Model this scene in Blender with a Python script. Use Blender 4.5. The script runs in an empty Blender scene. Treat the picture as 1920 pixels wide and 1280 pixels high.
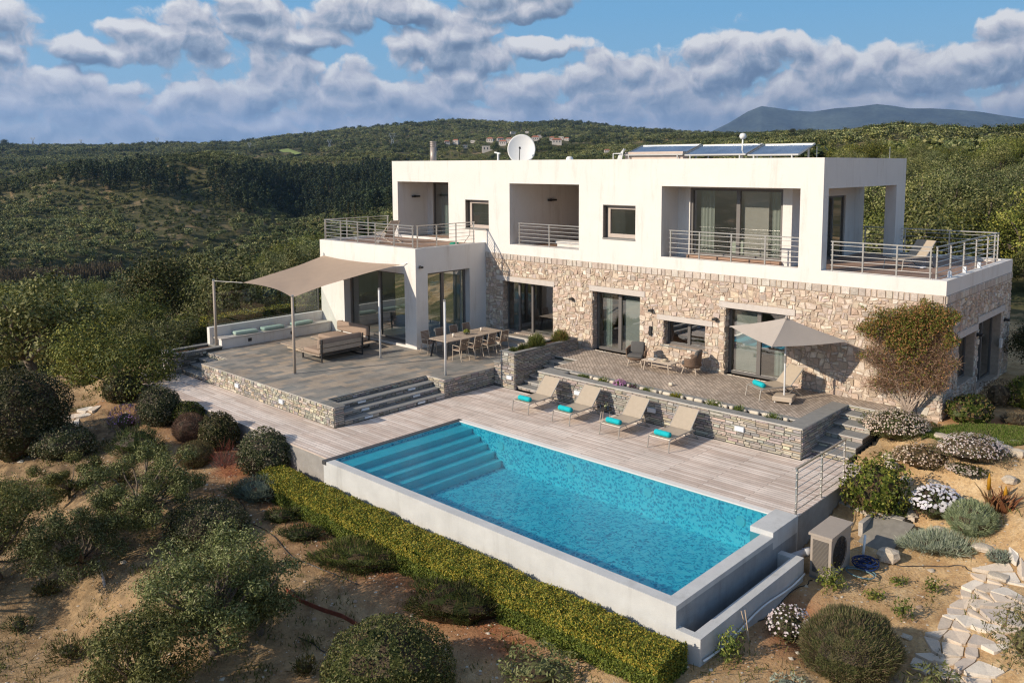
import bpy, math, random
import numpy as np
from mathutils import Vector, Matrix
random.seed(7); RNG = np.random.default_rng(7)
R = math.radians
scene = bpy.context.scene
col = scene.collection

# ------------------------------------------------------------------ camera
F_PX, YAW, PITCH, ROLL = 1567.9991, R(42.3737), R(6.0708), R(-0.1583)
CAM = np.array([20.36383, -13.21689, 8.49967]); SX, SY = 42.142, -163.4998
def cam_basis():
    cy, sy = math.cos(YAW), math.sin(YAW)
    f = np.array([-sy*math.cos(PITCH), cy*math.cos(PITCH), -math.sin(PITCH)])
    r = np.array([cy, sy, 0.]); u = np.cross(r, f)
    c, s = math.cos(ROLL), math.sin(ROLL)
    return np.array([c*r+s*u, -s*r+c*u, f])
MB = cam_basis()
cd = bpy.data.cameras.new('camera'); cam = bpy.data.objects.new('camera', cd); col.objects.link(cam)
cam.matrix_world = Matrix([[MB[0][i], MB[1][i], -MB[2][i], CAM[i]] for i in range(3)]+[[0,0,0,1]])
cd.sensor_width = 36.0; cd.sensor_fit = 'HORIZONTAL'; cd.lens = F_PX/1920*36
cd.shift_x = -SX/1920; cd.shift_y = SY/1920
cd.clip_start = 0.3; cd.clip_end = 60000
scene.camera = cam
def ray(px, py):
    return MB.T @ np.array([(px-960-SX)/F_PX, -(py-640-SY)/F_PX, 1.0])
def PX(px, py, ax='z', v=0.0):
    d = ray(px, py); i = 'xyz'.index(ax)
    return CAM + d*(v-CAM[i])/d[i]
def to_px(P):
    q = MB @ (np.asarray(P, float)-CAM)
    return 960+SX+F_PX*q[0]/q[2], 640+SY-F_PX*q[1]/q[2]
def depth(P): return float((MB @ (np.asarray(P, float)-CAM))[2])

# ------------------------------------------------------------------ light
L_DIR = np.array([0.398, 0.917, -0.50]); L_DIR /= np.linalg.norm(L_DIR)   # the way sunlight travels
ELEV = math.asin(-L_DIR[2])
sd = bpy.data.lights.new('sun', 'SUN'); sun = bpy.data.objects.new('sun', sd); col.objects.link(sun)
sd.energy = 5.0; sd.angle = R(0.55); sd.color = (1.0, 0.875, 0.71)
sun.rotation_euler = Vector((-L_DIR[0], -L_DIR[1], -L_DIR[2])).to_track_quat('Z', 'Y').to_euler()
sun.location = (0, -20, 40)
vs = scene.view_settings
vs.view_transform = 'Standard'; vs.look = 'None'; vs.gamma = 1; vs.use_curve_mapping = False; vs.exposure = 0.0
scene.cycles.max_bounces = 6; scene.cycles.diffuse_bounces = 2; scene.cycles.glossy_bounces = 3
scene.cycles.transparent_max_bounces = 12; scene.cycles.transmission_bounces = 4; scene.cycles.volume_bounces = 0
scene.cycles.caustics_reflective = False; scene.cycles.caustics_refractive = False
scene.cycles.use_denoising = True; scene.cycles.denoiser = 'OPENIMAGEDENOISE'; scene.cycles.denoising_prefilter = 'NONE'; scene.cycles.denoising_input_passes = 'RGB_ALBEDO_NORMAL'
scene.cycles.filter_width = 1.25

# ------------------------------------------------------------------ node helpers
class NT:
    def __init__(s, tree): s.t = tree; s.n = tree.nodes; s.l = tree.links
    def new(s, typ, ins=None, **kw):
        n = s.n.new(typ)
        for k, v in kw.items(): setattr(n, k, v)
        if ins:
            for k, v in ins.items(): s.put(n.inputs[k], v)
        return n
    def put(s, sock, v):
        if isinstance(v, bpy.types.NodeSocket): s.l.new(v, sock)
        elif isinstance(v, bpy.types.Node): s.l.new(v.outputs[0], sock)
        else: sock.default_value = v
    def math(s, op, a, b=0.0, c=None, clamp=False):
        n = s.new('ShaderNodeMath', operation=op, use_clamp=clamp); s.put(n.inputs[0], a); s.put(n.inputs[1], b)
        if c is not None: s.put(n.inputs[2], c)
        return n.outputs[0]
    def vmath(s, op, a, b=None):
        n = s.new('ShaderNodeVectorMath', operation=op); s.put(n.inputs[0], a)
        if b is not None: s.put(n.inputs[1], b)
        return n.outputs['Value'] if op in ('LENGTH', 'DOT_PRODUCT', 'DISTANCE') else n.outputs[0]
    def mix(s, f, a, b, blend='MIX'):
        n = s.new('ShaderNodeMix', data_type='RGBA', blend_type=blend)
        s.put(n.inputs[0], f); s.put(n.inputs[6], a); s.put(n.inputs[7], b)
        return n.outputs[2]
    def ramp(s, f, stops, interp='LINEAR'):
        n = s.new('ShaderNodeValToRGB'); s.put(n.inputs[0], f); cr = n.color_ramp; cr.interpolation = interp
        while len(cr.elements) < len(stops): cr.elements.new(0.5)
        for e, (p, c) in zip(cr.elements, stops):
            e.position = p; e.color = (c, c, c, 1) if not hasattr(c, '__len__') else (*c[:3], 1)
        return n.outputs[0]
    def maprange(s, v, a, b, c=0., d=1., smooth=False):
        n = s.new('ShaderNodeMapRange', interpolation_type='SMOOTHSTEP' if smooth else 'LINEAR')
        for i, x in enumerate((v, a, b, c, d)): s.put(n.inputs[i], x)
        return n.outputs[0]
    def noise(s, vec, scale, detail=4, rough=0.55, dist=0.0):
        return s.new('ShaderNodeTexNoise', {'Vector': vec, 'Scale': scale, 'Detail': detail, 'Roughness': rough, 'Distortion': dist})
    def comb(s, x, y, z):
        n = s.new('ShaderNodeCombineXYZ'); [s.put(n.inputs[i], v) for i, v in enumerate((x, y, z))]; return n.outputs[0]
    def sep(s, v):
        n = s.new('ShaderNodeSeparateXYZ'); s.put(n.inputs[0], v); return n.outputs

def c4(c): return (*c, 1.0)
_mats = {}
def mat(name, base=None, rough=0.7, var=0.12, vscale=3.0, fine=0.0, fscale=60.0, bump=0.0, bscale=80.0, metal=0.0,
        attr=False, spec=0.4, stain=0.0, stain_col=(0.3, 0.27, 0.22), trans=0.0, streak=False):
    """one procedural surface: base colour (or the mesh's own colour attribute) broken up by two scales of noise"""
    if name in _mats: return _mats[name]
    m = bpy.data.materials.new(name); m.use_nodes = True; T = NT(m.node_tree); T.n.clear()
    out = T.new('ShaderNodeOutputMaterial'); P = T.new('ShaderNodeBsdfPrincipled')
    tc = T.new('ShaderNodeTexCoord').outputs['Object']
    c = T.new('ShaderNodeAttribute', attribute_name='Col').outputs['Color'] if attr else c4(base)
    n1 = T.noise(tc, vscale, 5, 0.6)
    f1 = T.maprange(n1.outputs[0], 0.25, 0.75, 1-var, 1+var)
    c = T.mix(1.0, c, T.comb(f1, f1, f1), 'MULTIPLY')
    if fine:
        n2 = T.noise(tc, fscale, 3, 0.6); f2 = T.maprange(n2.outputs[0], 0.3, 0.7, 1-fine, 1+fine)
        c = T.mix(1.0, c, T.comb(f2, f2, f2), 'MULTIPLY')
    if stain:
        v = T.vmath('MULTIPLY', tc, (2.2, 2.2, 0.35)) if streak else tc
        n3 = T.noise(v, 0.9, 6, 0.7); f3 = T.maprange(n3.outputs[0], 0.5, 0.75, 0, stain, True)
        c = T.mix(f3, c, c4(stain_col))
    T.put(P.inputs['Base Color'], c); P.inputs['Roughness'].default_value = rough
    P.inputs['Metallic'].default_value = metal; P.inputs['Specular IOR Level'].default_value = spec
    if bump:
        nb = T.noise(tc, bscale, 4, 0.6)
        b = T.new('ShaderNodeBump', {'Height': nb.outputs[0], 'Strength': bump, 'Distance': 0.02}); T.put(P.inputs['Normal'], b)
    sh = P.outputs[0]
    if trans:
        tr = T.new('ShaderNodeBsdfTranslucent'); T.put(tr.inputs[0], c)
        mx = T.new('ShaderNodeMixShader', {0: trans}); T.put(mx.inputs[1], sh); T.put(mx.inputs[2], tr.outputs[0]); sh = mx.outputs[0]
    T.put(out.inputs[0], sh); _mats[name] = m
    return m

# ------------------------------------------------------------------ sky with clouds
world = bpy.data.worlds.new('World'); scene.world = world; world.use_nodes = True
W = NT(world.node_tree); W.n.clear()
wout = W.new('ShaderNodeOutputWorld')
sky = W.new('ShaderNodeTexSky', sky_type='NISHITA', sun_disc=False, sun_elevation=ELEV,
            sun_rotation=math.atan2(-L_DIR[0], -L_DIR[1]), air_density=1.2, dust_density=0.6, ozone_density=2.2)

d = W.new('ShaderNodeTexCoord').outputs['Generated']
dx, dy, dz = W.sep(d)
YC = YAW
# azimuth from the view axis (degrees, + right) and elevation (degrees): a fixed map of the sky dome
ax_ = W.math('ADD', W.math('MULTIPLY', dx, math.cos(YC)), W.math('MULTIPLY', dy, math.sin(YC)))
ay_ = W.math('ADD', W.math('MULTIPLY', dx, -math.sin(YC)), W.math('MULTIPLY', dy, math.cos(YC)))
az = W.math('MULTIPLY', W.math('ARCTAN2', ax_, ay_), 57.2958)
el = W.math('MULTIPLY', W.math('ARCSINE', dz), 57.2958)
P0 = W.comb(az, el, 0.0)
def px_az_el(px, py):
    r = ray(px, py); r = r/np.linalg.norm(r)
    a = math.degrees(math.atan2(r[0]*math.cos(YC)+r[1]*math.sin(YC), -r[0]*math.sin(YC)+r[1]*math.cos(YC)))
    return a, math.degrees(math.asin(r[2]))
# clear air: the Nishita sky, with the deep azure of clean winter air low down
azure = W.ramp(W.maprange(el, 0, 30, 0, 1), [(0.0, (0.50,0.66,0.78)), (0.12, (0.30,0.56,0.80)), (0.33, (0.17,0.45,0.76)), (1.0, (0.10,0.30,0.62))])
skyc = W.mix(W.maprange(el, 12, 26, 0.85, 0.0, True), W.vmath('MULTIPLY', sky.outputs[0], (0.125,0.125,0.125)), azure)
SKY_BG = W.new('ShaderNodeBackground', {0: skyc, 1: 1.0})
# cloud masses: centre, half width, half height in the photo's sky
BLOBS = [(170,95,75,22),(285,80,85,34),(420,55,120,55),(460,20,110,30),(720,25,140,36),(840,80,110,42),(960,5,130,30),(5,60,50,45),(60,165,110,36),
         (130,200,170,34),(330,195,120,44),(560,150,90,40),(640,170,100,50),(480,185,80,40),(580,75,55,22),(790,200,150,50),(870,120,110,52),
         (960,175,110,48),(1130,165,100,62),(1240,165,110,58),(1400,105,100,56),(1340,140,130,50),(1500,150,110,55),
         (1640,130,75,42),(1565,120,55,36),(1740,150,110,48),(1830,125,110,46),(1905,70,70,42),(1720,200,240,42),(1300,205,230,42),
         (1020,88,75,20),(470,235,330,26),(900,225,320,30),(1150,240,300,20)]
TX = lambda T, v, sc, det, ro=0.55: T.new('ShaderNodeTexNoise', {'Vector': v, 'Scale': sc, 'Detail': det, 'Roughness': ro}, noise_dimensions='2D')
warp = TX(W, P0, 0.42, 2).outputs[1]
P1 = W.vmath('ADD', P0, W.vmath('MULTIPLY', W.vmath('SUBTRACT', warp, (0.5,0.5,0.5)), (1.6,0.9,0)))
grp = bpy.data.node_groups.new('cloud_height', 'ShaderNodeTree')
grp.interface.new_socket('P', in_out='INPUT', socket_type='NodeSocketVector'); grp.interface.new_socket('H', in_out='OUTPUT', socket_type='NodeSocketFloat')
G_ = NT(grp); gi = G_.new('NodeGroupInput'); go = G_.new('NodeGroupOutput')
h = None
for (bx, by, rx, ry) in BLOBS:
    a, e = px_az_el(bx, by); s_ = 57.2958/F_PX*1.02
    q = G_.new('ShaderNodeVectorMath', operation='MULTIPLY_ADD')
    G_.put(q.inputs[0], gi.outputs[0]); G_.put(q.inputs[1], (1/(rx*s_), 1/(ry*s_), 0)); G_.put(q.inputs[2], (-a/(rx*s_), -e/(ry*s_), 0))
    v = G_.vmath('DOT_PRODUCT', q.outputs[0], q.outputs[0])
    h = v if h is None else G_.math('SMOOTH_MIN', h, v, 0.5)
h = G_.math('SUBTRACT', 1.0, h)
paz, pel, _z = G_.sep(gi.outputs[0])
nf = TX(G_, gi.outputs[0], 0.09, 2).outputs[0]
outm = G_.maprange(G_.math('MAXIMUM', G_.math('SUBTRACT', G_.math('ABSOLUTE', paz), 33.0), G_.math('SUBTRACT', pel, 12.0)), 0, 3, 0, 1, True)
rest = G_.math('SUBTRACT', G_.math('MULTIPLY', nf, 5.0), 3.2)
h = G_.math('ADD', G_.math('MULTIPLY', h, G_.math('SUBTRACT', 1.0, outm)), G_.math('MULTIPLY', rest, outm))
n1 = TX(G_, gi.outputs[0], 0.55, 6, 0.58).outputs[0]
vor = G_.new('ShaderNodeTexVoronoi', {'Vector': gi.outputs[0], 'Scale': 0.55}, feature='F1', voronoi_dimensions='2D')
h = G_.math('MULTIPLY_ADD', G_.math('SUBTRACT', n1, 0.5), 2.3, h)
h = G_.math('MULTIPLY_ADD', G_.math('SUBTRACT', 0.45, vor.outputs[0]), 0.6, h)
vo2 = G_.new('ShaderNodeTexVoronoi', {'Vector': G_.vmath('MULTIPLY', gi.outputs[0], (0.7,1.6,1)), 'Scale': 0.42}, feature='F1', voronoi_dimensions='2D')
h = G_.math('MULTIPLY_ADD', G_.math('SUBTRACT', 0.30, G_.math('MULTIPLY', vo2.outputs[0], vo2.outputs[0])), 1.6, h)
G_.put(go.inputs[0], G_.math('MINIMUM', h, 2.2))
def field(off):
    g = W.new('ShaderNodeGroup'); g.node_tree = grp
    W.put(g.inputs[0], W.vmath('ADD', P1, off) if off else P1); return g.outputs[0]
h0 = field(None); h1 = field((-0.2, 0.62, 0))
bank = W.maprange(el, 1.6, 5.6, 0.97, 0.0, True)
cover = W.math('MAXIMUM', W.maprange(h0, -0.22, 0.45, 0, 1, True), bank)
lit = W.math('MULTIPLY', W.math('SUBTRACT', h0, h1), 0.48)
lit = W.math('MULTIPLY', lit, W.maprange(el, 0.5, 6.5, 0.35, 1.0))
lit = W.math('ADD', lit, W.maprange(h0, 0.0, 1.8, 0.66, 0.40))
lit = W.math('ADD', lit, W.math('ADD', W.maprange(el, 0.5, 6.0, 0.05, 0.02), W.maprange(el, 8.5, 11.5, 0.0, -0.16)))
ccol = W.ramp(lit, [(0.0, (0.12,0.18,0.29)), (0.25, (0.19,0.26,0.38)), (0.48, (0.36,0.43,0.54)), (0.70, (0.62,0.63,0.70)), (1.0, (0.93,0.92,0.92))])
CL_BG = W.new('ShaderNodeBackground', {0: ccol, 1: 0.95})
mixs = W.new('ShaderNodeMixShader', {0: cover}); W.put(mixs.inputs[1], SKY_BG.outputs[0]); W.put(mixs.inputs[2], CL_BG.outputs[0])
W.put(wout.inputs[0], mixs.outputs[0])
world.cycles.sampling_method = 'NONE'

# ------------------------------------------------------------------ mesh helpers
class Geo:
    def __init__(s): s.v = []; s.f = []; s.m = []; s.c = []; s.o = np.zeros(3)
    def verts(s, pts):
        n = len(s.v); s.v.extend([tuple(map(float, p)) for p in pts]); return n
    def face(s, idx, m=0, c=(1,1,1)): s.f.append(tuple(idx)); s.m.append(m); s.c.append(c)
    def poly(s, pts, m=0, c=(1,1,1)): n = s.verts(pts); s.face(range(n, n+len(pts)), m, c)
    def box(s, x0, x1, y0, y1, z0, z1, m=0, c=(1,1,1), M=None, top=None):
        P = [(x0,y0,z0),(x1,y0,z0),(x1,y1,z0),(x0,y1,z0),(x0,y0,z1),(x1,y0,z1),(x1,y1,z1),(x0,y1,z1)]
        if M is not None: P = [tuple(M @ Vector(p)) for p in P]
        n = s.verts(P)
        for q in ((0,3,2,1),(0,1,5,4),(1,2,6,5),(2,3,7,6),(3,0,4,7)): s.face([n+i for i in q], m, c)
        s.face([n+4,n+5,n+6,n+7], m if top is None else top, c)
    def rbox(s, cx, cy, cz, w, d_, h, r=0.03, m=0, c=(1,1,1), M=None, seg=3):
        """a box with rounded edges, soft like a cushion when r is large"""
        a, b, e = w/2, d_/2, h/2; r = min(r, a, b, e); N = seg
        pts = {}; n0 = len(s.v)
        def vert(p):
            k = tuple(round(x, 5) for x in p)
            if k not in pts:
                q = Vector(p); core = Vector((max(-a+r, min(a-r, q.x)), max(-b+r, min(b-r, q.y)), max(-e+r, min(e-r, q.z))))
                dd = q-core
                if dd.length > 1e-9: q = core+dd.normalized()*r
                q = q+Vector((cx, cy, cz))
                if M is not None: q = M @ q
                pts[k] = len(s.v); s.v.append(tuple(q))
            return pts[k]
        def cuts(A): 
            o = [-A + r*(i/N) for i in range(N+1)]; return o + [x for x in [A - r*(1-i/N) for i in range(N+1)] if x > o[-1]+1e-6]
        X, Y, Z = cuts(a), cuts(b), cuts(e)
        for A, B, ax in ((X,Y,2),(X,Z,1),(Y,Z,0)):
            for sgn in (-1, 1):
                for i in range(len(A)-1):
                    for j in range(len(B)-1):
                        q = []
                        for (u, v) in ((A[i],B[j]),(A[i+1],B[j]),(A[i+1],B[j+1]),(A[i],B[j+1])):
                            q.append(vert((u,v,sgn*e) if ax == 2 else ((u,sgn*b,v) if ax == 1 else (sgn*a,u,v))))
                        fl = (sgn > 0) if ax != 1 else (sgn < 0)
                        if not fl: q.reverse()
                        s.face(q, m, c)
    def tube(s, pts, r, n=8, m=0, c=(1,1,1), caps=True):
        """a round bar through points; r is one radius or one per point"""
        P = [Vector(p) for p in pts]; rr = r if hasattr(r, '__len__') else [r]*len(P); base = []
        up0 = None
        for i, p in enumerate(P):
            t = (P[min(i+1, len(P)-1)]-P[max(i-1, 0)]).normalized()
            if up0 is None:
                up0 = Vector((0,0,1)) if abs(t.z) < 0.9 else Vector((1,0,0))
            a = t.cross(up0)
            if a.length < 1e-4: a = t.orthogonal()
            a.normalize(); b = a.cross(t).normalized(); up0 = b
            base.append(s.verts([p+(a*math.cos(2*math.pi*k/n)+b*math.sin(2*math.pi*k/n))*rr[i] for k in range(n)]))
        for i in range(len(P)-1):
            for k in range(n):
                k2 = (k+1) % n; s.face((base[i]+k, base[i]+k2, base[i+1]+k2, base[i+1]+k), m, c)
        if caps:
            s.face([base[0]+k for k in range(n)][::-1], m, c); s.face([base[-1]+k for k in range(n)], m, c)
    def bar(s, p, q, w, h=None, m=0, c=(1,1,1)):
        """a square bar from p to q"""
        p = Vector(p); q = Vector(q); t = (q-p).normalized(); h = h or w
        a = t.cross(Vector((0,0,1))); a = a.normalized() if a.length > 1e-3 else Vector((1,0,0)); b = a.cross(t).normalized()
        n = s.verts([e+a*(i*w/2)+b*(j*h/2) for e in (p, q) for (i, j) in ((-1,-1),(1,-1),(1,1),(-1,1))])
        for k in range(4): k2 = (k+1) % 4; s.face((n+k, n+k2, n+4+k2, n+4+k), m, c)
        s.face((n+3,n+2,n+1,n), m, c); s.face((n+4,n+5,n+6,n+7), m, c)
    def lathe(s, prof, n=20, m=0, c=(1,1,1), o=(0,0,0)):
        rings = [s.verts([(o[0]+r*math.cos(2*math.pi*k/n), o[1]+r*math.sin(2*math.pi*k/n), o[2]+z) for k in range(n)]) for r, z in prof]
        for a, b in zip(rings, rings[1:]):
            for k in range(n): k2 = (k+1) % n; s.face((a+k, a+k2, b+k2, b+k), m, c)
        s.face([rings[0]+k for k in range(n)][::-1], m, c); s.face([rings[-1]+k for k in range(n)], m, c)
    def csg(s, ops, top=None):
        """rectilinear solid from + and - boxes (sign, x0,x1,y0,y1,z0,z1, mat); only its outer skin is kept"""
        cuts = [sorted({round(o[i], 4) for o in ops for i in (a, a+1)}) for a in (1, 3, 5)]
        X, Y, Z = cuts; nx, ny, nz = len(X)-1, len(Y)-1, len(Z)-1
        A = np.full((nx+2, ny+2, nz+2), -1, int)
        for o in ops:
            ix = [X.index(round(o[1],4))+1, X.index(round(o[2],4))+1]; iy = [Y.index(round(o[3],4))+1, Y.index(round(o[4],4))+1]; iz = [Z.index(round(o[5],4))+1, Z.index(round(o[6],4))+1]
            A[ix[0]:ix[1], iy[0]:iy[1], iz[0]:iz[1]] = (o[7] if len(o) > 7 else 0) if o[0] > 0 else -1
        vid = {}
        def V(i, j, k):
            if (i,j,k) not in vid: vid[(i,j,k)] = len(s.v); s.v.append((X[i], Y[j], Z[k]))
            return vid[(i,j,k)]
        for i in range(nx):
            for j in range(ny):
                for k in range(nz):
                    a = A[i+1,j+1,k+1]
                    if a < 0: continue
                    if A[i,j+1,k+1] < 0: s.face((V(i,j,k),V(i,j,k+1),V(i,j+1,k+1),V(i,j+1,k)), a)
                    if A[i+2,j+1,k+1] < 0: s.face((V(i+1,j,k),V(i+1,j+1,k),V(i+1,j+1,k+1),V(i+1,j,k+1)), a)
                    if A[i+1,j,k+1] < 0: s.face((V(i,j,k),V(i+1,j,k),V(i+1,j,k+1),V(i,j,k+1)), a)
                    if A[i+1,j+2,k+1] < 0: s.face((V(i,j+1,k),V(i,j+1,k+1),V(i+1,j+1,k+1),V(i+1,j+1,k)), a)
                    if A[i+1,j+1,k] < 0: s.face((V(i,j,k),V(i,j+1,k),V(i+1,j+1,k),V(i+1,j,k)), a)
                    if A[i+1,j+1,k+2] < 0: s.face((V(i,j,k+1),V(i+1,j,k+1),V(i+1,j+1,k+1),V(i,j+1,k+1)), a if top is None else top)
    def build(s, name, mats, parent=None, smooth=False, at=None):
        me = bpy.data.meshes.new(name)
        o3 = np.array(parent.matrix_world.translation) if (parent is not None and at is None) else (np.array(at, float) if at is not None else np.zeros(3))
        if parent is not None and at is None:
            o3 = np.zeros(3); q = parent
            while q is not None: o3 = o3+np.array(q.location); q = q.parent
        me.from_pydata([tuple(np.array(v)-o3) for v in s.v], [], s.f)
        for m in (mats if isinstance(mats, (list, tuple)) else [mats]): me.materials.append(m)
        me.polygons.foreach_set('material_index', s.m)
        ca = me.attributes.new('Col', 'FLOAT_COLOR', 'FACE')
        ca.data.foreach_set('color', np.array([(*c[:3], 1.0) for c in s.c], np.float32).ravel())
        if smooth: me.polygons.foreach_set('use_smooth', [True]*len(s.f))
        me.update(); ob = bpy.data.objects.new(name, me); col.objects.link(ob)
        if parent is not None: ob.parent = parent
        elif at is not None: ob.location = at
        return ob

def tag(o, label=None, cat=None, group=None, kind=None):
    if label: o['label'] = label
    if cat: o['category'] = cat
    if group: o['group'] = group
    if kind: o['kind'] = kind
    return o
def thing(name, loc, label, cat, group=None, rz=0.0):
    o = bpy.data.objects.new(name, None); col.objects.link(o); o.location = tuple(map(float, loc)); o.rotation_euler = (0,0,rz)
    o.empty_display_size = 0.2
    return tag(o, label, cat, group)
def dup(root, loc, rz=None, label=None, scale=None):
    """copy a thing with its parts and sub-parts"""
    def rec(o, parent):
        c = o.copy(); col.objects.link(c)
        if parent is not None: c.parent = parent
        for ch in list(o.children): rec(ch, c)
        return c
    c = rec(root, None); c.location = tuple(map(float, loc))
    if rz is not None: c.rotation_euler = (0,0,rz)
    if scale is not None: c.scale = scale if hasattr(scale, '__len__') else (scale,)*3
    if label: c['label'] = label
    return c
# ------------------------------------------------------------------ surfaces
def brickmat(name, c1, c2, mortar, scale, bw, bh, msize, rough=0.8, off=0.5, rot=0.0, grain=False, stain=0.25, contrast=0.25, bump=0.4, third=None):
    m = bpy.data.materials.new(name); m.use_nodes = True; T = NT(m.node_tree); T.n.clear()
    out = T.new('ShaderNodeOutputMaterial'); P = T.new('ShaderNodeBsdfPrincipled')
    tc = T.new('ShaderNodeTexCoord').outputs['Object']
    mp = T.new('ShaderNodeMapping', {0: tc}); mp.inputs['Rotation'].default_value = (0,0,rot)
    wob = T.vmath('MULTIPLY', T.vmath('SUBTRACT', T.noise(tc, 3.0, 2).outputs[1], (0.5,0.5,0.5)), (0.02,0.02,0))
    v = T.vmath('ADD', mp.outputs[0], wob if not grain else (0,0,0))
    b = T.new('ShaderNodeTexBrick', {'Vector': v, 'Color1': (0,0,0,1), 'Color2': (1,1,1,1), 'Mortar': (0.5,0.5,0.5,1), 'Scale': scale, 'Mortar Size': msize, 'Mortar Smooth': 0.2, 'Brick Width': bw, 'Row Height': bh}, offset=off)
    g = T.maprange(b.outputs[0], 0, 1, 0, 1)
    # a second, coarser brick field keyed to the same cells breaks the two-colour pattern
    st = [(0.0, c1), (1.0, c2)] if third is None else [(0.0, c1), (0.5, third), (1.0, c2)]
    c = T.ramp(g, st)
    n1 = T.noise(tc, 0.7, 6, 0.65)
    f = T.maprange(n1.outputs[0], 0.3, 0.7, 1-contrast, 1+contrast)
    c = T.mix(1.0, c, T.comb(f, f, f), 'MULTIPLY')
    sc = (1.2, 60, 1) if grain else (40, 40, 40)
    n2 = T.noise(T.vmath('MULTIPLY', mp.outputs[0], sc), 1.0, 4, 0.65)
    f2 = T.maprange(n2.outputs[0], 0.3, 0.7, 0.84, 1.14)
    c = T.mix(1.0, c, T.comb(f2, f2, f2), 'MULTIPLY')
    c = T.mix(b.outputs[1], c, c4(mortar))
    if stain:
        n3 = T.noise(tc, 1.7, 7, 0.7); c = T.mix(T.maprange(n3.outputs[0], 0.52, 0.75, 0, stain, True), c, c4(tuple(x*0.55 for x in c1)))
    T.put(P.inputs['Base Color'], c); P.inputs['Roughness'].default_value = rough; P.inputs['Specular IOR Level'].default_value = 0.3
    hh = T.math('SUBTRACT', T.math('MULTIPLY', n2.outputs[0], 0.35), b.outputs[1])
    bp = T.new('ShaderNodeBump', {'Height': hh, 'Strength': bump, 'Distance': 0.01}); T.put(P.inputs['Normal'], bp)
    T.put(out.inputs[0], P.outputs[0]); return m

M_WHITE = mat('white_render', (0.80,0.76,0.715), 0.85, 0.035, 1.2, 0.03, 50, 0.25, 90, stain=0.42, stain_col=(0.50,0.42,0.34), streak=True)
M_STONE = mat('rubble_stone', None, 0.9, 0.20, 9.0, 0.2, 50, 0.8, 45, attr=True)
M_MORTAR = mat('stone_mortar', (0.46,0.365,0.285), 0.95, 0.2, 10, 0.1, 60, 0.5, 60)
M_SLATE = mat('stacked_slate', None, 0.85, 0.18, 12, 0.16, 90, 0.7, 70, attr=True)
M_SLATEM = mat('slate_joint', (0.10,0.095,0.08), 0.95, 0.2, 10)
M_COPE = mat('slate_coping', (0.27,0.265,0.25), 0.75, 0.12, 5, 0.08, 60, 0.3, 60)
M_EDGE = mat('sawn_slate_edge', (0.52,0.49,0.45), 0.75, 0.1, 8)
M_LINT = mat('limestone_lintel', (0.60,0.54,0.49), 0.85, 0.08, 4, 0.08, 60, 0.4, 50)
M_CONC = mat('pool_concrete', (0.58,0.58,0.57), 0.8, 0.10, 2.2, 0.06, 60, 0.3, 50, stain=0.45, stain_col=(0.35,0.34,0.32), streak=True)
M_CONCD = mat('wet_concrete', (0.30,0.32,0.34), 0.6, 0.18, 3, 0.08, 40, 0.3, 50, stain=0.5, stain_col=(0.15,0.14,0.13), streak=True)
M_FRAME = mat('bronze_frame', (0.19,0.175,0.165), 0.45, 0.04, 4, metal=0.3)
M_FRAMEL = mat('window_wood', (0.55,0.46,0.40), 0.6, 0.08, 4)
M_STEEL = mat('brushed_steel', (0.55,0.53,0.50), 0.38, 0.05, 8, metal=0.85)
M_DARK = mat('dark_interior', (0.10,0.085,0.07), 0.8, 0.1, 2)
M_INWALL = mat('inner_wall', (0.42,0.38,0.33), 0.85, 0.05, 2)
M_CURT = mat('curtain', (0.62,0.68,0.62), 0.9, 0.08, 6, trans=0.3)
M_LAMP = mat('step_light_cover', (0.75,0.78,0.82), 0.4, 0.04, 5)
M_BLACK = mat('black_metal', (0.03,0.03,0.032), 0.5, 0.1, 5)
M_DECKUP = brickmat('terrace_boards', (0.32,0.20,0.14), (0.42,0.28,0.20), (0.09,0.06,0.045), 1, 2.2, 0.12, 0.006, 0.7, grain=True, stain=0.1)
M_DECK = brickmat('bleached_boards', (0.63,0.50,0.42), (0.84,0.73,0.645), (0.22,0.17,0.14), 1, 2.6, 0.125, 0.007, 0.8, grain=True, stain=0.32, contrast=0.2, third=(0.75,0.63,0.545))
M_FLAG = brickmat('slate_flags', (0.20,0.20,0.185), (0.44,0.35,0.26), (0.33,0.28,0.23), 1, 0.58, 0.32, 0.006, 0.75, rot=R(90), stain=0.2, third=(0.30,0.275,0.24), contrast=0.30)
M_COBB = brickmat('patio_setts', (0.36,0.29,0.23), (0.56,0.46,0.37), (0.20,0.155,0.12), 1, 0.24, 0.115, 0.010, 0.8, rot=R(45), stain=0.25, third=(0.46,0.38,0.31))

def glassmat(name, tint=(0.55,0.62,0.60), refl=0.30):
    m = bpy.data.materials.new(name); m.use_nodes = True; T = NT(m.node_tree); T.n.clear()
    out = T.new('ShaderNodeOutputMaterial')
    tr = T.new('ShaderNodeBsdfTransparent', {0: c4(tint)}); gl = T.new('ShaderNodeBsdfGlossy', {0: (1,1,1,1), 'Roughness': 0.01})
    fr = T.new('ShaderNodeFresnel', {0: 1.5}); f = T.math('ADD', T.math('MULTIPLY', fr.outputs[0], 1.0-refl), refl, clamp=True)
    tc = T.new('ShaderNodeTexCoord').outputs['Object']
    nb = T.noise(tc, 0.7, 2, 0.4); b = T.new('ShaderNodeBump', {'Height': nb.outputs[0], 'Strength': 0.03, 'Distance': 0.1}); T.put(gl.inputs['Normal'], b)
    mx = T.new('ShaderNodeMixShader', {0: f}); T.put(mx.inputs[1], tr.outputs[0]); T.put(mx.inputs[2], gl.outputs[0]); T.put(out.inputs[0], mx.outputs[0])
    return m
M_GLASS = glassmat('window_glass', (0.72,0.80,0.80), 0.26)
M_GLASSU = glassmat('reflecting_glass', (0.88,0.90,0.88), 0.28)
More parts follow.
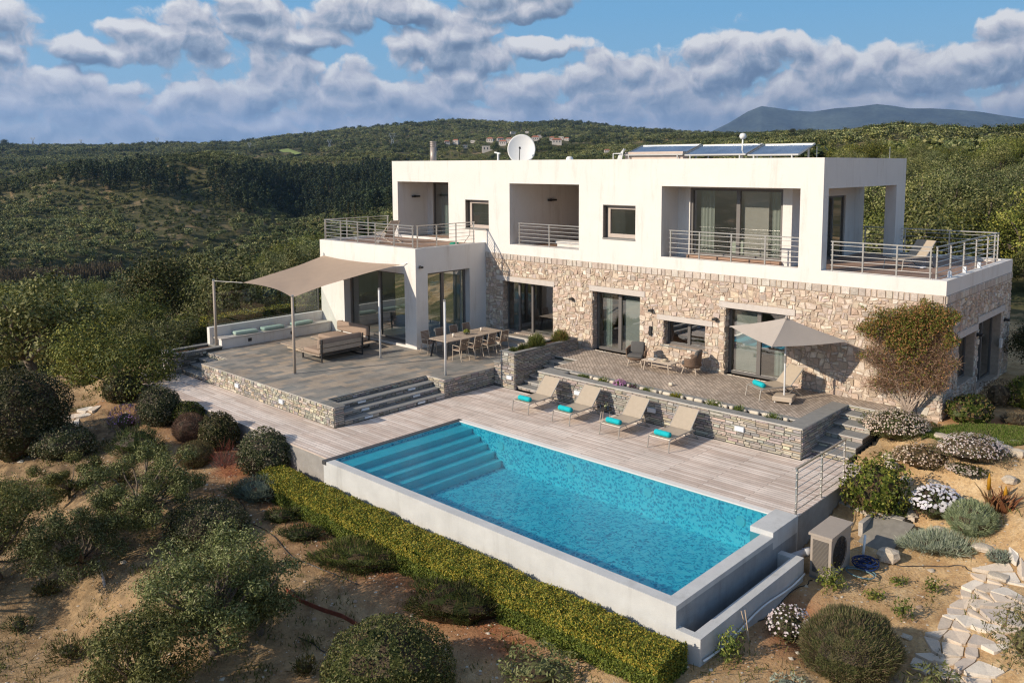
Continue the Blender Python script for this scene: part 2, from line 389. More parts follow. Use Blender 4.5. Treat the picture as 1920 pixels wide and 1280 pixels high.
M_SCREEN = glassmat('clear_screen_glass', (0.84,0.92,0.88), 0.05)

# ------------------------------------------------------------------ stone facings (every stone is real relief)
ROSY = [(0.64,0.51,0.40),(0.57,0.43,0.33),(0.70,0.59,0.47),(0.63,0.48,0.37),(0.52,0.39,0.30),(0.76,0.68,0.57),(0.60,0.48,0.40),(0.68,0.55,0.42),(0.72,0.62,0.51),(0.50,0.42,0.35),(0.66,0.55,0.47)]
GREY = [(0.41,0.37,0.33),(0.34,0.315,0.29),(0.46,0.40,0.34),(0.50,0.43,0.36),(0.38,0.355,0.335),(0.42,0.345,0.285),(0.50,0.46,0.42),(0.31,0.285,0.265)]
OCHRE = [(0.56,0.48,0.37),(0.62,0.55,0.44),(0.48,0.41,0.32),(0.40,0.37,0.31),(0.66,0.59,0.48),(0.53,0.44,0.33)]
def snapped(a, b, step, edges):
    n = max(1, int(round((b-a)/step))); L = [a+(b-a)*i/n for i in range(n+1)]
    for e in edges:
        if a < e < b:
            i = min(range(1, n), key=lambda k: abs(L[k]-e)) if n > 1 else 0
            L[i] = e
    return sorted(set(L))
def stone_block(g, fr, u0, u1, v0, v1, dep, m, c, rnd, irr=0.012):
    """fr(u,v,d) -> point; a stone with a bevelled, slightly uneven front"""
    j = lambda: rnd.uniform(-irr, irr)
    o = [(u0,v0),(u1,v0),(u1,v1),(u0,v1)]; b = min(0.014, (u1-u0)*0.2, (v1-v0)*0.25)
    i_ = [(u0+b,v0+b),(u1-b,v0+b),(u1-b,v1-b),(u0+b,v1-b)]
    back = [fr(u+j()*0.6, v+j()*0.6, -0.01) for u, v in o]; fro = [fr(u+j(), v+j(), dep+j()) for u, v in i_]
    n = g.verts(back+fro); g.face((n+4,n+5,n+6,n+7), m, c)
    for k in range(4): k2 = (k+1) % 4; g.face((n+k,n+k2,n+4+k2,n+4+k), m, c)
def rubble(g, fr0, w, h, holes, pal, cell=0.112, m=1, seed=1, toprow=True, dep=0.02):
    rnd = random.Random(seed)
    def fr(u, v, d_):
        e = min([min(u, w-u, v, h-v)/0.12]+[max(max(H[0]-u, u-H[1]), max(H[2]-v, v-H[3]))/0.12 for H in holes]); e = max(0.0, min(1.0, e))
        if toprow and v > h-0.30: e = 0.0
        return fr0(u+e*0.040*math.sin(9.1*v+3*math.sin(4.3*u)+1.7*u), v+e*0.036*math.sin(8.3*u+2.4*math.sin(5*v)), d_)
    U = snapped(0, w, cell, [e for H in holes for e in H[:2]]); V = snapped(0, h-(0.27 if toprow else 0), cell*0.9, [e for H in holes for e in H[2:]])
    nu, nv = len(U)-1, len(V)-1; occ = np.zeros((nu, nv), bool)
    for i in range(nu):
        for j in range(nv):
            cu, cv = (U[i]+U[i+1])/2, (V[j]+V[j+1])/2
            if any(H[0] < cu < H[1] and H[2] < cv < H[3] for H in holes): occ[i,j] = True
    def col_():
        c = rnd.choice(pal); f = rnd.uniform(0.86, 1.12); return tuple(min(0.85, x*f*rnd.uniform(0.97,1.03)) for x in c)
    hol_e = set(); order = [(i, j) for j in range(nv) for i in range(nu)]
    for i, j in order:
        if occ[i,j]: continue
        sw, sh = rnd.choices([(1,1),(2,1),(1,2),(2,2),(3,1),(3,2)], [26,32,12,22,6,2])[0]
        while sw > 1 and (i+sw > nu or occ[i:i+sw, j].any()): sw -= 1
        while sh > 1 and (j+sh > nv or occ[i:i+sw, j:j+sh].any()): sh -= 1
        occ[i:i+sw, j:j+sh] = True
        q = rnd.uniform(0.002, 0.006); e = lambda: rnd.uniform(-0.016, 0.006)
        stone_block(g, fr, U[i]+q-(e() if i and (i,j) not in hol_e else 0), U[i+sw]-q+e(), V[j]+q-(e() if j else 0), V[j+sh]-q+e(), dep+rnd.uniform(-0.010,0.014), m, col_(), rnd, 0.017)
    if toprow:
        u = 0
        while u < w-0.05:
            s_ = min(rnd.uniform(0.16, 0.34), w-u)
            stone_block(g, fr, u+0.008, u+s_-0.008, h-0.255, h-0.01, dep+0.008, m, tuple(0.5*(a+b) for a, b in zip(col_(), (0.56,0.51,0.46))), rnd, 0.006); u += s_
def stacked(g, fr, w, h, pal, m=1, seed=1, hmin=0.05, hmax=0.10, lmin=0.12, lmax=0.42, holes=(), base=None):
    rnd = random.Random(seed); v = 0
    while v < h-0.02:
        rh = rnd.uniform(hmin, hmax); rh = h-v if h-v-rh < hmin*0.8 else rh
        u = 0
        while u < w-0.01:
            l = rnd.uniform(lmin, lmax); l = w-u if w-u-l < lmin else l
            cu, cv = u+l/2, v+rh/2
            lo = base(cu) if base else 0
            if cv > lo and not any(H[0] < cu < H[1] and H[2] < cv < H[3] for H in holes):
                c = rnd.choice(pal); f = rnd.uniform(0.8, 1.15)
                parts = [(v, v+rh)] if rnd.random() > 0.22 or rh < 0.07 else [(v, v+rh*0.5), (v+rh*0.5, v+rh)]
                for a, b in parts:
                    stone_block(g, fr, u+0.004, u+l-0.004, a+0.003, b-0.003, rnd.uniform(0.008,0.030), m, tuple(x*f*rnd.uniform(0.93,1.07) for x in c), rnd, 0.005)
            u += l
        v += rh
def frY(x0, y, z0): return lambda u, v, d_: (x0+u, y-d_, z0+v)         # faces -Y, u along +X
def frX(x, y0, z0): return lambda u, v, d_: (x+d_, y0+u, z0+v)         # faces +X, u along +Y
def frXn(x, y1, z0): return lambda u, v, d_: (x-d_, y1-u, z0+v)        # faces -X

# ------------------------------------------------------------------ the house
Y0, YB = 13.45, 21.17
house = thing('house', (0, Y0, 0.7), 'two storey villa of white rendered volumes over a rubble stone ground floor behind the pool', 'house')
# ground floor, hollow, stone outside
DOORS = [(-5.90,-2.90,1.05,3.34), (-0.75,1.62,0.935,3.38), (2.72,4.55,1.64,2.60), (5.35,7.74,0.935,3.38)]
SIDE = [(14.98,16.75,1.46,3.02), (17.2,20.0,0.90,3.22)]
ops = [(1, -7.02,12.76, Y0,YB+0.05, -0.35,4.56), (-1, -6.6,12.36, Y0+0.42,YB-0.4, 1.0,4.3)]
for a, b, c_, d_ in DOORS: ops.append((-1, a,b, Y0,Y0+0.42, c_,d_))
for a, b, c_, d_ in SIDE: ops.append((-1, 12.36,12.76, a,b, c_,d_))
g = Geo(); g.csg([(o + (0,)) for o in ops])
hol = [(a+7.0, b+7.0, c_-0.72+0.02, d_-0.72) for a, b, c_, d_ in DOORS]
hol2 = hol + [(5.35+7-0.05, 8.0, 0, 0)]
lin = [(-6.27,-2.80,3.34,3.56), (-0.90,1.86,3.38,3.60), (2.44,4.86,2.60,2.80), (5.12,8.02,3.38,3.60)]
rubble(g, frY(-7.0, Y0, 0.72), 19.76, 4.56-0.72, hol+[(a+7, b+7, c_-0.72, d_-0.72) for a, b, c_, d_ in lin], ROSY, seed=3)
SL = [(14.7,16.95,3.02,3.24), (16.95,20.4,3.22,3.44)]
rubble(g, frX(12.76, Y0, 0.5), YB+0.05-Y0, 4.56-0.5, [(a-Y0, b-Y0, c_-0.5, d_-0.5) for a, b, c_, d_ in SIDE+SL], ROSY, seed=5)
# stone reveals of the openings
for a, b, c_, d_ in DOORS:
    rubble(g, frX(a, Y0, c_), 0.30, d_-c_, [], ROSY, seed=int(a*10)+50, toprow=False, dep=0.012)
    rubble(g, frXn(b, Y0+0.30, c_), 0.30, d_-c_, [], ROSY, seed=int(a*10)+90, toprow=False, dep=0.012)
for a, b, c_, d_ in SIDE:
    pass
g.build('stone_wall', [M_MORTAR, M_STONE], house)
for (a, b, c_, d_) in lin:
    g = Geo(); g.box(a, b, Y0-0.045, Y0+0.30, c_+0.003, d_); g.build('lintel', M_LINT, house)
for (a, b, c_, d_) in SL:
    g = Geo(); g.box(12.5, 12.76+0.045, a, b, c_+0.003, d_); g.build('lintel', M_LINT, house)
# slab and upper volume with its loggias
zf, zl = 4.86, 7.70
ops = [(1, -13.74,8.86, Y0,YB, 4.56,8.72, 0), (1, 8.86,12.76, Y0,YB+0.07, 4.56,5.01, 0), (-1, 8.86,12.50, Y0+0.30,YB-0.2, zf,5.01),
       (-1, -13.5,8.6, Y0+0.24,YB-0.24, 8.45,8.72),                                   # roof inside the parapet
       (-1, -13.32,-9.49, Y0,15.40, zf,zl), (-1, -5.45,-1.48, Y0,19.2, zf,zl),        # left loggia, courtyard
       (-1, 2.56,8.07, Y0,Y0+0.38, zf,zl), (-1, 2.56,8.44, Y0+0.38,14.60, zf,zl),     # front loggia of the right room
       (-1, 7.25,8.44, 14.60,YB, zf,zl), (-1, 8.44,8.86, Y0+0.42,20.2, zf,zl),        # east loggia
       (-1, -13.0,-6.2, 15.6,20.8, zf,8.1), (-1, -12.9,-9.49, 15.40,15.6, zf,7.62),   # left room behind its glass
       (-1, -1.0,7.05, 14.9,20.7, zf,8.1), (-1, 3.10,6.90, 14.60,14.9, zf,7.62), (-1, 7.05,7.25, 17.1,19.3, zf,7.30),
       (-1, -8.33,-6.77, Y0,Y0+0.4, 5.56,6.92), (-1, -8.2,-6.9, Y0+0.4,15.6, 5.6,6.9),
       (-1, -0.24,1.36, Y0,Y0+0.4, 5.56,6.92), (-1, -0.2,1.3, Y0+0.4,14.9, 5.6,6.9)]
ops += [(1, -13.32,-9.49, Y0,Y0+0.12, zf,5.01,0), (1, -5.45,-1.48, Y0,Y0+0.3, zf,5.00,0), (1, 2.56,8.07, Y0,Y0+0.14, zf,5.02,0)]
ops[0] = (1, -13.74,8.86, Y0,YB, 4.56,8.72, 0)
g = Geo(); g.csg([o if len(o) > 7 else o+(0,) for o in ops]); g.build('rendered_walls', M_WHITE, house)
# timber decking of the loggias and terraces
for nm, bx in (('loggia_floor', (-13.30,-9.50,Y0+0.13,15.38)), ('courtyard_floor', (-5.44,-1.49,Y0+0.31,19.18)), ('loggia_floor', (2.57,8.06,Y0+0.15,14.58)), ('terrace_floor', (7.27,12.48,14.62,YB-0.22)), ('terrace_floor', (8.45,12.48,Y0+0.44,14.61))):
    g = Geo(); g.box(bx[0], bx[1], bx[2], bx[3], zf+0.003, zf+0.04); g.build(nm, M_DECKUP, house)
# wing on the left
WX0, WX1, WY = -14.08, -6.98, 9.30
ops = [(1, WX0,WX1, WY,Y0+0.002, 0.60,5.0, 0), (-1, WX0+0.4,WX1-0.4, WY+0.45,Y0+0.002, 0.78,4.4),
       (-1, -12.2,-7.74, WY,WY+0.45, 0.78,3.88), (-1, WX1-0.4,WX1, 9.96,12.42, 0.78,3.90),
       (-1, WX0+0.22,WX1-0.22, WY+0.22,Y0+0.002, 4.82,5.0)]
g = Geo(); g.csg([o if len(o) > 7 else o+(0,) for o in ops]); g.build('wing_walls', M_WHITE, house)
g = Geo(); g.box(WX0+0.23, WX1-0.23, WY+0.23, Y0-0.01, 4.823, 4.90); g.build('terrace_floor', M_DECKUP, house)
# back of the ground floor rooms: floors, a partition and a table so the glass has a room behind it
g = Geo(); g.box(-6.59, 12.35, Y0+0.43, YB-0.41, 1.001, 1.03); g.build('room_floor', mat('room_tiles', (0.34,0.30,0.26), 0.3, 0.06, 2), house)
g = Geo(); g.box(WX0+0.41, WX1-0.41, WY+0.02, Y0+0.4, 0.781, 0.80); g.build('room_floor', mat('room_slate', (0.22,0.22,0.21), 0.45, 0.1, 3), house)
for x in (-2.2, 2.1, 5.0): g = Geo(); g.box(x, x+0.14, Y0+0.45, YB-0.45, 1.04, 4.29); g.build('partition_wall', M_INWALL, house)

def glazing(parent, kind, axis, a, b, z0, z1, at, splits, glass, t=0.07, d_=0.09, sill=0.0, frame=None, open_left=0.0):
    """frame mesh with pane children; axis 'y': in a wall facing -Y at y=at, axis 'x': facing +X at x=at"""
    frame = frame or M_FRAME
    g = Geo()
    def bx(u0, u1, v0, v1, p0=0.0, p1=None):
        p1 = d_ if p1 is None else p1
        if axis == 'y': g.box(u0, u1, at+p0, at+p1, v0, v1)
        else: g.box(at-p1, at-p0, u0, u1, v0, v1)
    bx(a, a+t, z0, z1); bx(b-t, b, z0, z1); bx(a+t, b-t, z1-t, z1); bx(a+t, b-t, z0, z0+t+sill)
    for s_ in splits: bx(s_-t*0.75, s_+t*0.75, z0+t+sill, z1-t, -0.012)
    f = g.build(kind, frame, parent)
    E = [a+t]+list(splits)+[b-t]
    for i in range(len(E)-1):
        g = Geo(); u0 = E[i]+(t*0.75 if i else 0); u1 = E[i+1]-(t*0.75 if i < len(E)-2 else 0)
        p = 0.035 if i % 2 else 0.055
        if axis == 'y': g.poly([(u0,at+p,z0+t+sill),(u1,at+p,z0+t+sill),(u1,at+p,z1-t),(u0,at+p,z1-t)])
        else: g.poly([(at-p,u0,z0+t+sill),(at-p,u1,z0+t+sill),(at-p,u1,z1-t),(at-p,u0,z1-t)])
        g.build('pane', glass, f)
    return f
def blind(parent, a, b, z0, z1, y):
    g = Geo(); g.box(a, b, y, y+0.01, z0, z1); return g.build('blind', M_BLIND, parent)
M_BLIND = mat('sheer_blind', (0.76,0.73,0.68), 0.9, 0.04, 3, trans=0.3)
def curtain(parent, axis, a, b, z0, z1, at):
    g = Geo(); n = int((b-a)/0.05); pts = []
    for i in range(n+1):
        u = a+(b-a)*i/n; w_ = 0.03*math.sin(i*1.9)+0.012*math.sin(i*0.7)
        pts.append((u, at+w_) if axis == 'y' else (at-w_, u))
    for (x0, y0), (x1, y1) in zip(pts, pts[1:]): g.poly([(x0,y0,z0),(x1,y1,z0),(x1,y1,z1),(x0,y0,z1)])
    return g.build('curtain', M_CURT, parent)
yd = Y0+0.30
glazing(house, 'sliding_door', 'y', -5.90, -2.90, 1.05, 3.34, yd, [-5.15, -4.36], M_GLASS)
glazing(house, 'sliding_door', 'y', -0.75, 1.62, 0.94, 3.38, yd, [0.44], M_GLASS, t=0.10)
glazing(house, 'window', 'y', 2.72, 4.55, 1.64, 2.60, yd, [3.68], M_GLASS, t=0.08)
glazing(house, 'sliding_door', 'y', 5.35, 7.74, 0.94, 3.38, yd, [6.55], M_GLASS, t=0.10)
g = Geo(); g.box(2.60, 4.66, Y0-0.06, yd+0.0, 1.60, 1.638); g.build('window_sill', M_COPE, house)
curtain(house, 'y', -0.62, -0.2, 1.04, 3.3, Y0+0.62); curtain(house, 'y', 7.0, 7.66, 1.04, 3.3, Y0+0.62); curtain(house, 'y', 5.45, 5.8, 1.04, 3.3, Y0+0.62)
blind(house, 0.5, 1.5, 1.05, 3.3, Y0+0.48); blind(house, 5.5, 6.45, 1.05, 3.3, Y0+0.48); blind(house, 5.25, 6.25, 5.12, 7.5, 14.86)
curtain(house, 'y', -5.8, -5.5, 1.04, 3.28, Y0+0.62)
glazing(house, 'window', 'x', 14.98, 16.75, 1.46, 3.02, 12.50, [15.9], M_GLASS)
glazing(house, 'side_door', 'x', 17.2, 20.0, 0.90, 3.22, 12.50, [18.6], M_GLASS)
# wing glazing
glazing(house, 'sliding_door', 'y', -12.2, -7.74, 0.79, 3.88, WY+0.36, [-9.95], M_GLASS, t=0.11)
glazing(house, 'sliding_door', 'x', 9.96, 12.42, 0.79, 3.90, WX1-0.30, [11.05], M_GLASS, t=0.10)
curtain(house, 'x', 11.9, 12.38, 0.82, 3.8, WX1-0.55)
# upper glazing
glazing(house, 'balcony_door', 'y', -12.9, -9.49, zf+0.02, 7.62, 15.46, [-10.6], M_GLASS)
curtain(house, 'y', -12.6, -10.2, zf+0.05, 7.5, 15.75)
glazing(house, 'balcony_door', 'y', 3.10, 6.90, 5.06, 7.62, 14.66, [5.13], M_GLASSU, t=0.10)
curtain(house, 'y', 3.35, 3.95, zf+0.05, 7.5, 15.0); curtain(house, 'y', 6.3, 6.86, zf+0.05, 7.5, 15.0)
g = Geo(); g.box(3.10, 6.92, 14.40, 14.66, zf+0.04, 5.055); g.build('door_step', M_DECKUP, house)
glazing(house, 'balcony_door', 'x', 17.1, 19.3, zf+0.02, 7.30, 7.19, [18.2], M_GLASS)
curtain(house, 'x', 17.2, 18.1, zf+0.05, 7.2, 6.98)
for a, b in ((-8.33,-6.77), (-0.24,1.36)):
    g = Geo(); g.box(a, b, Y0-0.03, Y0+0.24, 5.545, 5.60); g.build('window_sill', M_COPE, house)
    g = Geo(); g.box(a+0.001, a+0.03, Y0+0.002, Y0+0.24, 5.603, 6.92); g.box(a+0.03, b-0.001, Y0+0.002, Y0+0.24, 6.89, 6.919); g.build('window_surround', M_FRAME, house)
    glazing(house, 'window', 'y', a+0.12, b-0.02, 5.61, 6.86, Y0+0.20, [], M_GLASS, t=0.11, frame=M_FRAMEL, sill=0.04)
# bed seen through the balcony door
g = Geo(); g.rbox(5.3, 16.6, 5.30, 2.1, 1.8, 0.5, 0.12); g.rbox(5.9, 17.2, 5.66, 0.7, 0.45, 0.2, 0.09); g.rbox(4.9, 17.2, 5.66, 0.7, 0.45, 0.2, 0.09)
tag(g.build('bed', mat('pale_green_linen', (0.60,0.68,0.58), 0.9), None, True), 'bed under a pale green cover behind the large upper balcony glass', 'bed')
# bench in the courtyard
g = Geo(); g.box(-3.2, -1.52, 13.95, 14.7, zf+0.3, zf+0.38); g.box(-3.15, -1.56, 14.0, 14.65, zf+0.042, zf+0.3)
tag(g.build('storage_bench', M_WHITE), 'white boxy bench in the recessed upper courtyard behind its steel railing', 'bench')
# wall lamps
def wall_lamp(p, ax, label=None, w=0.16):
    g = Geo()
    if ax == 'y': g.box(p[0]-w/2, p[0]+w/2, p[1]-0.16, p[1]-0.02, p[2]-0.04, p[2]+0.04); g.box(p[0]-0.05, p[0]+0.05, p[1]-0.02, p[1]+0.02, p[2]-0.06, p[2]+0.06)
    else: g.box(p[0]+0.02, p[0]+0.16, p[1]-w/2, p[1]+w/2, p[2]-0.04, p[2]+0.04); g.box(p[0]-0.02, p[0]+0.02, p[1]-0.05, p[1]+0.05, p[2]-0.06, p[2]+0.06)
    return g.build('wall_lamp', M_BLACK, house)
for px, py in ((1073,560),(1222,582),(1342,598)): p = PX(px, py, 'y', Y0-0.04); wall_lamp((p[0], Y0-0.03, p[2]), 'y')
wall_lamp(PX(778,368,'x',-13.32), 'x', w=0.45); wall_lamp(PX(1033,375,'x',-5.45), 'x', w=0.5)
wall_lamp(PX(1833,627,'x',12.80), 'x'); wall_lamp(PX(1884,599,'x',12.80), 'x')
p = PX(787,501,'x',WX1); wall_lamp(p, 'x', w=0.14)
p = PX(1220,620,'y',Y0-0.04); g = Geo(); g.box(p[0]-0.05, p[0]+0.05, Y0-0.10, Y0-0.03, p[2]-0.18, p[2]+0.18); g.build('intercom_panel', M_BLACK, house)
p = PX(1875,643,'x',12.80); g = Geo(); g.box(12.79, 12.86, p[1]-0.1, p[1]+0.1, p[2]-0.16, p[2]+0.16); g.build('light_switch', M_WHITE, house)

# ------------------------------------------------------------------ railings
def railing(parent, name, pts, zb, h=1.05, gap=1.25, wires=6, wr=0.011, off=0.0):
    g = Geo(); P = [Vector((x, y, 0)) for x, y in pts]
    top = [p+Vector((0,0,zb+h)) for p in P]
    for a, b in zip(top, top[1:]): g.bar(a, b, 0.05, 0.035)
    for k in range(wires):
        z = zb+0.10+(h-0.24)*k/(wires-1)+0.02
        for a, b in zip(P, P[1:]): g.tube([a+Vector((0,0,z)), b+Vector((0,0,z))], wr, 6)
    rail = g.build(name, M_STEEL, parent)
    for a, b in zip(P, P[1:]):
        n = max(1, round((b-a).length/gap))
        dirn = (b-a).normalized()
        for i in range(n+1):
            if i == 0: q = a+dirn*0.06
            elif i == n: q = b-dirn*0.06
            else: q = a+(b-a)*(i/n)
            g = Geo(); g.bar(q+Vector((0,0,zb-off)), q+Vector((0,0,zb+h-0.02)), 0.045, 0.045) if abs(dirn.x) > 2 else g.box(q.x-0.022, q.x+0.022, q.y-0.022, q.y+0.022, zb-off, zb+h-0.018)
            g.build('post', M_STEEL, rail if parent is not None else rail)
    return rail
railing(house, 'railing', [(2.80,Y0+0.20),(8.06,Y0+0.20)], zf+0.04, 1.13, 1.35)
railing(house, 'railing', [(-5.12,Y0+0.22),(-1.49,Y0+0.22)], zf+0.04, 1.05, 1.5)
railing(house, 'railing', [(9.10,Y0+0.18),(12.28,Y0+0.18)], zf+0.04, 1.08, 1.1)
railing(house, 'railing', [(12.36,Y0+0.26),(12.36,20.80)], zf+0.04, 1.08, 1.4)
railing(house, 'railing', [(12.28,20.88),(7.4,20.88)], zf+0.04, 1.08, 1.6)
railing(house, 'railing', [(-13.92,13.3),(-13.92,9.48)], 4.9, 1.05, 1.3)
railing(house, 'railing', [(-13.84,9.42),(-7.22,9.42)], 4.9, 1.05, 1.35)
railing(house, 'railing', [(-7.14,9.5),(-7.14,12.9)], 4.9, 1.05, 1.1)

# ------------------------------------------------------------------ things on the roof
p = PX(812.5, 300, 'y', 14.6); pt = PX(812.5, 265, 'y', 14.6)
g = Geo(); r_ = 0.16
g.lathe([(r_,-0.4),(r_,pt[2]-p[2]-0.30),(r_*0.9,pt[2]-p[2]-0.30),(r_*0.9,pt[2]-p[2]-0.26),(r_,pt[2]-p[2]-0.26),(r_,pt[2]-p[2]-0.20),(r_*0.9,pt[2]-p[2]-0.20),(r_*0.9,pt[2]-p[2]-0.16),(r_,pt[2]-p[2]-0.16),(r_,pt[2]-p[2]-0.10),(r_*0.9,pt[2]-p[2]-0.10),(r_*0.9,pt[2]-p[2]-0.06),(r_*1.05,pt[2]-p[2]-0.06),(r_*1.05,pt[2]-p[2])], 16, o=tuple(p))
g.build('chimney', mat('chimney_steel', (0.42,0.36,0.32), 0.5, 0.1, 4, metal=0.4), house, True)
D0 = PX(978, 281, 'y', 16.2)
dish = thing('satellite_dish', (D0[0], D0[1], 8.45), 'large round white satellite dish on the flat roof left of centre', 'satellite dish')
g = Geo(); rd = 0.72
toc = Vector((0.62, -0.74, 0.22)).normalized(); q = toc.to_track_quat('Z', 'Y').to_matrix()
rings = []
for k, rr_ in enumerate([0.001, 0.2, 0.4, 0.55, 0.66, rd, rd, 0.66, 0.4, 0.001]):
    zz = 0.28*(rr_**2) + (0.0 if k < 6 else -0.03)
    rings.append(g.verts([Vector(D0)+q @ Vector((rr_*0.93*math.cos(2*math.pi*t/40), rr_*math.sin(2*math.pi*t/40), zz)) for t in range(40)]))
for a, b in zip(rings, rings[1:]):
    for k in range(40): g.face((a+k, a+(k+1) % 40, b+(k+1) % 40, b+k))
g.build('reflector', mat('white_paint', (0.80,0.79,0.76), 0.5, 0.03), dish, True)
g = Geo(); foc = Vector(D0)+q @ Vector((-0.05,-0.05,0.62)); g.tube([Vector(D0)+q @ Vector((-0.1,-0.68,0.12)), foc], 0.02, 8); g.tube([foc, foc-toc*0.14], 0.05, 10)
g.build('feed_arm', M_BLACK, dish)
g = Geo(); g.tube([(D0[0]-0.1, D0[1]+0.12, 8.46), (D0[0]-0.06, D0[1]+0.08, D0[2]-0.1)], 0.04, 10); g.tube([(D0[0]-0.4, D0[1]+0.4, 8.46), (D0[0]-0.06, D0[1]+0.08, D0[2]-0.1)], 0.025, 8); g.build('mast', M_STEEL, dish)
M_SOLAR = bpy.data.materials.new('solar_glass'); M_SOLAR.use_nodes = True
T = NT(M_SOLAR.node_tree); P_ = T.n['Principled BSDF']; tc = T.new('ShaderNodeTexCoord').outputs['Object']
n_ = T.noise(tc, 1.2, 3); T.put(P_.inputs['Base Color'], T.mix(T.maprange(n_.outputs[0], .35, .65), (0.34,0.41,0.50,1), (0.55,0.62,0.70,1))); P_.inputs['Roughness'].default_value = 0.16; P_.inputs['Metallic'].default_value = 0.8
for i, (xa, xb, lb) in enumerate(((1170,1280,'left'),(1284,1398,'middle'),(1402,1497,'right'))):
    A = PX(xa, 291, 'y', 16.2); B = PX(xb, 292.5, 'y', 16.2)
    zt_ = A[2]+0.42; yb = 17.6
    sp = thing('solar_panel', ((A[0]+B[0])/2, 16.9, 8.45), {'left':'tilted solar water panel on the roof beside the white pipework, leftmost of three','middle':'tilted solar water panel on the roof between the other two panels','right':'tilted solar water panel on the roof behind the round white aerial, rightmost of three'}[lb], 'solar panel', 'solar panels on the flat roof')
    a3, b3 = np.array([A[0], 16.2, A[2]]), np.array([B[0], 16.2, A[2]-0.0]); c3, d3 = np.array([B[0], yb, zt_]), np.array([A[0], yb, zt_])
    g = Geo()
    for p_, q_ in ((a3,b3),(b3,c3),(c3,d3),(d3,a3)): g.bar(p_, q_, 0.035, 0.06)
    g.build('frame', M_STEEL, sp)
    g = Geo(); n = g.verts([a3,b3,c3,d3]); g.face((n,n+1,n+2,n+3)); n = g.verts([a3-[0,0,.05],b3-[0,0,.05],c3-[0,0,.05],d3-[0,0,.05]]); g.face((n+3,n+2,n+1,n)); g.build('glass', M_SOLAR, sp)
    for x_ in (a3[0]+0.25, b3[0]-0.25):
        g = Geo(); g.bar((x_,16.2,8.46),(x_,16.2,A[2]),0.05); g.bar((x_,yb,8.46),(x_,yb,zt_),0.05); g.bar((x_,16.2,8.5),(x_,yb,8.5),0.05); g.build('leg', M_STEEL, sp)
g = Geo(); a = PX(1155,296,'y',16.0); 
for k in range(5): g.tube([(a[0]+0.06*k, 16.0, 8.46), (a[0]+0.06*k+0.08, 16.1, a[2]+0.10+0.07*k), (a[0]+0.35, 16.2, a[2]+0.35)], 0.022, 6)
g.tube([(a[0]-0.15,16,8.5),(a[0]-0.15,16,a[2]+0.18),(a[0]+0.25,16,a[2]+0.18)], 0.025, 6)
tag(g.build('roof_pipework', mat('white_paint')), 'white pipes bundled on the roof at the left end of the solar panels', 'pipes')
g = Geo(); a = PX(1175,289,'y',16.4); g.box(a[0], a[0]+2.9, 16.3, 16.7, 8.5, a[2]+0.08); tag(g.build('water_tank', mat('cream_metal', (0.62,0.5,0.42), 0.6)), 'long cream tank under the leftmost solar panel', 'tank')
a = PX(1393,256,'y',16.8); b = PX(1391,290,'y',16.8); g = Geo(); g.tube([(b[0],16.8,8.46),(a[0],16.8,a[2])], 0.03, 8); g.lathe([(0.02,-0.12),(0.11,-0.08),(0.14,0.0),(0.11,0.1),(0.02,0.13)], 16, o=tuple(a))
tag(g.build('roof_aerial', mat('white_paint'), None, True), 'thin white pole with a round white head above the right solar panel', 'aerial')
a = PX(934,292,'y',15.5); g = Geo(); g.tube([(a[0],15.5,8.46),(a[0],15.5,a[2]+0.12)], 0.05, 8); g.bar((a[0]-0.22,15.5,a[2]+0.16),(a[0]+0.12,15.5,a[2]+0.10),0.08,0.06); tag(g.build('roof_camera', mat('white_paint')), 'small white camera on the roof edge left of the satellite dish', 'camera')
a = PX(1068,296,'y',15.5); g = Geo(); g.lathe([(0.16,-0.3),(0.16,-0.02),(0.10,0.05),(0.01,0.07)], 12, o=tuple(a)); tag(g.build('roof_vent', mat('white_paint'), None, True), 'small white domed vent on the roof right of the satellite dish', 'vent')
for px, lb in ((1532,'thin lightning rod on the roof right of the solar panels'),(1669,'thin lightning rod at the far right end of the roof')):
    a = PX(px,275,'y',14.2 if px < 1600 else 20.5); g = Geo(); g.tube([(a[0],a[1],8.46),(a[0],a[1],a[2])], 0.012, 6); tag(g.build('lightning_rod', M_STEEL), lb, 'rod')
# ------------------------------------------------------------------ dining terrace on the left
ZT, ZP = 0.69, 0.93
YT = 1.97
ter = thing('stone_terrace', (-8, YT, 0), 'raised slate paved terrace with steps down to the deck, under the shade sail', 'terrace')
ops = [(1, -15.3,-6.99, YT,9.30, -0.6,ZT-0.03), (1, -6.99,-2.33, YT,Y0, -0.6,ZT-0.03),
       (-1, -3.30,-2.33, 2.35,6.73, -0.6,ZT-0.03), (-1, -2.33+0.0,-2.0, YT,Y0, -0.6,ZT-0.03),
       (-1, -13.2,-11.45, YT,3.05, -0.6,ZT-0.03),
       (-1, -15.3,-14.3, YT,3.4, -0.6,ZT-0.03)]
g = Geo(); g.csg([o+(0,) for o in ops])
stacked(g, frY(-11.45, YT, 0), 11.45-2.35, ZT-0.03, OCHRE+GREY[:2]+[(0.66,0.60,0.50)], seed=11, hmin=0.06, hmax=0.13, lmin=0.08, lmax=0.30)
stacked(g, frX(-2.33, YT, 0), 0.38, ZT-0.03, GREY, seed=12)
stacked(g, frX(-2.33, 6.73, 0), 9.3-6.73, ZT-0.03, GREY, seed=13)
stacked(g, frY(-3.30, 6.73, 0), 0.97, ZT-0.03, OCHRE+GREY, seed=14)
g.build('stacked_wall', [M_SLATEM, M_SLATE], ter)
g = Geo()      # paving with a 3 cm overhang, sawn edges
def slabs(g, rects, z0, z1, edge=1):
    for (a, b, c_, d_) in rects:
        g.box(a, b, c_, d_, z0, z1, edge, top=0)
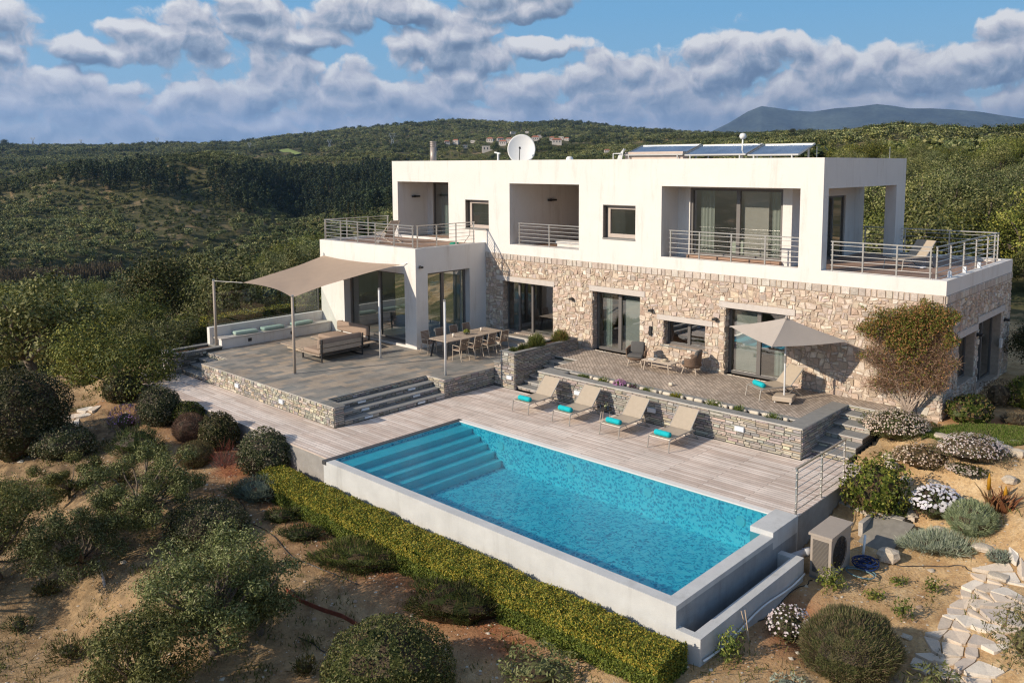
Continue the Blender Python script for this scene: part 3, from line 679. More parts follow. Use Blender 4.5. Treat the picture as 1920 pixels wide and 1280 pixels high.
slabs(g, [(-15.3,-13.2,3.4,9.28),(-13.2,-11.45,3.052,9.28),(-11.45,-3.33,YT-0.02,9.28),(-3.33,-2.30,YT-0.02,2.38),(-3.33,-2.30,6.71,9.28),(-6.96,-2.33,9.281,Y0-0.01)], ZT-0.027, ZT)
g.build('paving', [M_FLAG, M_EDGE], ter)
def stair(parent, axis, lo, hi, noses, zs, back, z0=0.0, pal=GREY, seed=1, mtop=None):
    """steps whose fronts face -Y (axis y) or +X (axis x); noses lowest first"""
    for k, (nz, z) in enumerate(zip(noses, zs)):
        g = Geo(); zb = z0 if k == 0 else zs[k-1]-0.005
        if axis == 'y':
            g.box(lo, hi, nz+0.02, back, zb, z-0.035, 0); stacked(g, frY(lo, nz+0.02, zb), hi-lo, z-0.037-zb, pal, m=1, seed=seed+k)
            g.box(lo+0.002, hi-0.002, nz-0.015, (noses[k+1]+0.03) if k+1 < len(noses) else back-0.002, z-0.034, z, 3, top=2)
        else:
            g.box(back, nz-0.02, lo, hi, zb, z-0.035, 0); stacked(g, frX(nz-0.02, lo, zb), hi-lo, z-0.037-zb, pal, m=1, seed=seed+k)
            g.box((noses[k+1]-0.03) if k+1 < len(noses) else back+0.002, nz+0.015, lo+0.002, hi-0.002, z-0.034, z, 3, top=2)
        g.build('step', [M_SLATEM, M_SLATE, mtop or M_COPE, M_EDGE], parent)
g = Geo(); stacked(g, frX(-3.297, 2.36, 0.53), 4.36, 0.125, GREY, m=0, seed=19); g.build('riser', [M_SLATE], ter)
stair(ter, 'x', 2.352, 6.728, [-2.30,-2.63,-2.96], [0.17,0.345,0.52], -3.298, seed=20)
stair(ter, 'y', -13.19, -11.46, [YT+0.0,2.33,2.69], [0.17,0.345,0.52], 3.048, seed=30)
g = Geo(); g.box(-13.19,-11.46, 3.03,3.05, 0.525,ZT-0.03, 0); stacked(g, frY(-13.19,3.03,0.525), 1.73, 0.13, OCHRE, seed=35); g.build('riser', [M_SLATEM, M_SLATE], ter)
# landing steps up to the garden room door
g = Geo(); g.box(-6.95,-1.97, 12.42,Y0-0.05, ZT+0.002,0.85, 1, top=0); g.box(-6.4,-2.6, 12.95,Y0+0.25, 0.852,1.02, 1, top=0); g.build('landing_step', [M_FLAG, M_EDGE], ter)
# step lights on the terrace
def step_light(parent, px, py, y, w=0.26, h=0.14, ax='y'):
    p = PX(px, py, ax, y); g = Geo()
    if ax == 'y': g.box(p[0]-w/2, p[0]+w/2, y-0.085, y-0.0, p[2]-h/2, p[2]+h/2)
    else: g.box(y+0.0, y+0.07, p[1]-w/2, p[1]+w/2, p[2]-h/2, p[2]+h/2)
    return g.build('step_light', M_LAMP, parent)
for px, py in ((447,722),(530,752)): step_light(ter, px, py, YT)
for k, (x, z) in enumerate(((-2.29,0.085),(-2.62,0.262),(-2.95,0.435))):
    for y in (3.3+0.1*k, 5.6+0.05*k):
        g = Geo(); g.box(x-0.02, x+0.022, y-0.16, y+0.16, z-0.035, z+0.035); g.build('step_light', M_LAMP, ter)
# planter box by the left steps
lp = thing('corner_planter', (-13.8,2.6,0), 'low grey stone planter at the far left corner of the slate terrace', 'planter')
g = Geo(); g.csg([(1,-14.3,-13.22,1.70,3.75,-0.5,0.80,0),(-1,-14.1,-13.42,1.9,3.55,0.6,0.80)]); stacked(g, frY(-14.3,1.70,0), 1.08, 0.79, GREY, seed=41); stacked(g, frX(-13.22,1.70,0), 1.35, 0.79, GREY, seed=42); g.build('stacked_wall', [M_SLATEM, M_SLATE], lp)
g = Geo(); g.csg([(1,-14.33,-13.19,1.67,3.78,0.803,0.84,0),(-1,-14.1,-13.42,1.9,3.55,0.803,0.84)]); g.build('coping', M_COPE, lp)
g = Geo(); g.box(-14.1,-13.42,1.9,3.55,0.601,0.74); g.build('soil', mat('soil', (0.16,0.09,0.055), 0.95, 0.25, 8, bump=0.8), lp)
g = Geo(); n0 = None
rr = random.Random(4)
for k in range(9):
    a = -14.62+0.045*k; pts = [(a+rr.uniform(-.03,.03), 1.8+rr.uniform(-.1,.1), z) for z in (0.02,0.25,0.45,0.62,0.8)]
    g.tube(pts, [0.08,0.07,0.075,0.05,0.03], 7)
tag(g.build('folded_parasol_cover', mat('white_cloth', (0.72,0.72,0.74), 0.9), None, True), 'white crumpled cloth bag leaning on the far left stone planter', 'bag')

# ------------------------------------------------------------------ patio in front of the stone facade
pat = thing('stone_patio', (5, 9.29, 0), 'raised sett paved patio with stacked slate wall and flower trough along the stone facade', 'patio')
YP = 9.29
ops = [(1, 0.03,10.25, YP,Y0, -0.6,ZP-0.04), (1, 10.25,11.42, 12.60,Y0, -0.6,ZP-0.04), (1, -1.2,0.03, 11.60,Y0, -0.6,ZP-0.04), (-1, 0.95,9.75, YP+0.36,YP+0.66, 0.6,ZP-0.04)]
g = Geo(); g.csg([o+(0,) for o in ops])
stacked(g, frY(0.03, YP, 0), 10.22, ZP-0.04, GREY+OCHRE[:2]+[(0.46,0.44,0.39)], seed=51, hmin=0.045, hmax=0.105, lmin=0.14, lmax=0.5)
stacked(g, frX(10.25, YP, 0), 12.6-YP, ZP-0.04, GREY, seed=52); stacked(g, frXn(0.03, 11.6, 0), 11.6-YP, ZP-0.04, GREY, seed=53)
stacked(g, frX(11.42, 12.60, 0), 0.85, ZP-0.04, GREY, seed=54)
g.build('stacked_wall', [M_SLATEM, M_SLATE], pat)
g = Geo(); g.box(0.0,10.28, YP-0.03,YP+0.36, ZP-0.037,ZP+0.004, 1, top=0); g.box(0.0,0.95, YP+0.362,YP+0.66, ZP-0.037,ZP+0.004, 1, top=0); g.box(9.75,10.28, YP+0.362,12.6, ZP-0.037,ZP+0.004, 1, top=0); g.box(0.95,9.75,YP+0.66,YP+0.90,ZP-0.037,ZP+0.004,1,top=0); g.build('coping', [M_COPE, M_EDGE], pat)
g = Geo(); slabs(g, [(0.0,9.749,YP+0.902,Y0-0.05),(9.75,10.28,12.602,Y0-0.05),(10.28,11.45,12.58,Y0-0.05),(-1.2,-0.002,11.6,Y0-0.05)], ZP-0.037, ZP); 
for a, b in ((-0.75,1.62),(5.35,7.74)): g.box(a+0.02, b-0.02, Y0-0.05, Y0+0.30, 0.90, 0.935, 1, top=0)
g.build('paving', [M_COBB, M_EDGE], pat)
g = Geo(); g.box(0.95,9.75,YP+0.36,YP+0.66,0.6,0.84); g.build('soil', mat('soil'), pat)
rr = random.Random(9); g = Geo(); x = 1.6
while x < 9.6:
    l = rr.uniform(0.12, 0.45); yy = YP+0.60+rr.uniform(-.02,.02); g.rbox(x+l/2, yy, 0.90+rr.uniform(-.01,.02), l, 0.13, 0.12, 0.05, seg=2); x += l+rr.uniform(0.02,0.12)
g.build('edging_stone', mat('pale_limestone', (0.68,0.60,0.48), 0.85, 0.12, 8, 0.1, 50, 0.5, 40), pat, True)
stair(pat, 'y', 10.252, 11.38, [9.95,10.45,10.95,11.5,12.05], [0.155,0.31,0.465,0.62,0.775], 12.598, pal=GREY+OCHRE, seed=60)
g = Geo(); g.box(10.252,11.38,12.57,12.60,0.78,ZP-0.04); stacked(g, frY(10.252,12.57,0.78), 1.12, 0.11, OCHRE, seed=66); g.build('riser', [M_SLATEM, M_SLATE], pat)
stair(pat, 'y', -1.16, 0.0, [9.40,9.78,10.14,10.5,10.86,11.22], [0.133,0.266,0.40,0.53,0.665,0.80], 11.598, seed=70)
for px, py in ((1085,736),(1223,768),(1388,803)): step_light(pat, px, py, YP, 0.30, 0.14)
# tall planter between terrace and patio
pl = thing('tall_planter', (-1.6, 9.1, 0), 'tall slate planter box with rosemary between the dining terrace and the patio', 'planter')
g = Geo(); g.csg([(1,-1.93,-1.2,YP-0.02,Y0-0.4,-0.4,1.38,0),(-1,-1.78,-1.36,YP+0.14,Y0-0.55,1.1,1.38),(1,-2.33,-1.93,YP+0.03,YP+0.6,-0.4,0.90,0)])
stacked(g, frY(-1.93,YP-0.02,0), 0.73, 1.37, GREY+OCHRE[:1], seed=81); stacked(g, frX(-1.2,YP-0.02,0), Y0-0.4-YP, 1.37, GREY, seed=82, hmin=0.035, hmax=0.07); stacked(g, frY(-2.33,YP+0.03,0), 0.40, 0.89, GREY+OCHRE, seed=83)
g.build('stacked_wall', [M_SLATEM, M_SLATE], pl)
g = Geo(); g.csg([(1,-1.96,-1.17,YP-0.05,Y0-0.4,1.383,1.42,0),(-1,-1.78,-1.36,YP+0.14,Y0-0.55,1.383,1.42)]); g.box(-2.35,-1.97,YP+0.0,YP+0.6,0.903,0.94); g.build('coping', M_COPE, pl)
g = Geo(); g.box(-1.779,-1.361,YP+0.141,Y0-0.551,1.101,1.34); g.build('soil', mat('soil'), pl)
step_light(pl, 957, 707, YP-0.02, 0.26, 0.13)

# ------------------------------------------------------------------ deck
g = Geo()
for a, b, c_, d_ in ((-14.55,-0.06,0.18,YT-0.02),(-14.55,-14.32,YT-0.02,3.6),(-2.28,-0.06,YT-0.02,YP-0.06),(-0.06,11.9,5.40,YP-0.06),(10.29,11.9,YP-0.06,9.93),(-3.28,-2.30,2.4,6.7)):
    if a == -3.28: continue
    g.box(a, b, c_, d_, -0.03, 0.0)
dk = tag(g.build('deck', M_DECK), kind='structure')
g = Geo(); g.box(-14.5,-0.05, 0.20,0.32, -1.9,-0.034); g.box(11.72,11.88, 5.35,10.2, -1.6,-0.034); g.box(-14.5,-14.38,0.33,3.6,-1.5,-0.034); g.box(11.3,11.72,9.95,10.2,-1.6,-0.034)
tag(g.build('deck_wall', mat('grey_plinth', (0.33,0.31,0.29), 0.9, 0.18, 3, 0.1, 40, 0.5, 40)), 'grey retaining wall under the edge of the timber deck', 'wall')
fence = railing(None, 'deck_railing', [(11.84,5.50),(11.84,8.50)], 0.0, 1.18, 1.5, off=0.35)
tag(fence, 'short steel wire railing on the right edge of the pool deck above the heat pump', 'railing')

# ------------------------------------------------------------------ pool
M_POOLT = bpy.data.materials.new('painted_caustics'); M_POOLT.use_nodes = True
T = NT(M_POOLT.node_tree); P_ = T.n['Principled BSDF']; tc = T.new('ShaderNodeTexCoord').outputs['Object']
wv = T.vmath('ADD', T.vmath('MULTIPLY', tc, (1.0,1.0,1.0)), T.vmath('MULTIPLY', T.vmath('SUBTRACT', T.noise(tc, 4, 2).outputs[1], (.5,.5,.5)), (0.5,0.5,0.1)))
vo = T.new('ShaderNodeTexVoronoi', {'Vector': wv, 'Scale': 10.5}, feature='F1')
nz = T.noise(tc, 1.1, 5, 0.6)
cc = T.ramp(vo.outputs[0], [(0.10,(0.02,0.33,0.50)),(0.34,(0.08,0.60,0.74)),(0.50,(0.45,0.92,0.95)),(0.64,(1.0,1.0,1.0))])  # water caustics painted into the lining colour as light and dark blotches
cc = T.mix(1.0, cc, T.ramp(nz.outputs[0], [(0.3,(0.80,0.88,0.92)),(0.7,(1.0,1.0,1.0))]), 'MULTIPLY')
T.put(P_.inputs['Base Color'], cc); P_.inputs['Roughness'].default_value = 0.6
M_POOLS = mat('pool_plaster', (0.86,0.90,0.90), 0.6, 0.08, 3, 0.05, 30)
XI0, XI1, YI0, YI1 = 0.14, 11.70, 0.28, 5.22; DP = -1.12
pool = thing('swimming_pool', (6, 2.6, -1.0), 'long rectangular infinity pool with pale concrete walls beside the timber deck', 'swimming pool')
g = Geo()
ops = [(1, 0.0,12.0, 0.0,5.34, -1.9,-0.005), (-1, XI0,XI1, YI0,YI1, DP,-0.005), (1, 11.97,12.0,0.03,5.3,-1.9,-0.12,1),(1, 11.42,12.0,4.05,5.34,-0.3,0.11),
       (1, 12.0,12.55, 0.0,4.50, -1.9,-0.47), (-1, 12.0,12.33, 0.16,4.30, -1.35,-0.47)]
g.csg([o if len(o) > 7 else o+(0,) for o in ops])
g.build('concrete_wall', [M_CONC, M_CONCD], pool)
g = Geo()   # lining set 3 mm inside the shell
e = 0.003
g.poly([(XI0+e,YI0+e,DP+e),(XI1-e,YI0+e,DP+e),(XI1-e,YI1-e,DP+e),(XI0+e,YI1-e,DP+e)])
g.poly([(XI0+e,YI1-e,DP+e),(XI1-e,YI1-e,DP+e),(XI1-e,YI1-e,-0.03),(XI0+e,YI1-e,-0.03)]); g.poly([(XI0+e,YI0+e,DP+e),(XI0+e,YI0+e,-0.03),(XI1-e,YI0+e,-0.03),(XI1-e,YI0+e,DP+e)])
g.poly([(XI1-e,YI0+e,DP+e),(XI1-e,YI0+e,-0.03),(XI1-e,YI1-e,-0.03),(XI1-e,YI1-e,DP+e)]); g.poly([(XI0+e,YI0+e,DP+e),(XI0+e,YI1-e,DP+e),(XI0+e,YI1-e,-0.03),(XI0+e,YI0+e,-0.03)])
g.build('caustic_lining', M_POOLT, pool)
for k, (xn, z) in enumerate(((0.75,-0.12),(1.12,-0.30),(1.46,-0.48),(1.80,-0.66),(2.10,-0.88))):
    g = Geo(); x0 = XI0+0.006 if k == 0 else (0.75,1.12,1.46,1.80)[k-1]
    g.box(x0 if k == 0 else x0+0.002, xn, YI0+0.006, YI1-0.006, DP+0.006, z); g.build('underwater_step', M_POOLS, pool)
g = Geo(); g.box(-0.05,0.13, -0.02,5.36, -0.10,0.012); g.build('black_trim', mat('dark_trim', (0.07,0.07,0.075), 0.4), pool)
g = Geo(); g.box(0.13,11.42, 5.20,5.40, -0.05,0.006); g.build('coping', mat('white_stone_coping', (0.80,0.77,0.73), 0.7, 0.05, 6), pool)
for px, py in ((919,820),(1051,860),(1197,905),(1371,959),(1412,963)):
    p = PX(px, py, 'z', -0.02); x = p[0]; g = Geo()
    m4 = Matrix.Translation((x, 5.214, -0.42)) @ Matrix.Rotation(R(90), 4, 'X')
    n = 20; rr_ = 0.13
    a = g.verts([m4 @ Vector((rr_*math.cos(2*math.pi*k/n), rr_*math.sin(2*math.pi*k/n), 0.03)) for k in range(n)]); g.face([a+k for k in range(n)])
    b = g.verts([m4 @ Vector((rr_*1.1*math.cos(2*math.pi*k/n), rr_*1.1*math.sin(2*math.pi*k/n), 0.0)) for k in range(n)])
    for k in range(n): g.face((b+k, b+(k+1) % n, a+(k+1) % n, a+k))
    g.build('pool_light', mat('white_plastic', (0.85,0.88,0.88), 0.4), pool)
# white overflow pipe along the trough wall, grey pipe to the heat pump
g = Geo(); pts = [(12.60, 0.05+4.4*t, -0.80-0.06*math.sin(t*9)-0.10*(1-t)) for t in np.linspace(0, 1, 20)]; g.tube(pts, 0.022, 6); tag(g.build('white_hose', mat('white_plastic'), None, True), 'white hose clipped along the outer wall of the overflow trough', 'hose')
g = Geo(); g.tube([(12.15,4.52,-0.62),(12.42,5.05,-0.55)], 0.085, 14); g.tube([(12.36,4.93,-0.56),(12.44,5.09,-0.548)], 0.10, 14); tag(g.build('drain_pipe', mat('grey_pvc', (0.45,0.45,0.46), 0.5), None, True), 'fat grey pipe running from the overflow trough to the heat pump', 'pipe')

# water
def watermat(name, tint, bump, refl_rough=0.02, bs=3.2):
    m = bpy.data.materials.new(name); m.use_nodes = True; T = NT(m.node_tree); T.n.clear()
    out = T.new('ShaderNodeOutputMaterial'); tc = T.new('ShaderNodeTexCoord').outputs['Object']
    w1 = T.noise(T.vmath('MULTIPLY', tc, (1,1,1)), bs, 5, 0.6, 0.4); w2 = T.noise(tc, bs*4, 3, 0.5)
    hh = T.math('ADD', w1.outputs[0], T.math('MULTIPLY', w2.outputs[0], 0.3))
    b = T.new('ShaderNodeBump', {'Height': hh, 'Strength': bump, 'Distance': 0.12})
    tr = T.new('ShaderNodeBsdfTransparent', {0: c4(tint)}); gl = T.new('ShaderNodeBsdfGlossy', {0: (1,1,1,1), 'Roughness': refl_rough}); T.put(gl.inputs['Normal'], b.outputs[0])
    fr = T.new('ShaderNodeFresnel', {0: 1.33}); T.put(fr.inputs[1], b.outputs[0])
    mx = T.new('ShaderNodeMixShader', {0: T.math('MULTIPLY', fr.outputs[0], 0.6, clamp=True)}); T.put(mx.inputs[1], tr.outputs[0]); T.put(mx.inputs[2], gl.outputs[0]); T.put(out.inputs[0], mx.outputs[0]); return m
g = Geo(); g.poly([(XI0,YI0,-0.022),(XI1,YI0,-0.022),(XI1,YI1,-0.022),(XI0,YI1,-0.022)])
tag(g.build('water', watermat('pool_water', (0.21,0.84,0.95), 0.16)), kind='structure')
g = Geo(); g.poly([(12.0,0.16,-1.0),(12.33,0.16,-1.0),(12.33,4.30,-1.0),(12.0,4.30,-1.0)])
tag(g.build('water', watermat('trough_water', (0.25,0.40,0.50), 0.03)), kind='structure')
# ------------------------------------------------------------------ terrain
def fade(t): return t*t*(3-2*t)
def vnoise(x, y, seed=0):
    x = np.asarray(x, float); y = np.asarray(y, float); xi = np.floor(x).astype(np.int64); yi = np.floor(y).astype(np.int64); xf = fade(x-xi); yf = fade(y-yi)
    def hsh(a, b):
        n = (a*374761393 + b*668265263 + seed*1442695041) & 0x7fffffff; n = ((n ^ (n >> 13))*1274126177) & 0x7fffffff
        return ((n ^ (n >> 16)) & 0xffff)/65535.0
    return (hsh(xi,yi)*(1-xf)+hsh(xi+1,yi)*xf)*(1-yf)+(hsh(xi,yi+1)*(1-xf)+hsh(xi+1,yi+1)*xf)*yf
def fbm(x, y, oct_=4, seed=0):
    v = 0; a = 0.5; t = 0
    for o in range(oct_): v = v+a*(vnoise(x*2**o, y*2**o, seed+o)-0.5); t += a; a *= 0.5
    return v/t*2
# near ground: measured heights round the house
NEAR = np.array([(-3,-1.2,-1.0),(1,-1.3,-1.25),(5,-1.3,-1.35),(9,-1.2,-1.30),(12,-1.0,-1.15),(12.9,-0.4,-0.95),(13.2,1.5,-1.0),(12,-3,-1.75),(6,-4,-1.85),(0,-4,-1.6),(-5,-2.5,-1.0),(-5,-0.5,-0.7),
    (-9,-0.5,-0.55),(-13,0,-0.40),(-10,-3,-1.15),(-15,-2,-0.95),(-16.5,2,-0.30),(-17,6,-0.35),(-17,10,-0.5),(-20,0,-1.3),(-22,6,-1.5),(-25,-5,-3.2),(-15,-7,-2.6),(-8,-7,-2.4),(0,-8,-2.7),(8,-8,-2.6),
    (15,-6,-2.3),(20,-4,-2.1),(16,0,-1.6),(20,2,-1.3),(14,2.5,-1.3),(13.2,4.8,-1.0),(14.8,5.5,-1.0),(13.8,7.6,-0.85),(17,6,-0.7),(20,8,-0.2),(14.6,9.0,-0.35),(16.5,9.5,0.15),
    (12.6,9.5,-0.35),(12.2,11.0,0.15),(12.9,12.2,0.55),(13.4,13.5,0.74),(16,12.2,0.74),(14.5,11.6,0.66),(18.5,12.5,0.70),(14.5,17,0.80),(18,17,0.85),(14.5,21.5,0.85),(22,16,0.9),(18,26,1.0),(8,25,0.9),(0,25,0.6),(-8,24,0.1),(-16,18,-1.2),(-24,16,-4.0),(-30,5,-4.4),
    (-32,-8,-6),(-20,-14,-5.4),(-5,-16,-5.0),(8,-16,-4.8),(20,-14,-4.6),(30,-8,-4.0),(30,5,-1.2),(32,20,0.8),(24,32,1.3),(5,36,0.8),(-14,34,-1.5),(-34,26,-6.5),(-42,10,-8)], float)
def near_z(x, y):
    x = np.asarray(x, float); y = np.asarray(y, float); num = np.zeros_like(x); den = np.zeros_like(x)
    for (a, b, z) in NEAR:
        w = 1.0/((x-a)**2+(y-b)**2+0.35)**2.0; num = num+w*z; den = den+w
    return num/den
# far land: heights given by where the ground stands in view, column by column
DIST = [45,70,100,150,220,320,450,600,800,900,1000,1150,1300,1700,2300,3000,4500,9000]
COLS = {
 -1400:[690,640,600,560,520,490,460,430,400,385,370,355,345,335,320,310,312,316],
 -300:[715,660,622,595,575,560,530,490,430,400,370,350,338,322,300,280,290,305],
 0:   [720,665,628,600,580,560,532,485,405,375,352,342,336,320,292,272,284,305],
 200: [712,662,624,596,572,552,528,468,368,316,308,312,318,310,288,271,284,305],
 320: [705,655,616,586,560,538,512,452,350,306,296,303,314,304,285,269,283,305],
 430: [690,648,604,572,545,520,492,450,375,322,302,304,312,300,280,266,282,305],
 550: [660,600,555,520,498,478,458,448,425,395,350,322,308,298,272,252,270,305],
 650: [620,560,515,478,455,442,432,424,402,372,340,316,303,292,262,241,262,305],
 760: [600,530,490,455,436,424,415,405,385,360,332,310,300,288,256,231,255,305],
 860: [590,510,470,440,420,405,390,372,350,335,320,304,295,280,254,223,250,305],
 1000:[580,490,450,420,400,380,360,345,330,318,306,294,286,270,252,229,252,305],
 1050:[580,485,445,415,392,372,352,338,322,312,302,290,280,266,250,226,252,305],
 1200:[580,480,435,400,370,345,330,318,305,298,292,282,274,262,252,240,256,305],
 1330:[578,475,425,380,345,325,310,298,286,281,276,270,266,260,254,249,262,305],
 1500:[576,470,412,350,318,302,288,274,263,261,260,259,258,257,254,252,262,305],
 1700:[572,462,398,336,300,276,256,247,250,252,254,256,256,256,255,254,264,305],
 1920:[566,455,390,332,297,270,249,241,248,252,255,258,258,258,258,258,266,305],
 2300:[560,450,385,325,290,262,246,240,250,255,258,260,262,265,268,272,280,305],
 3400:[600,500,430,380,345,320,300,290,290,290,290,292,294,296,300,305,308,310]}
def px_azr(px):
    r = ray(px, 310.0); return math.atan2(r[0]*math.cos(YAW)+r[1]*math.sin(YAW), -r[0]*math.sin(YAW)+r[1]*math.cos(YAW))
CPX = sorted(COLS); CAZ = np.array([px_azr(p) for p in CPX])
TZ = np.zeros((len(CPX), len(DIST)))
def crowns(dd): return 4.6*F_PX/dd*(2.3 if dd > 2400 else 1.6 if dd > 1400 else 1.0)*0.85 if dd >= 300 else 0.0
for i, p in enumerate(CPX):
    for j, (dd, py) in enumerate(zip(DIST, COLS[p])):
        r = ray(p, py+crowns(dd)*(1.75 if 1500 <= p < 3000 and dd < 1000 else 1.0)); TZ[i,j] = CAM[2]+dd*r[2]/math.hypot(r[0], r[1])
# beyond the frame, behind the camera: the slope runs down to a valley and a far hill (seen only in the glass)
BACK = np.array([-4,-9,-16,-28,-42,-55,-60,-45,-10,8,20,35,40,40,45,50,40,0], float)
LOGD = np.log(np.array(DIST, float))
def smooth_interp(t, xp, fp):
    """piecewise interpolation with eased slopes"""
    i = np.clip(np.searchsorted(xp, t)-1, 0, len(xp)-2); u = np.clip((t-xp[i])/(xp[i+1]-xp[i]), 0, 1)
    return i, u
def far_z(x, y):
    dx, dy = np.asarray(x)-CAM[0], np.asarray(y)-CAM[1]; d = np.hypot(dx, dy)+1e-6
    a = np.arctan2(dx*math.cos(YAW)+dy*math.sin(YAW), -dx*math.sin(YAW)+dy*math.cos(YAW))
    ia, ua = smooth_interp(a, CAZ, None); jd, ud = smooth_interp(np.log(d), LOGD, None)
    ua = fade(ua)*0.5+ua*0.5
    z = (TZ[ia,jd]*(1-ua)+TZ[ia+1,jd]*ua)*(1-ud)+(TZ[ia,jd+1]*(1-ua)+TZ[ia+1,jd+1]*ua)*ud
    zb = BACK[jd]*(1-ud)+BACK[jd+1]*ud
    over = np.clip(np.maximum(CAZ[0]-a, a-CAZ[-1])/0.5, 0, 1); over = fade(over)
    z = z*(1-over)+zb*over
    amp = np.clip((d-60)/400, 0, 1)
    z = z+amp*(fbm(x/70, y/70, 3, 3)*2.6)*np.clip(d/900, 0.25, 2.0)
    fold = np.abs(fbm(x/260+3.1, y/260, 3, 17)); z = z-(0.22-np.minimum(fold*1.6, 0.40))*np.clip((d-260)/300, 0, 1)*np.clip((2600-d)/1000, 0, 1)*46*np.clip(1-over, 0, 1)
    return z
def gz(x, y):
    x = np.asarray(x, float); y = np.asarray(y, float)
    d = np.hypot(x-CAM[0], y-CAM[1]); w = fade(np.clip((d-42)/30, 0, 1))
    z = near_z(x, y)*(1-w)+far_z(x, y)*w
    z = z+(fbm(x/3.1, y/3.1, 3, 9)*0.10+fbm(x/0.5, y/0.5, 2, 5)*0.02)*(1-w)
    # the ground drops below everything that is built
    def inside(x0, x1, y0, y1): return np.clip(np.minimum(np.minimum(x-x0, x1-x), np.minimum(y-y0, y1-y))/0.25, 0, 1)
    k = np.maximum.reduce([inside(-14.5,11.85,0.25,9.95), inside(-14.5,11.42,9.5,13.6), inside(-0.1,12.4,0.05,5.3), inside(-13.9,12.7,13.4,21.3), inside(-15.4,-6.8,3.5,13.5)])
    return z*(1-k)+np.minimum(z, -1.75)*k
TSTEP = np.concatenate([np.arange(6, 60, 0.4), 60*np.exp(np.arange(0, math.log(4200/60), 0.012))])
def g1(x, y): return float(gz(np.array([x]), np.array([y]))[0])
def hit(px, py, tmax=4000):
    """where the sight line through a photo pixel meets the ground"""
    r = ray(px, py); r = r/np.linalg.norm(r); T_ = TSTEP
    for _ in range(3):
        P = CAM+T_[:,None]*r; below = np.nonzero(P[:,2] < gz(P[:,0], P[:,1]))[0]
        if len(below) == 0: return None
        i = max(1, int(below[0])); T_ = np.linspace(T_[i-1], T_[i], 14)
    q = CAM+r*T_[-1] if i is None else CAM+r*T_[min(i, 13)]
    return np.array([q[0], q[1], g1(q[0], q[1])])
NA, NR = 900, 430
ang = np.concatenate([np.linspace(-0.66, 0.66, 700, endpoint=False), np.linspace(0.66, 2*math.pi-0.66, 200, endpoint=False)])
rad = np.concatenate([np.linspace(4, 60, 210, endpoint=False), 60*np.exp(np.linspace(0, math.log(12000/60), NR-210))])
AA, RR = np.meshgrid(ang, rad, indexing='ij')
wx = np.sin(AA); wy = np.cos(AA)
GX = CAM[0]+RR*(wx*math.cos(YAW)-wy*math.sin(YAW)); GY = CAM[1]+RR*(wx*math.sin(YAW)+wy*math.cos(YAW))
GZ = gz(GX.ravel(), GY.ravel()).reshape(GX.shape)
far_drop = np.clip((RR-4500)/7500, 0, 1); GZ = GZ*(1-far_drop)+(-150)*far_drop
co = np.stack([GX, GY, GZ], -1).reshape(-1, 3)
co = np.vstack([co, [[CAM[0], CAM[1], g1(CAM[0], CAM[1])]]])
idx = np.arange(NA*NR).reshape(NA, NR); nxt = np.roll(idx, -1, axis=0)
quads = np.stack([idx[:,:-1], idx[:,1:], nxt[:,1:], nxt[:,:-1]], -1).reshape(-1, 4)[:, ::-1]
tris = np.stack([idx[:,0], nxt[:,0], np.full(NA, NA*NR)], -1)
def np_mesh(name, co, polys, cols=None, cdom='POINT', smooth=False):
    me = bpy.data.meshes.new(name); me.vertices.add(len(co)); me.vertices.foreach_set('co', np.asarray(co, np.float32).ravel())
    loops = np.concatenate([np.asarray(p, np.int32).ravel() for p in polys]); sizes = np.concatenate([np.full(len(p), p.shape[1], np.int32) for p in polys])
    me.loops.add(len(loops)); me.loops.foreach_set('vertex_index', loops)
    me.polygons.add(len(sizes)); st = np.concatenate([[0], np.cumsum(sizes)[:-1]]).astype(np.int32)
    me.polygons.foreach_set('loop_start', st); me.polygons.foreach_set('loop_total', sizes)
    if smooth: me.polygons.foreach_set('use_smooth', np.ones(len(sizes), bool))
    me.update(calc_edges=True)
    if cols is not None:
        ca = me.attributes.new('Col', 'FLOAT_COLOR', cdom); c = np.ones((len(cols), 4), np.float32); c[:, :3] = cols; ca.data.foreach_set('color', c.ravel())
    return me
# what covers the soil, by place: R = dry garden gravel, lowered where tree shade and litter are painted in, G = green ground cover, B = red earth
dcam = np.hypot(co[:,0]-CAM[0], co[:,1]-CAM[1])
wfar = np.clip((dcam-34)/16, 0, 1)
nA = fbm(co[:,0]/5, co[:,1]/5, 3, 21); nB = fbm(co[:,0]/1.7, co[:,1]/1.7, 3, 31)
grn = np.clip(0.25*(1-wfar)+wfar*0.9+nA*0.5-0.15, 0, 1)*np.clip(wfar+0.0+np.clip(nA*1.2-0.35, 0, 0.5), 0, 1)
redz = np.exp(-((co[:,1]+1.6)/0.8)**2)*(co[:,0] > -4)*(co[:,0] < 11)+np.exp(-(((co[:,0]+5)/4.5)**2+((co[:,1]+0.6)/0.9)**2))*1.1+np.exp(-(((co[:,0]+11)/3.0)**2+((co[:,1]+1.5)/1.2)**2))
redz += np.exp(-(((co[:,0]-13.2)/0.7)**2+((co[:,1]-3.0)/1.6)**2))*1.2+np.exp(-(((co[:,0]-15.5)/3.2)**2+((co[:,1]-14.3)/1.0)**2))*1.2
redz = np.clip(redz*(0.75+nB*0.9), 0, 1)
tone = np.clip(1.0-0.45*np.exp(-((co[:,0]+2-co[:,1]*0.3)/13)**2)*(co[:,1] < -1.5)*(co[:,0] < 9)-0.25*(co[:,0] < -4), 0.45, 1)  # left slope darkened: tree shade put into the soil colour, along with litter
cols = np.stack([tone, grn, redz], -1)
M_GROUND = bpy.data.materials.new('dry_garden_soil'); M_GROUND.use_nodes = True
T = NT(M_GROUND.node_tree); P_ = T.n['Principled BSDF']; tc = T.new('ShaderNodeTexCoord').outputs['Object']
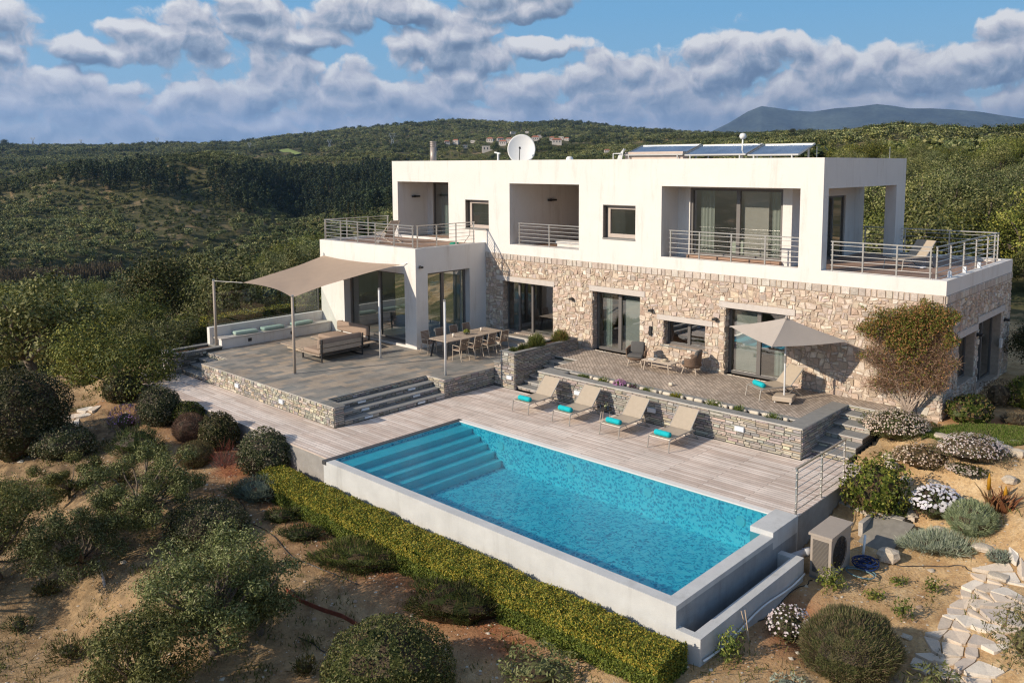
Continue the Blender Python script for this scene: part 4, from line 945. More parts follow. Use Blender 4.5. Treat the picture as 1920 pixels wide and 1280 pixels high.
at = T.new('ShaderNodeAttribute', attribute_name='Col').outputs['Color']; s_ = T.new('ShaderNodeSeparateColor'); T.put(s_.inputs[0], at)
na = T.noise(tc, 1.4, 6, 0.68).outputs[0]; nb = T.noise(tc, 14, 4, 0.7).outputs[0]; vo = T.new('ShaderNodeTexVoronoi', {'Vector': tc, 'Scale': 17.0}, feature='F1')
soil = T.ramp(na, [(0.30,(0.42,0.24,0.11)),(0.5,(0.66,0.44,0.22)),(0.7,(0.84,0.63,0.37))])
soil = T.mix(T.maprange(nb, 0.35, 0.65, 0, 0.55), soil, (0.27,0.17,0.10,1))
soil = T.mix(T.maprange(vo.outputs[0], 0.10, 0.26, 0.5, 0.0), soil, (0.70,0.60,0.46,1))
red = T.ramp(nb, [(0.3,(0.26,0.09,0.04)),(0.7,(0.50,0.22,0.11))])
soil = T.mix(s_.outputs[2], soil, red)
shade_litter = T.ramp(T.noise(tc, 2.6, 5, 0.7).outputs[0], [(0.40,(0.13,0.09,0.055)),(0.60,(0.40,0.27,0.15))])
soil = T.mix(T.math('MULTIPLY', T.math('SUBTRACT', 1.0, s_.outputs[0]), 1.7, clamp=True), soil, shade_litter)
nc = T.noise(tc, 0.05, 5, 0.6).outputs[0]; nd = T.noise(tc, 0.45, 4, 0.7).outputs[0]
grass = T.ramp(nd, [(0.32,(0.045,0.052,0.022)),(0.5,(0.08,0.08,0.035)),(0.68,(0.15,0.125,0.065))])
grass = T.mix(T.maprange(nc, 0.56, 0.68, 0, 0.75, True), grass, (0.30,0.22,0.13,1))
gm = T.math('MULTIPLY_ADD', T.math('SUBTRACT', nd, 0.5), 1.2, s_.outputs[1]); gm = T.maprange(gm, 0.35, 0.6, 0, 1, True)
T.put(P_.inputs['Base Color'], T.mix(gm, soil, grass)); P_.inputs['Roughness'].default_value = 0.95; P_.inputs['Specular IOR Level'].default_value = 0.1
nh = T.noise(tc, 45, 4, 0.7).outputs[0]
hh = T.math('ADD', T.math('ADD', T.math('MULTIPLY', na, 0.9), T.math('MULTIPLY', nh, 0.55)), T.math('ADD', T.math('MULTIPLY', nb, 0.25), T.math('MULTIPLY', vo.outputs[0], -0.25)))
T.put(P_.inputs['Normal'], T.new('ShaderNodeBump', {'Height': hh, 'Strength': 0.9, 'Distance': 0.035}))
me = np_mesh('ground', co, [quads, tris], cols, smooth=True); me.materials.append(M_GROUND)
gro = bpy.data.objects.new('ground', me); col.objects.link(gro); tag(gro, kind='structure')

# far mountain, a ridge of real depth
prof = [(1280,262),(1330,247),(1365,230),(1400,208),(1425,198),(1450,201),(1480,206),(1520,208),(1560,202),(1600,199),(1640,194),(1670,197),(1700,202),(1740,202),(1780,204),(1830,208),(1880,216),(1930,223),(2050,238),(2250,262)]
pa = np.array([px_azr(p[0]) for p in prof]); DM = 16000.0
pzr = []
for p in prof: r = ray(*p); pzr.append(CAM[2]+DM*r[2]/math.hypot(r[0], r[1]))
na_, nr_ = 260, 70; A_ = np.linspace(pa[0], pa[-1], na_); Dm = np.linspace(12200, 21500, nr_)
AA, RR = np.meshgrid(A_, Dm, indexing='ij'); top = np.interp(AA, pa, pzr)
prof_d = np.where(RR < DM, 1-((DM-RR)/(DM-12200))**0.9, 1-((RR-DM)/(21500-DM))**1.2)
MX = CAM[0]+RR*(np.sin(AA)*math.cos(YAW)-np.cos(AA)*math.sin(YAW)); MY = CAM[1]+RR*(np.sin(AA)*math.sin(YAW)+np.cos(AA)*math.cos(YAW))
rel = np.clip(prof_d, 0, 1)
MZ = -160+(top+160)*rel+fbm(MX/1300, MY/1300, 5, 77)*330*np.clip(np.minimum(1-rel, 1.0)*3, 0, 1)*rel
co_ = np.stack([MX, MY, MZ], -1).reshape(-1, 3); ii = np.arange(na_*nr_).reshape(na_, nr_)
qd = np.stack([ii[:-1,:-1], ii[:-1,1:], ii[1:,1:], ii[1:,:-1]], -1).reshape(-1, 4)[:, ::-1]
me = np_mesh('mountain', co_, [qd], smooth=True)
me.materials.append(mat('mountain_scrub', (0.06,0.075,0.065), 0.95, 0.6, 0.002, 0.4, 0.015))
mo = bpy.data.objects.new('mountain', me); col.objects.link(mo); tag(mo, kind='structure')
# ------------------------------------------------------------------ foliage
M_LEAF = bpy.data.materials.new('foliage'); M_LEAF.use_nodes = True
T = NT(M_LEAF.node_tree); T.n.clear(); o_ = T.new('ShaderNodeOutputMaterial'); P_ = T.new('ShaderNodeBsdfPrincipled')
at = T.new('ShaderNodeAttribute', attribute_name='Col').outputs['Color']
oi = T.new('ShaderNodeObjectInfo').outputs['Random']
ov = T.maprange(oi, 0, 1, 0.62, 1.28); oh = T.new('ShaderNodeTexWhiteNoise', {'W': oi}, noise_dimensions='1D').outputs[0]
lf = T.mix(T.math('MULTIPLY', oh, 0.6), at, T.mix(1.0, at, (1.25,1.02,0.62,1), 'MULTIPLY')); lf = T.mix(1.0, lf, T.comb(ov, ov, ov), 'MULTIPLY')
T.put(P_.inputs['Base Color'], lf); P_.inputs['Roughness'].default_value = 0.55; P_.inputs['Specular IOR Level'].default_value = 0.18
tr_ = T.new('ShaderNodeBsdfTranslucent'); T.put(tr_.inputs[0], lf); mx = T.new('ShaderNodeMixShader', {0: 0.13}); T.put(mx.inputs[1], P_.outputs[0]); T.put(mx.inputs[2], tr_.outputs[0]); T.put(o_.inputs[0], mx.outputs[0])
M_BARK = mat('bark', (0.17,0.135,0.105), 0.95, 0.3, 6, 0.2, 40, 0.8, 30)

class Leaves:
    def __init__(s): s.V = []; s.C = []; s.tri = []
    def add(s, P, N, L, Wd, pal, wts=None, rng=RNG, up=0.3, flat=0.6, cj=0.18):
        """diamond leaves at P, roughly facing N; L long, Wd wide; colours drawn from pal"""
        n = len(P); P = np.asarray(P, float); N = np.asarray(N, float)
        T_ = rng.normal(size=(n,3)); T_[:,2] += up; nn = N*flat+rng.normal(size=(n,3))*(1-flat)*0.8; nn /= np.linalg.norm(nn, axis=1, keepdims=True)+1e-9
        T_ -= nn*np.sum(T_*nn, 1, keepdims=True); T_ /= np.linalg.norm(T_, axis=1, keepdims=True)+1e-9; B = np.cross(nn, T_)
        l = (L*rng.uniform(0.6, 1.25, (n,1))); w = (Wd*rng.uniform(0.7, 1.2, (n,1)))
        q = np.stack([P-T_*l/2, P+B*w/2, P+T_*l/2, P-B*w/2], 1); s.V.append(q)
        pal = np.array(pal, float); k = rng.choice(len(pal), n, p=wts); c = pal[k]*rng.uniform(1-cj, 1+cj, (n,1)); s.C.append(c)
    def needles(s, P, D, L, Wd, pal, rng=RNG, wts=None):
        """thin upright leaves from P along D"""
        n = len(P); D = np.asarray(D, float); D = D/(np.linalg.norm(D, axis=1, keepdims=True)+1e-9); S = np.cross(D, rng.normal(size=(n,3))); S /= np.linalg.norm(S, axis=1, keepdims=True)+1e-9
        l = L*rng.uniform(0.6, 1.2, (n,1)); P = np.asarray(P, float)
        s.V.append(np.stack([P-S*Wd/2, P+S*Wd/2, P+D*l+S*Wd*0.2, P+D*l-S*Wd*0.2], 1))
        pal = np.array(pal, float); s.C.append(pal[rng.choice(len(pal), n, p=wts)]*rng.uniform(0.82, 1.18, (n,1)))
    def blob(s, c, r, pal, rng=RNG, n=(18,10), amp=0.12):
        """a lumpy inner mass of twigs and old leaves, darkened to paint in the shade inside"""
        a = np.linspace(0, 2*np.pi, n[0], endpoint=False); b = np.linspace(-np.pi/2, np.pi/2, n[1])
        A, B = np.meshgrid(a, b, indexing='ij'); f = 1+rng.uniform(-amp, amp, A.shape); f[:,0] = 1; f[:,-1] = 1
        G = np.stack([c[0]+r[0]*f*np.cos(A)*np.cos(B), c[1]+r[1]*f*np.sin(A)*np.cos(B), c[2]+r[2]*f*np.sin(B)], -1)
        Gn = np.roll(G, -1, 0); q = np.stack([G[:,:-1], Gn[:,:-1], Gn[:,1:], G[:,1:]], 2).reshape(-1,4,3); s.V.append(q)
        pal = np.array(pal, float); s.C.append(pal[rng.integers(0, len(pal), len(q))]*rng.uniform(0.8, 1.2, (len(q),1)))
    def mesh(s, name, mt=None):
        V = np.concatenate(s.V).reshape(-1, 3); n = len(V)//4
        me = np_mesh(name, V, [np.arange(n*4).reshape(n, 4)], np.clip(np.concatenate(s.C), 0, 0.9), 'FACE'); me.materials.append(mt or M_LEAF); return me
def link(name, me, parent=None, loc=(0,0,0)):
    o = bpy.data.objects.new(name, me); col.objects.link(o); o.location = loc
    if parent is not None: o.parent = parent
    return o
def sph(n, rng=RNG):
    v = rng.normal(size=(n,3)); return v/np.linalg.norm(v, axis=1, keepdims=True)

OLV = [(0.16,0.185,0.07),(0.22,0.24,0.10),(0.10,0.125,0.045),(0.30,0.30,0.15),(0.07,0.09,0.03)]
DKG = [(0.055,0.075,0.025),(0.08,0.10,0.035),(0.045,0.06,0.025),(0.11,0.12,0.05),(0.14,0.12,0.07)]
GRN = [(0.11,0.16,0.03),(0.15,0.20,0.04),(0.08,0.12,0.025),(0.20,0.23,0.06)]
YEL = [(0.33,0.29,0.05),(0.25,0.25,0.04),(0.42,0.33,0.06),(0.17,0.20,0.03)]
PIN = [(0.04,0.062,0.03),(0.055,0.08,0.035),(0.032,0.048,0.025),(0.075,0.095,0.045)]
BRN = [(0.20,0.15,0.10),(0.27,0.21,0.14),(0.15,0.11,0.075),(0.12,0.10,0.06)]
GRY = [(0.26,0.31,0.24),(0.32,0.37,0.30),(0.20,0.25,0.18),(0.37,0.41,0.35)]
TWIG = [(0.07,0.055,0.04),(0.05,0.05,0.03)]

def ball_mesh(name, rx, ry, h, n, L, Wd, pal, rng, lump=0.10, core=0.86, wts=None, shell=0.16, needle=False, flowers=None, flat=0.45):
    """a dense clipped or mounding shrub standing on z=0"""
    lv = Leaves(); d_ = sph(int(n*1.5), rng); d_ = d_[d_[:,2] > -0.85][:n]
    f = 1+lump*fbm(d_[:,0]*2.2+7.3*rx, d_[:,1]*2.2+d_[:,2]*2.7+3, 3, int(rng.integers(99)))*1.6
    rr_ = f*(1-np.abs(rng.normal(0, shell*0.55, len(d_)))) + rng.uniform(0, 0.05, len(d_))
    zc = h*0.42; rz = h-zc
    P = np.stack([d_[:,0]*rx*rr_, d_[:,1]*ry*rr_, zc+d_[:,2]*np.where(d_[:,2] > 0, rz, zc*1.15)*rr_], -1)
    k = P[:,2] > 0.02; P = P[k]; d2 = d_[k]
    if needle: lv.needles(P, d2*0.8+np.array([0,0,0.7])+rng.normal(size=P.shape)*0.35, L, Wd, pal, rng, wts)
    else: lv.add(P, d2, L, Wd, pal, wts, rng, flat=flat)
    lv.blob((0,0,zc*0.95), (rx*core, ry*core, rz*core), [tuple(0.6*x for x in pal[0]), tuple(0.6*x for x in pal[1]), TWIG[0]], rng)  # core in dimmed leaf colours and twig brown, inner shade painted in
    if flowers:
        nf, fs, fp, top = flowers; q = sph(nf*3, rng); q = q[q[:,2] > top][:nf]
        Q = np.stack([q[:,0]*rx*1.03, q[:,1]*ry*1.03, zc+q[:,2]*rz*1.05], -1)*(1+rng.uniform(-0.05, 0.05, (len(q),1))); Q[:,2] = np.abs(Q[:,2])
        lv.add(Q, q*0.6+np.array([0,-0.3,0.6]), fs, fs*0.95, fp, None, rng, flat=0.85, cj=0.06)
    return lv.mesh(name)
def view_dir(p):
    v = np.array([p[0]-CAM[0], p[1]-CAM[1]]); return v/np.hypot(*v)
def shrub_px(name, label, x0, x1, yt, yb, kind='ball', cat='shrub', group=None, seed=None, squash=0.85, **kw):
    """plant a shrub so that it fills this frame of the photograph"""
    rng = np.random.default_rng(seed if seed is not None else int(x0*7+yb))
    cx = (x0+x1)/2; p = hit(cx, yb-0.03*(yb-yt)); dp = depth(p); r_ = (x1-x0)/2*dp/F_PX
    v = view_dir(p); c = np.array([p[0]+v[0]*r_*0.75, p[1]+v[1]*r_*0.75]); z = g1(*c); dp = depth((c[0], c[1], z)); r_ = (x1-x0)/2*dp/F_PX
    lo, hi = 0.05, 8.0
    for _ in range(30):
        m = (lo+hi)/2
        if to_px((c[0]+v[0]*r_*0.2, c[1]+v[1]*r_*0.2, z+m))[1] > yt: lo = m
        else: hi = m
    h_ = hi; ppm = F_PX/dp
    L = kw.pop('L', 0.055); Wd = kw.pop('W', 0.032); dens = kw.pop('dens', 1.0); pal = kw.pop('pal', DKG)
    n = int(min(16000, dens*2.6*(2*math.pi*r_*max(h_, r_))/(L*Wd)*0.85))
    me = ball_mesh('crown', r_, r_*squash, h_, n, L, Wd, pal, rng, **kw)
    o = thing(name, (c[0], c[1], z-0.03), label, cat, group, rz=rng.uniform(0, 6.28) if squash > 0.95 else YAW)
    link('foliage', me, o); 
    return o, r_, h_
G_SH = 'clipped dark evergreen shrubs beside the deck'
def dark(label, x0, x1, yt, yb, **kw):
    kw.setdefault('pal', [(0.06,0.075,0.03),(0.09,0.10,0.045),(0.13,0.13,0.07),(0.22,0.19,0.13),(0.045,0.055,0.022)]); kw.setdefault('lump', 0.10)
    return shrub_px('evergreen_shrub', label, x0, x1, yt, yb, group=G_SH, **kw)
dark('huge dark rounded shrub at the left edge of the garden', -45, 132, 690, 872, L=0.09, W=0.05)
dark('dark rounded shrub between the flat stone path and the left end of the deck', 195, 262, 695, 762, L=0.07, W=0.04)
dark('tall dark shrub beside the purple flowers left of the deck', 262, 343, 722, 806, L=0.07, W=0.04)
dark('small fresh green shrub touching the deck behind the brown heather mound', 325, 384, 748, 808, L=0.06, W=0.035, pal=DKG+GRN)
dark('large rounded shrub whose foliage glints beside the reddish grass by the deck', 374, 450, 768, 850, L=0.07, W=0.04)
dark('biggest rounded shrub against the deck just before the pool corner', 448, 552, 800, 900, L=0.075, W=0.042)
dark('dark rounded shrub nestled between the biggest deck shrub and the pool corner', 527, 606, 838, 905, L=0.07, W=0.04)
dark('broad shaded shrub below the huge dark one at the left', 62, 180, 795, 868, L=0.08, W=0.045)
dark('dark ball shrub behind the leafy olive tree in the foreground', 312, 468, 932, 1045, L=0.06, W=0.035, lump=0.05)
dark('very large clipped ball shrub cut by the bottom edge of the picture', 608, 856, 1150, 1390, L=0.055, W=0.03, lump=0.035, dens=1.3, pal=[(0.06,0.085,0.03),(0.09,0.115,0.04),(0.12,0.14,0.055),(0.19,0.18,0.09),(0.05,0.065,0.025)])
shrub_px('heather_mound', 'round brown clipped heather mound touching the deck edge shrubs', 326, 388, 772, 835, L=0.05, W=0.01, pal=[(0.17,0.10,0.075),(0.22,0.14,0.10),(0.12,0.075,0.05)], needle=True, lump=0.03, dens=0.5)
shrub_px('heather_mound', 'round olive brown clipped mound in front of the reddish grass', 334, 400, 824, 884, L=0.05, W=0.01, pal=[(0.13,0.12,0.07),(0.10,0.105,0.055),(0.17,0.13,0.08)], needle=True, lump=0.03, dens=0.5)
shrub_px('lavender_bush', 'grey green lavender at the left end of the long hedge', 443, 530, 893, 952, L=0.14, W=0.012, pal=[(0.13,0.17,0.14),(0.18,0.22,0.18),(0.10,0.13,0.10)], needle=True, dens=0.5)
shrub_px('wispy_grass', 'reddish purple wispy grass between two deck shrubs', 398, 447, 835, 905, L=0.30, W=0.008, pal=[(0.28,0.07,0.05),(0.20,0.06,0.05),(0.35,0.13,0.09)], needle=True, core=0.1, dens=0.16, shell=0.8, cat='grass')
shrub_px('purple_flower', 'purple flowered plant beside the orange earth left of the deck', 206, 268, 757, 815, L=0.10, W=0.014, pal=[(0.12,0.14,0.06),(0.16,0.10,0.12)], needle=True, core=0.5, dens=0.2, cat='flower', flowers=(260,0.05,[(0.30,0.17,0.42),(0.22,0.12,0.34)],0.0))
for k, (a, b, c_, d_, lb) in enumerate(((598,812,1003,1088,'low dark rosemary spreading under the middle of the long hedge'),(770,968,1082,1192,'low dark rosemary mound under the hedge above the large clipped ball'),(532,602,985,1022,'small shaded rosemary tuft between the hedge and the olive tree'),(215,300,800,868,'low green shrub below the purple flowers'),(500,560,950,985,'dark low plant in front of the left part of the hedge'))):
    shrub_px('rosemary', lb, a, b, c_, d_, L=0.13, W=0.016, pal=[(0.07,0.10,0.03),(0.10,0.13,0.045),(0.055,0.075,0.03),(0.15,0.13,0.08)], needle=True, dens=0.55, squash=0.6, lump=0.3, group='low rosemary bushes')
# right hand garden
shrub_px('pittosporum', 'tall bright green glossy shrub beside the deck railing and the heat pump', 1577, 1702, 846, 1000, L=0.10, W=0.055, pal=GRN+[(0.28,0.30,0.07),(0.07,0.09,0.03),(0.14,0.10,0.05)], lump=0.22, dens=0.75, core=0.7, shell=0.35)
shrub_px('pittosporum', 'small fresh green shrub at the foot of the tall glossy one', 1660, 1703, 943, 985, L=0.09, W=0.045, pal=GRN+[(0.28,0.30,0.07)], lump=0.2)
WH = [(0.78,0.73,0.72),(0.68,0.58,0.60),(0.60,0.50,0.50)]
shrub_px('daisy_bush', 'white flowering mound against the right hand steps', 1622, 1737, 766, 842, L=0.07, W=0.02, pal=[(0.08,0.11,0.04),(0.13,0.13,0.07)], flowers=(1000,0.055,WH,-0.1), lump=0.3, dens=0.5, cat='flower bush', squash=0.8)
shrub_px('daisy_bush', 'white flowering mound behind the tall green shrub, left part of the rock bank', 1676, 1785, 832, 900, L=0.07, W=0.02, pal=BRN[:2]+[(0.10,0.12,0.05)], flowers=(330,0.055,WH,-0.1), lump=0.4, dens=0.45, cat='flower bush')
shrub_px('daisy_bush', 'broad white flowering mound on the rock bank above the aloe', 1762, 1880, 812, 892, L=0.07, W=0.02, pal=BRN[:2]+[(0.08,0.11,0.04)], flowers=(620,0.055,WH,-0.1), lump=0.4, dens=0.45, cat='flower bush')
shrub_px('daisy_bush', 'green mound with sparse white flowers left of the aloe', 1775, 1852, 868, 915, L=0.07, W=0.02, pal=[(0.09,0.12,0.04),(0.14,0.15,0.07)], flowers=(200,0.06,WH,-0.1), lump=0.25, dens=0.45, cat='flower bush')
shrub_px('daisy_bush', 'bush of large white daisies left of the round grey green santolina', 1710, 1802, 908, 988, L=0.09, W=0.028, pal=[(0.07,0.09,0.03),(0.10,0.12,0.05),(0.10,0.06,0.06)], flowers=(240,0.11,[(0.84,0.83,0.88),(0.74,0.72,0.82)],0.0), lump=0.2, dens=0.5, cat='flower bush')
shrub_px('daisy_bush', 'low daisy bush with small white flowers beside the overflow trough', 1440, 1520, 1132, 1212, L=0.06, W=0.022, pal=[(0.08,0.10,0.035),(0.13,0.11,0.06)], flowers=(170,0.06,WH,0.0), lump=0.3, dens=0.35, cat='flower bush', core=0.6)
shrub_px('santolina', 'round grey green santolina ball right of the large daisies', 1778, 1864, 938, 1018, L=0.12, W=0.011, pal=[(0.22,0.28,0.18),(0.28,0.34,0.24),(0.16,0.21,0.12)], needle=True, lump=0.05, dens=0.75)
shrub_px('lavender_bush', 'long low silver grey lavender beside the flat stone path', 1690, 1858, 998, 1062, L=0.16, W=0.012, pal=GRY, needle=True, squash=0.5, lump=0.2, dens=0.6)
shrub_px('lavender_bush', 'small silver plant at the end of the long lavender', 1850, 1894, 1030, 1063, L=0.08, W=0.014, pal=GRY, needle=True, dens=0.5)
shrub_px('thyme_mound', 'large brown green mound between the overflow trough and the stone path', 1503, 1678, 1136, 1300, L=0.10, W=0.011, pal=[(0.13,0.15,0.065),(0.19,0.18,0.10),(0.22,0.17,0.12),(0.10,0.12,0.05)], needle=True, lump=0.07, dens=1.0)
shrub_px('laurel_bush', 'round laurel bush at the corner of the stone wall', 1774, 1858, 735, 800, L=0.10, W=0.05, pal=GRN+[(0.24,0.15,0.07),(0.30,0.25,0.10)], lump=0.1, dens=0.8)
shrub_px('laurel_bush', 'bright green shrub cut by the right edge beside the shaded side wall', 1888, 1960, 700, 772, L=0.11, W=0.05, pal=GRN+[(0.30,0.32,0.08)], lump=0.2, dens=0.7)
shrub_px('brown_shrub', 'brown shaded shrub between the laurel bush and the side door', 1838, 1905, 705, 770, L=0.08, W=0.03, pal=BRN, lump=0.25, dens=0.3, core=0.6)
shrub_px('grey_shrub', 'small grey plant on red earth at the right edge', 1878, 1935, 772, 800, L=0.07, W=0.015, pal=[(0.20,0.19,0.16),(0.15,0.14,0.12)], needle=True, dens=0.3)
shrub_px('yellow_shrub', 'pale shrub cut by the lower right corner of the picture', 1858, 1985, 1120, 1290, L=0.10, W=0.028, pal=[(0.19,0.20,0.08),(0.27,0.25,0.12),(0.14,0.14,0.06)], lump=0.35, dens=0.28, core=0.35, shell=0.5)
shrub_px('oleander', 'leafy green plant over the stone path at the bottom edge', 1700, 1800, 1238, 1330, L=0.17, W=0.03, pal=[(0.12,0.15,0.06),(0.18,0.20,0.09)], lump=0.3, dens=0.4, core=0.4)
shrub_px('sage_bush', 'leafy grey green bush at the bottom edge left of the long hedge end', 930, 1085, 1212, 1330, L=0.11, W=0.035, pal=[(0.16,0.19,0.09),(0.22,0.25,0.13),(0.11,0.14,0.06)], lump=0.3, dens=0.45, core=0.45)
shrub_px('sage_bush', 'silver plant at the bottom edge below the brown green mound', 1440, 1510, 1262, 1310, L=0.09, W=0.02, pal=GRY, lump=0.2, dens=0.4, core=0.5)
G_YP = 'young plants on the sandy bed'
for a, b, c_, d_, lb in ((1530,1585,1055,1118,'leafy yellow green sapling in front of the heat pump'),(1340,1398,1170,1250,'leafy yellow green sapling at the near end of the overflow trough'),(1664,1703,1074,1102,'low young shrub right of the yellow sapling, behind the others'),(1618,1662,1098,1130,'low young shrub nearest the yellow sapling'),(1728,1768,1072,1122,'thin upright sapling nearest the flat stone path'),(1670,1712,1112,1170,'thin upright sapling casting a shadow towards the stone path')):
    thin = 'thin' in lb
    shrub_px('young_plant', lb, a, b, c_, d_, L=0.08, W=0.03, pal=GRN+[(0.24,0.24,0.06)], lump=0.4, dens=0.30 if thin else 0.45, core=0.25, shell=0.7, group=G_YP, cat='plant')
G_WS = 'wild scrub between the olive trees'
for a, b, c_, d_, lb in ((0,70,900,950,'low scrub at the left edge under the broad shaded shrub'),(190,262,868,918,'low scrub between the small left olives and the brown mounds'),(300,372,885,932,'low scrub below the olive brown mound'),(60,120,1085,1135,'low scrub left of the white stake in the lower left'),
        (420,470,905,940,'low scrub left of the grey green lavender'),(470,520,1040,1080,'low scrub right of the foreground olive crown'),(95,170,1190,1250,'low scrub near the lower left corner'),(330,390,1050,1095,'low scrub just left of the foreground olive crown'),(10,60,1150,1195,'small scrub at the left edge of the lower slope'),(545,600,1225,1275,'low scrub left of the large clipped ball')):
    shrub_px('wild_scrub', lb, a, b, c_, d_, L=0.09, W=0.02, pal=[(0.11,0.13,0.045),(0.16,0.17,0.07),(0.19,0.15,0.09),(0.07,0.09,0.03)], needle=True, lump=0.5, dens=0.4, core=0.5, shell=0.5, group=G_WS, squash=0.7)
# small weeds and tussocks on the left slope
# long hedge in front of the pool
def hedge(name, label, x0, x1, y0, y1, ztop, pal_top, pal_side, n, L, W_, rnd=0.12, cat='hedge'):
    rng = np.random.default_rng(int(abs(x0)*31+5)); lv = Leaves(); w = y1-y0
    zb = np.array([g1(x, (y0+y1)/2)-0.05 for x in np.linspace(x0, x1, 40)])
    def zbase(x): return np.interp(x, np.linspace(x0, x1, 40), zb)
    u = rng.uniform(x0, x1, n); s_ = rng.uniform(0, 1, n); hgt = 0.9
    per = 2*hgt+w; t = s_*per
    zt_ = ztop+0.05*fbm(u/0.9, u*0+2, 3, 4)
    side1 = t < hgt; topm = (t >= hgt) & (t < hgt+w); side2 = t >= hgt+w
    y = np.where(side1, y0, np.where(topm, y0+(t-hgt), y1)); fr_ = np.where(side1, t/hgt, np.where(topm, 1.0, 1-(t-hgt-w)/hgt))
    z = zbase(u)+(zt_-zbase(u))*fr_
    N = np.stack([0*u, np.where(side1, -1, np.where(topm, 0, 1)), np.where(topm, 1, 0.15)], -1).astype(float)
    edge = np.clip(1-np.abs(y-(y0+y1)/2)/(w/2), 0, 1); z = z-np.where(fr_ > 0.85, rnd*(1-edge)**3, 0)
    off = fbm(u/0.35, z/0.3+y/0.35, 3, 8)*0.10+rng.normal(0, 0.025, n)
    P = np.stack([u, y, z], -1)+N*off[:,None]
    k = (fr_ > 0.62) & (rng.uniform(size=n) < 0.66)
    for m, pal in ((k, pal_top), (~k, pal_side)):
        if m.any(): lv.add(P[m], N[m]+np.array([0,-0.1,0.5]), L, W_, pal, None, rng, flat=0.4)
    e = thing(name, ((x0+x1)/2, (y0+y1)/2, float(zb.mean())), label, cat)
    # ends
    for xe, sg in ((x0,-1),(x1,1)):
        m = int(n*w/(x1-x0)*0.5); Q = np.stack([np.full(m, xe)+rng.normal(0,0.03,m), rng.uniform(y0, y1, m), zbase(xe)+rng.uniform(0, 1, m)*(ztop-zbase(xe))], -1); lv.add(Q, np.tile([sg,0,0.3], (m,1)), L, W_, pal_side+pal_top[:1], None, rng, flat=0.4)
    XS = np.linspace(x0+0.08, x1-0.08, 40); a, b = y0+0.10, y1-0.10; c_ = [tuple(0.6*x for x in pal_side[0])]  # hedge core uses a dimmed leaf colour for the shade within
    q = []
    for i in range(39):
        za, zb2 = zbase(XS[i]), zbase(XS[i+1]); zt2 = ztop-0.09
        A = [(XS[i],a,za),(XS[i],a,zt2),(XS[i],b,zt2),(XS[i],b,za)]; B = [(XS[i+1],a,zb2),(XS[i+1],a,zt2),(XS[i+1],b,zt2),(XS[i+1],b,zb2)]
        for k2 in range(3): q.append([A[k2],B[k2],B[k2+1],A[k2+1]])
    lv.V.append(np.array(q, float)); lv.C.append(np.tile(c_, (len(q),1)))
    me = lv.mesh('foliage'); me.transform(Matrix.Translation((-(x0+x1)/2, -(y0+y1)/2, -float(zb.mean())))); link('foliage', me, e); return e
hedge('long_hedge', 'long clipped hedge with yellow new growth in front of the pool wall', -1.80, 12.35, -1.12, -0.18, -0.50, YEL, GRN[:3]+[(0.055,0.08,0.02),(0.18,0.2,0.04)], 130000, 0.050, 0.026)
hedge('terrace_hedge', 'clipped hedge with yellow tips behind the glass screen of the white bench', -15.9, -14.75, 4.1, 9.4, 1.75, YEL[:3]+DKG[:2], DKG+GRN[:2], 22000, 0.08, 0.045)
hedge('terrace_hedge', 'tall dark clipped hedge at the left end beyond the terrace bench', -17.6, -15.3, 3.5, 5.2, 1.35, DKG+YEL[:1], DKG, 16000, 0.08, 0.045)

# climber on the stone facade
rng = np.random.default_rng(77); lv = Leaves()
cl = thing('climbing_plant', (11.3, 13.1, 0.8), 'large climbing shrub, green above and bare brown below, on the stone facade', 'climbing plant')
def wall_pts(poly_fn, n, d0, d1):
    P = []
    while len(P) < n:
        px, py = rng.uniform(1600, 1805), rng.uniform(548, 745)
        if rng.uniform() < poly_fn(px, py):
            q = PX(px, py, 'y', Y0-rng.uniform(d0, d1)); P.append(q)
    return np.array(P)
def shape(px, py):
    lump = 12*math.sin(px*0.09)+9*math.sin(px*0.21+py*0.05)
    top = 566+10*math.sin(px*0.05)+(14 if px < 1640 else 0)+(10 if 1700 < px < 1725 else 0)
    left = 1612+max(0, (py-650))*0.22+14*math.sin(py*0.12); right = 1797-max(0, py-705)*0.9+9*math.sin(py*0.14)
    ins = min((py-top)/26, (px-left)/30, (right-px)/16, (742-py)/24); return max(0.0, min(1.0, ins))
gr_ = lambda x, y: shape(x, y)*max(0.0, min(1.0, (672-y+26*math.sin(x*0.06)+14*math.sin(x*0.17+y*0.09))/70))+shape(x, y)*0.06
P = wall_pts(gr_, 15000, 0.05, 0.95); lv.add(P, np.tile([0,-1,0.4], (len(P),1)), 0.085, 0.034, [(0.10,0.12,0.02),(0.15,0.16,0.03),(0.25,0.15,0.05),(0.07,0.08,0.02),(0.32,0.16,0.07)], None, rng, flat=0.3)
br_ = lambda x, y: shape(x, y)*max(0.15, min(1.0, (y-618+20*math.sin(x*0.05+2))/50))
P = wall_pts(br_, 9500, 0.05, 0.75); D = rng.normal(size=P.shape)*[1,0.5,1]+[0,-0.1,0.25]; lv.needles(P, D, 0.20, 0.010, [(0.30,0.18,0.12),(0.20,0.12,0.08),(0.38,0.26,0.18),(0.12,0.08,0.05)], rng)
lv.add(P[::2], D[::2], 0.05, 0.024, [(0.27,0.14,0.08),(0.34,0.20,0.12),(0.14,0.11,0.04)], None, rng)
me = lv.mesh('foliage'); me.transform(Matrix.Translation((-11.3,-13.1,-0.8))); link('foliage', me, cl)
g = Geo(); rr = random.Random(3); b0 = PX(1700, 775, 'y', Y0-0.3)
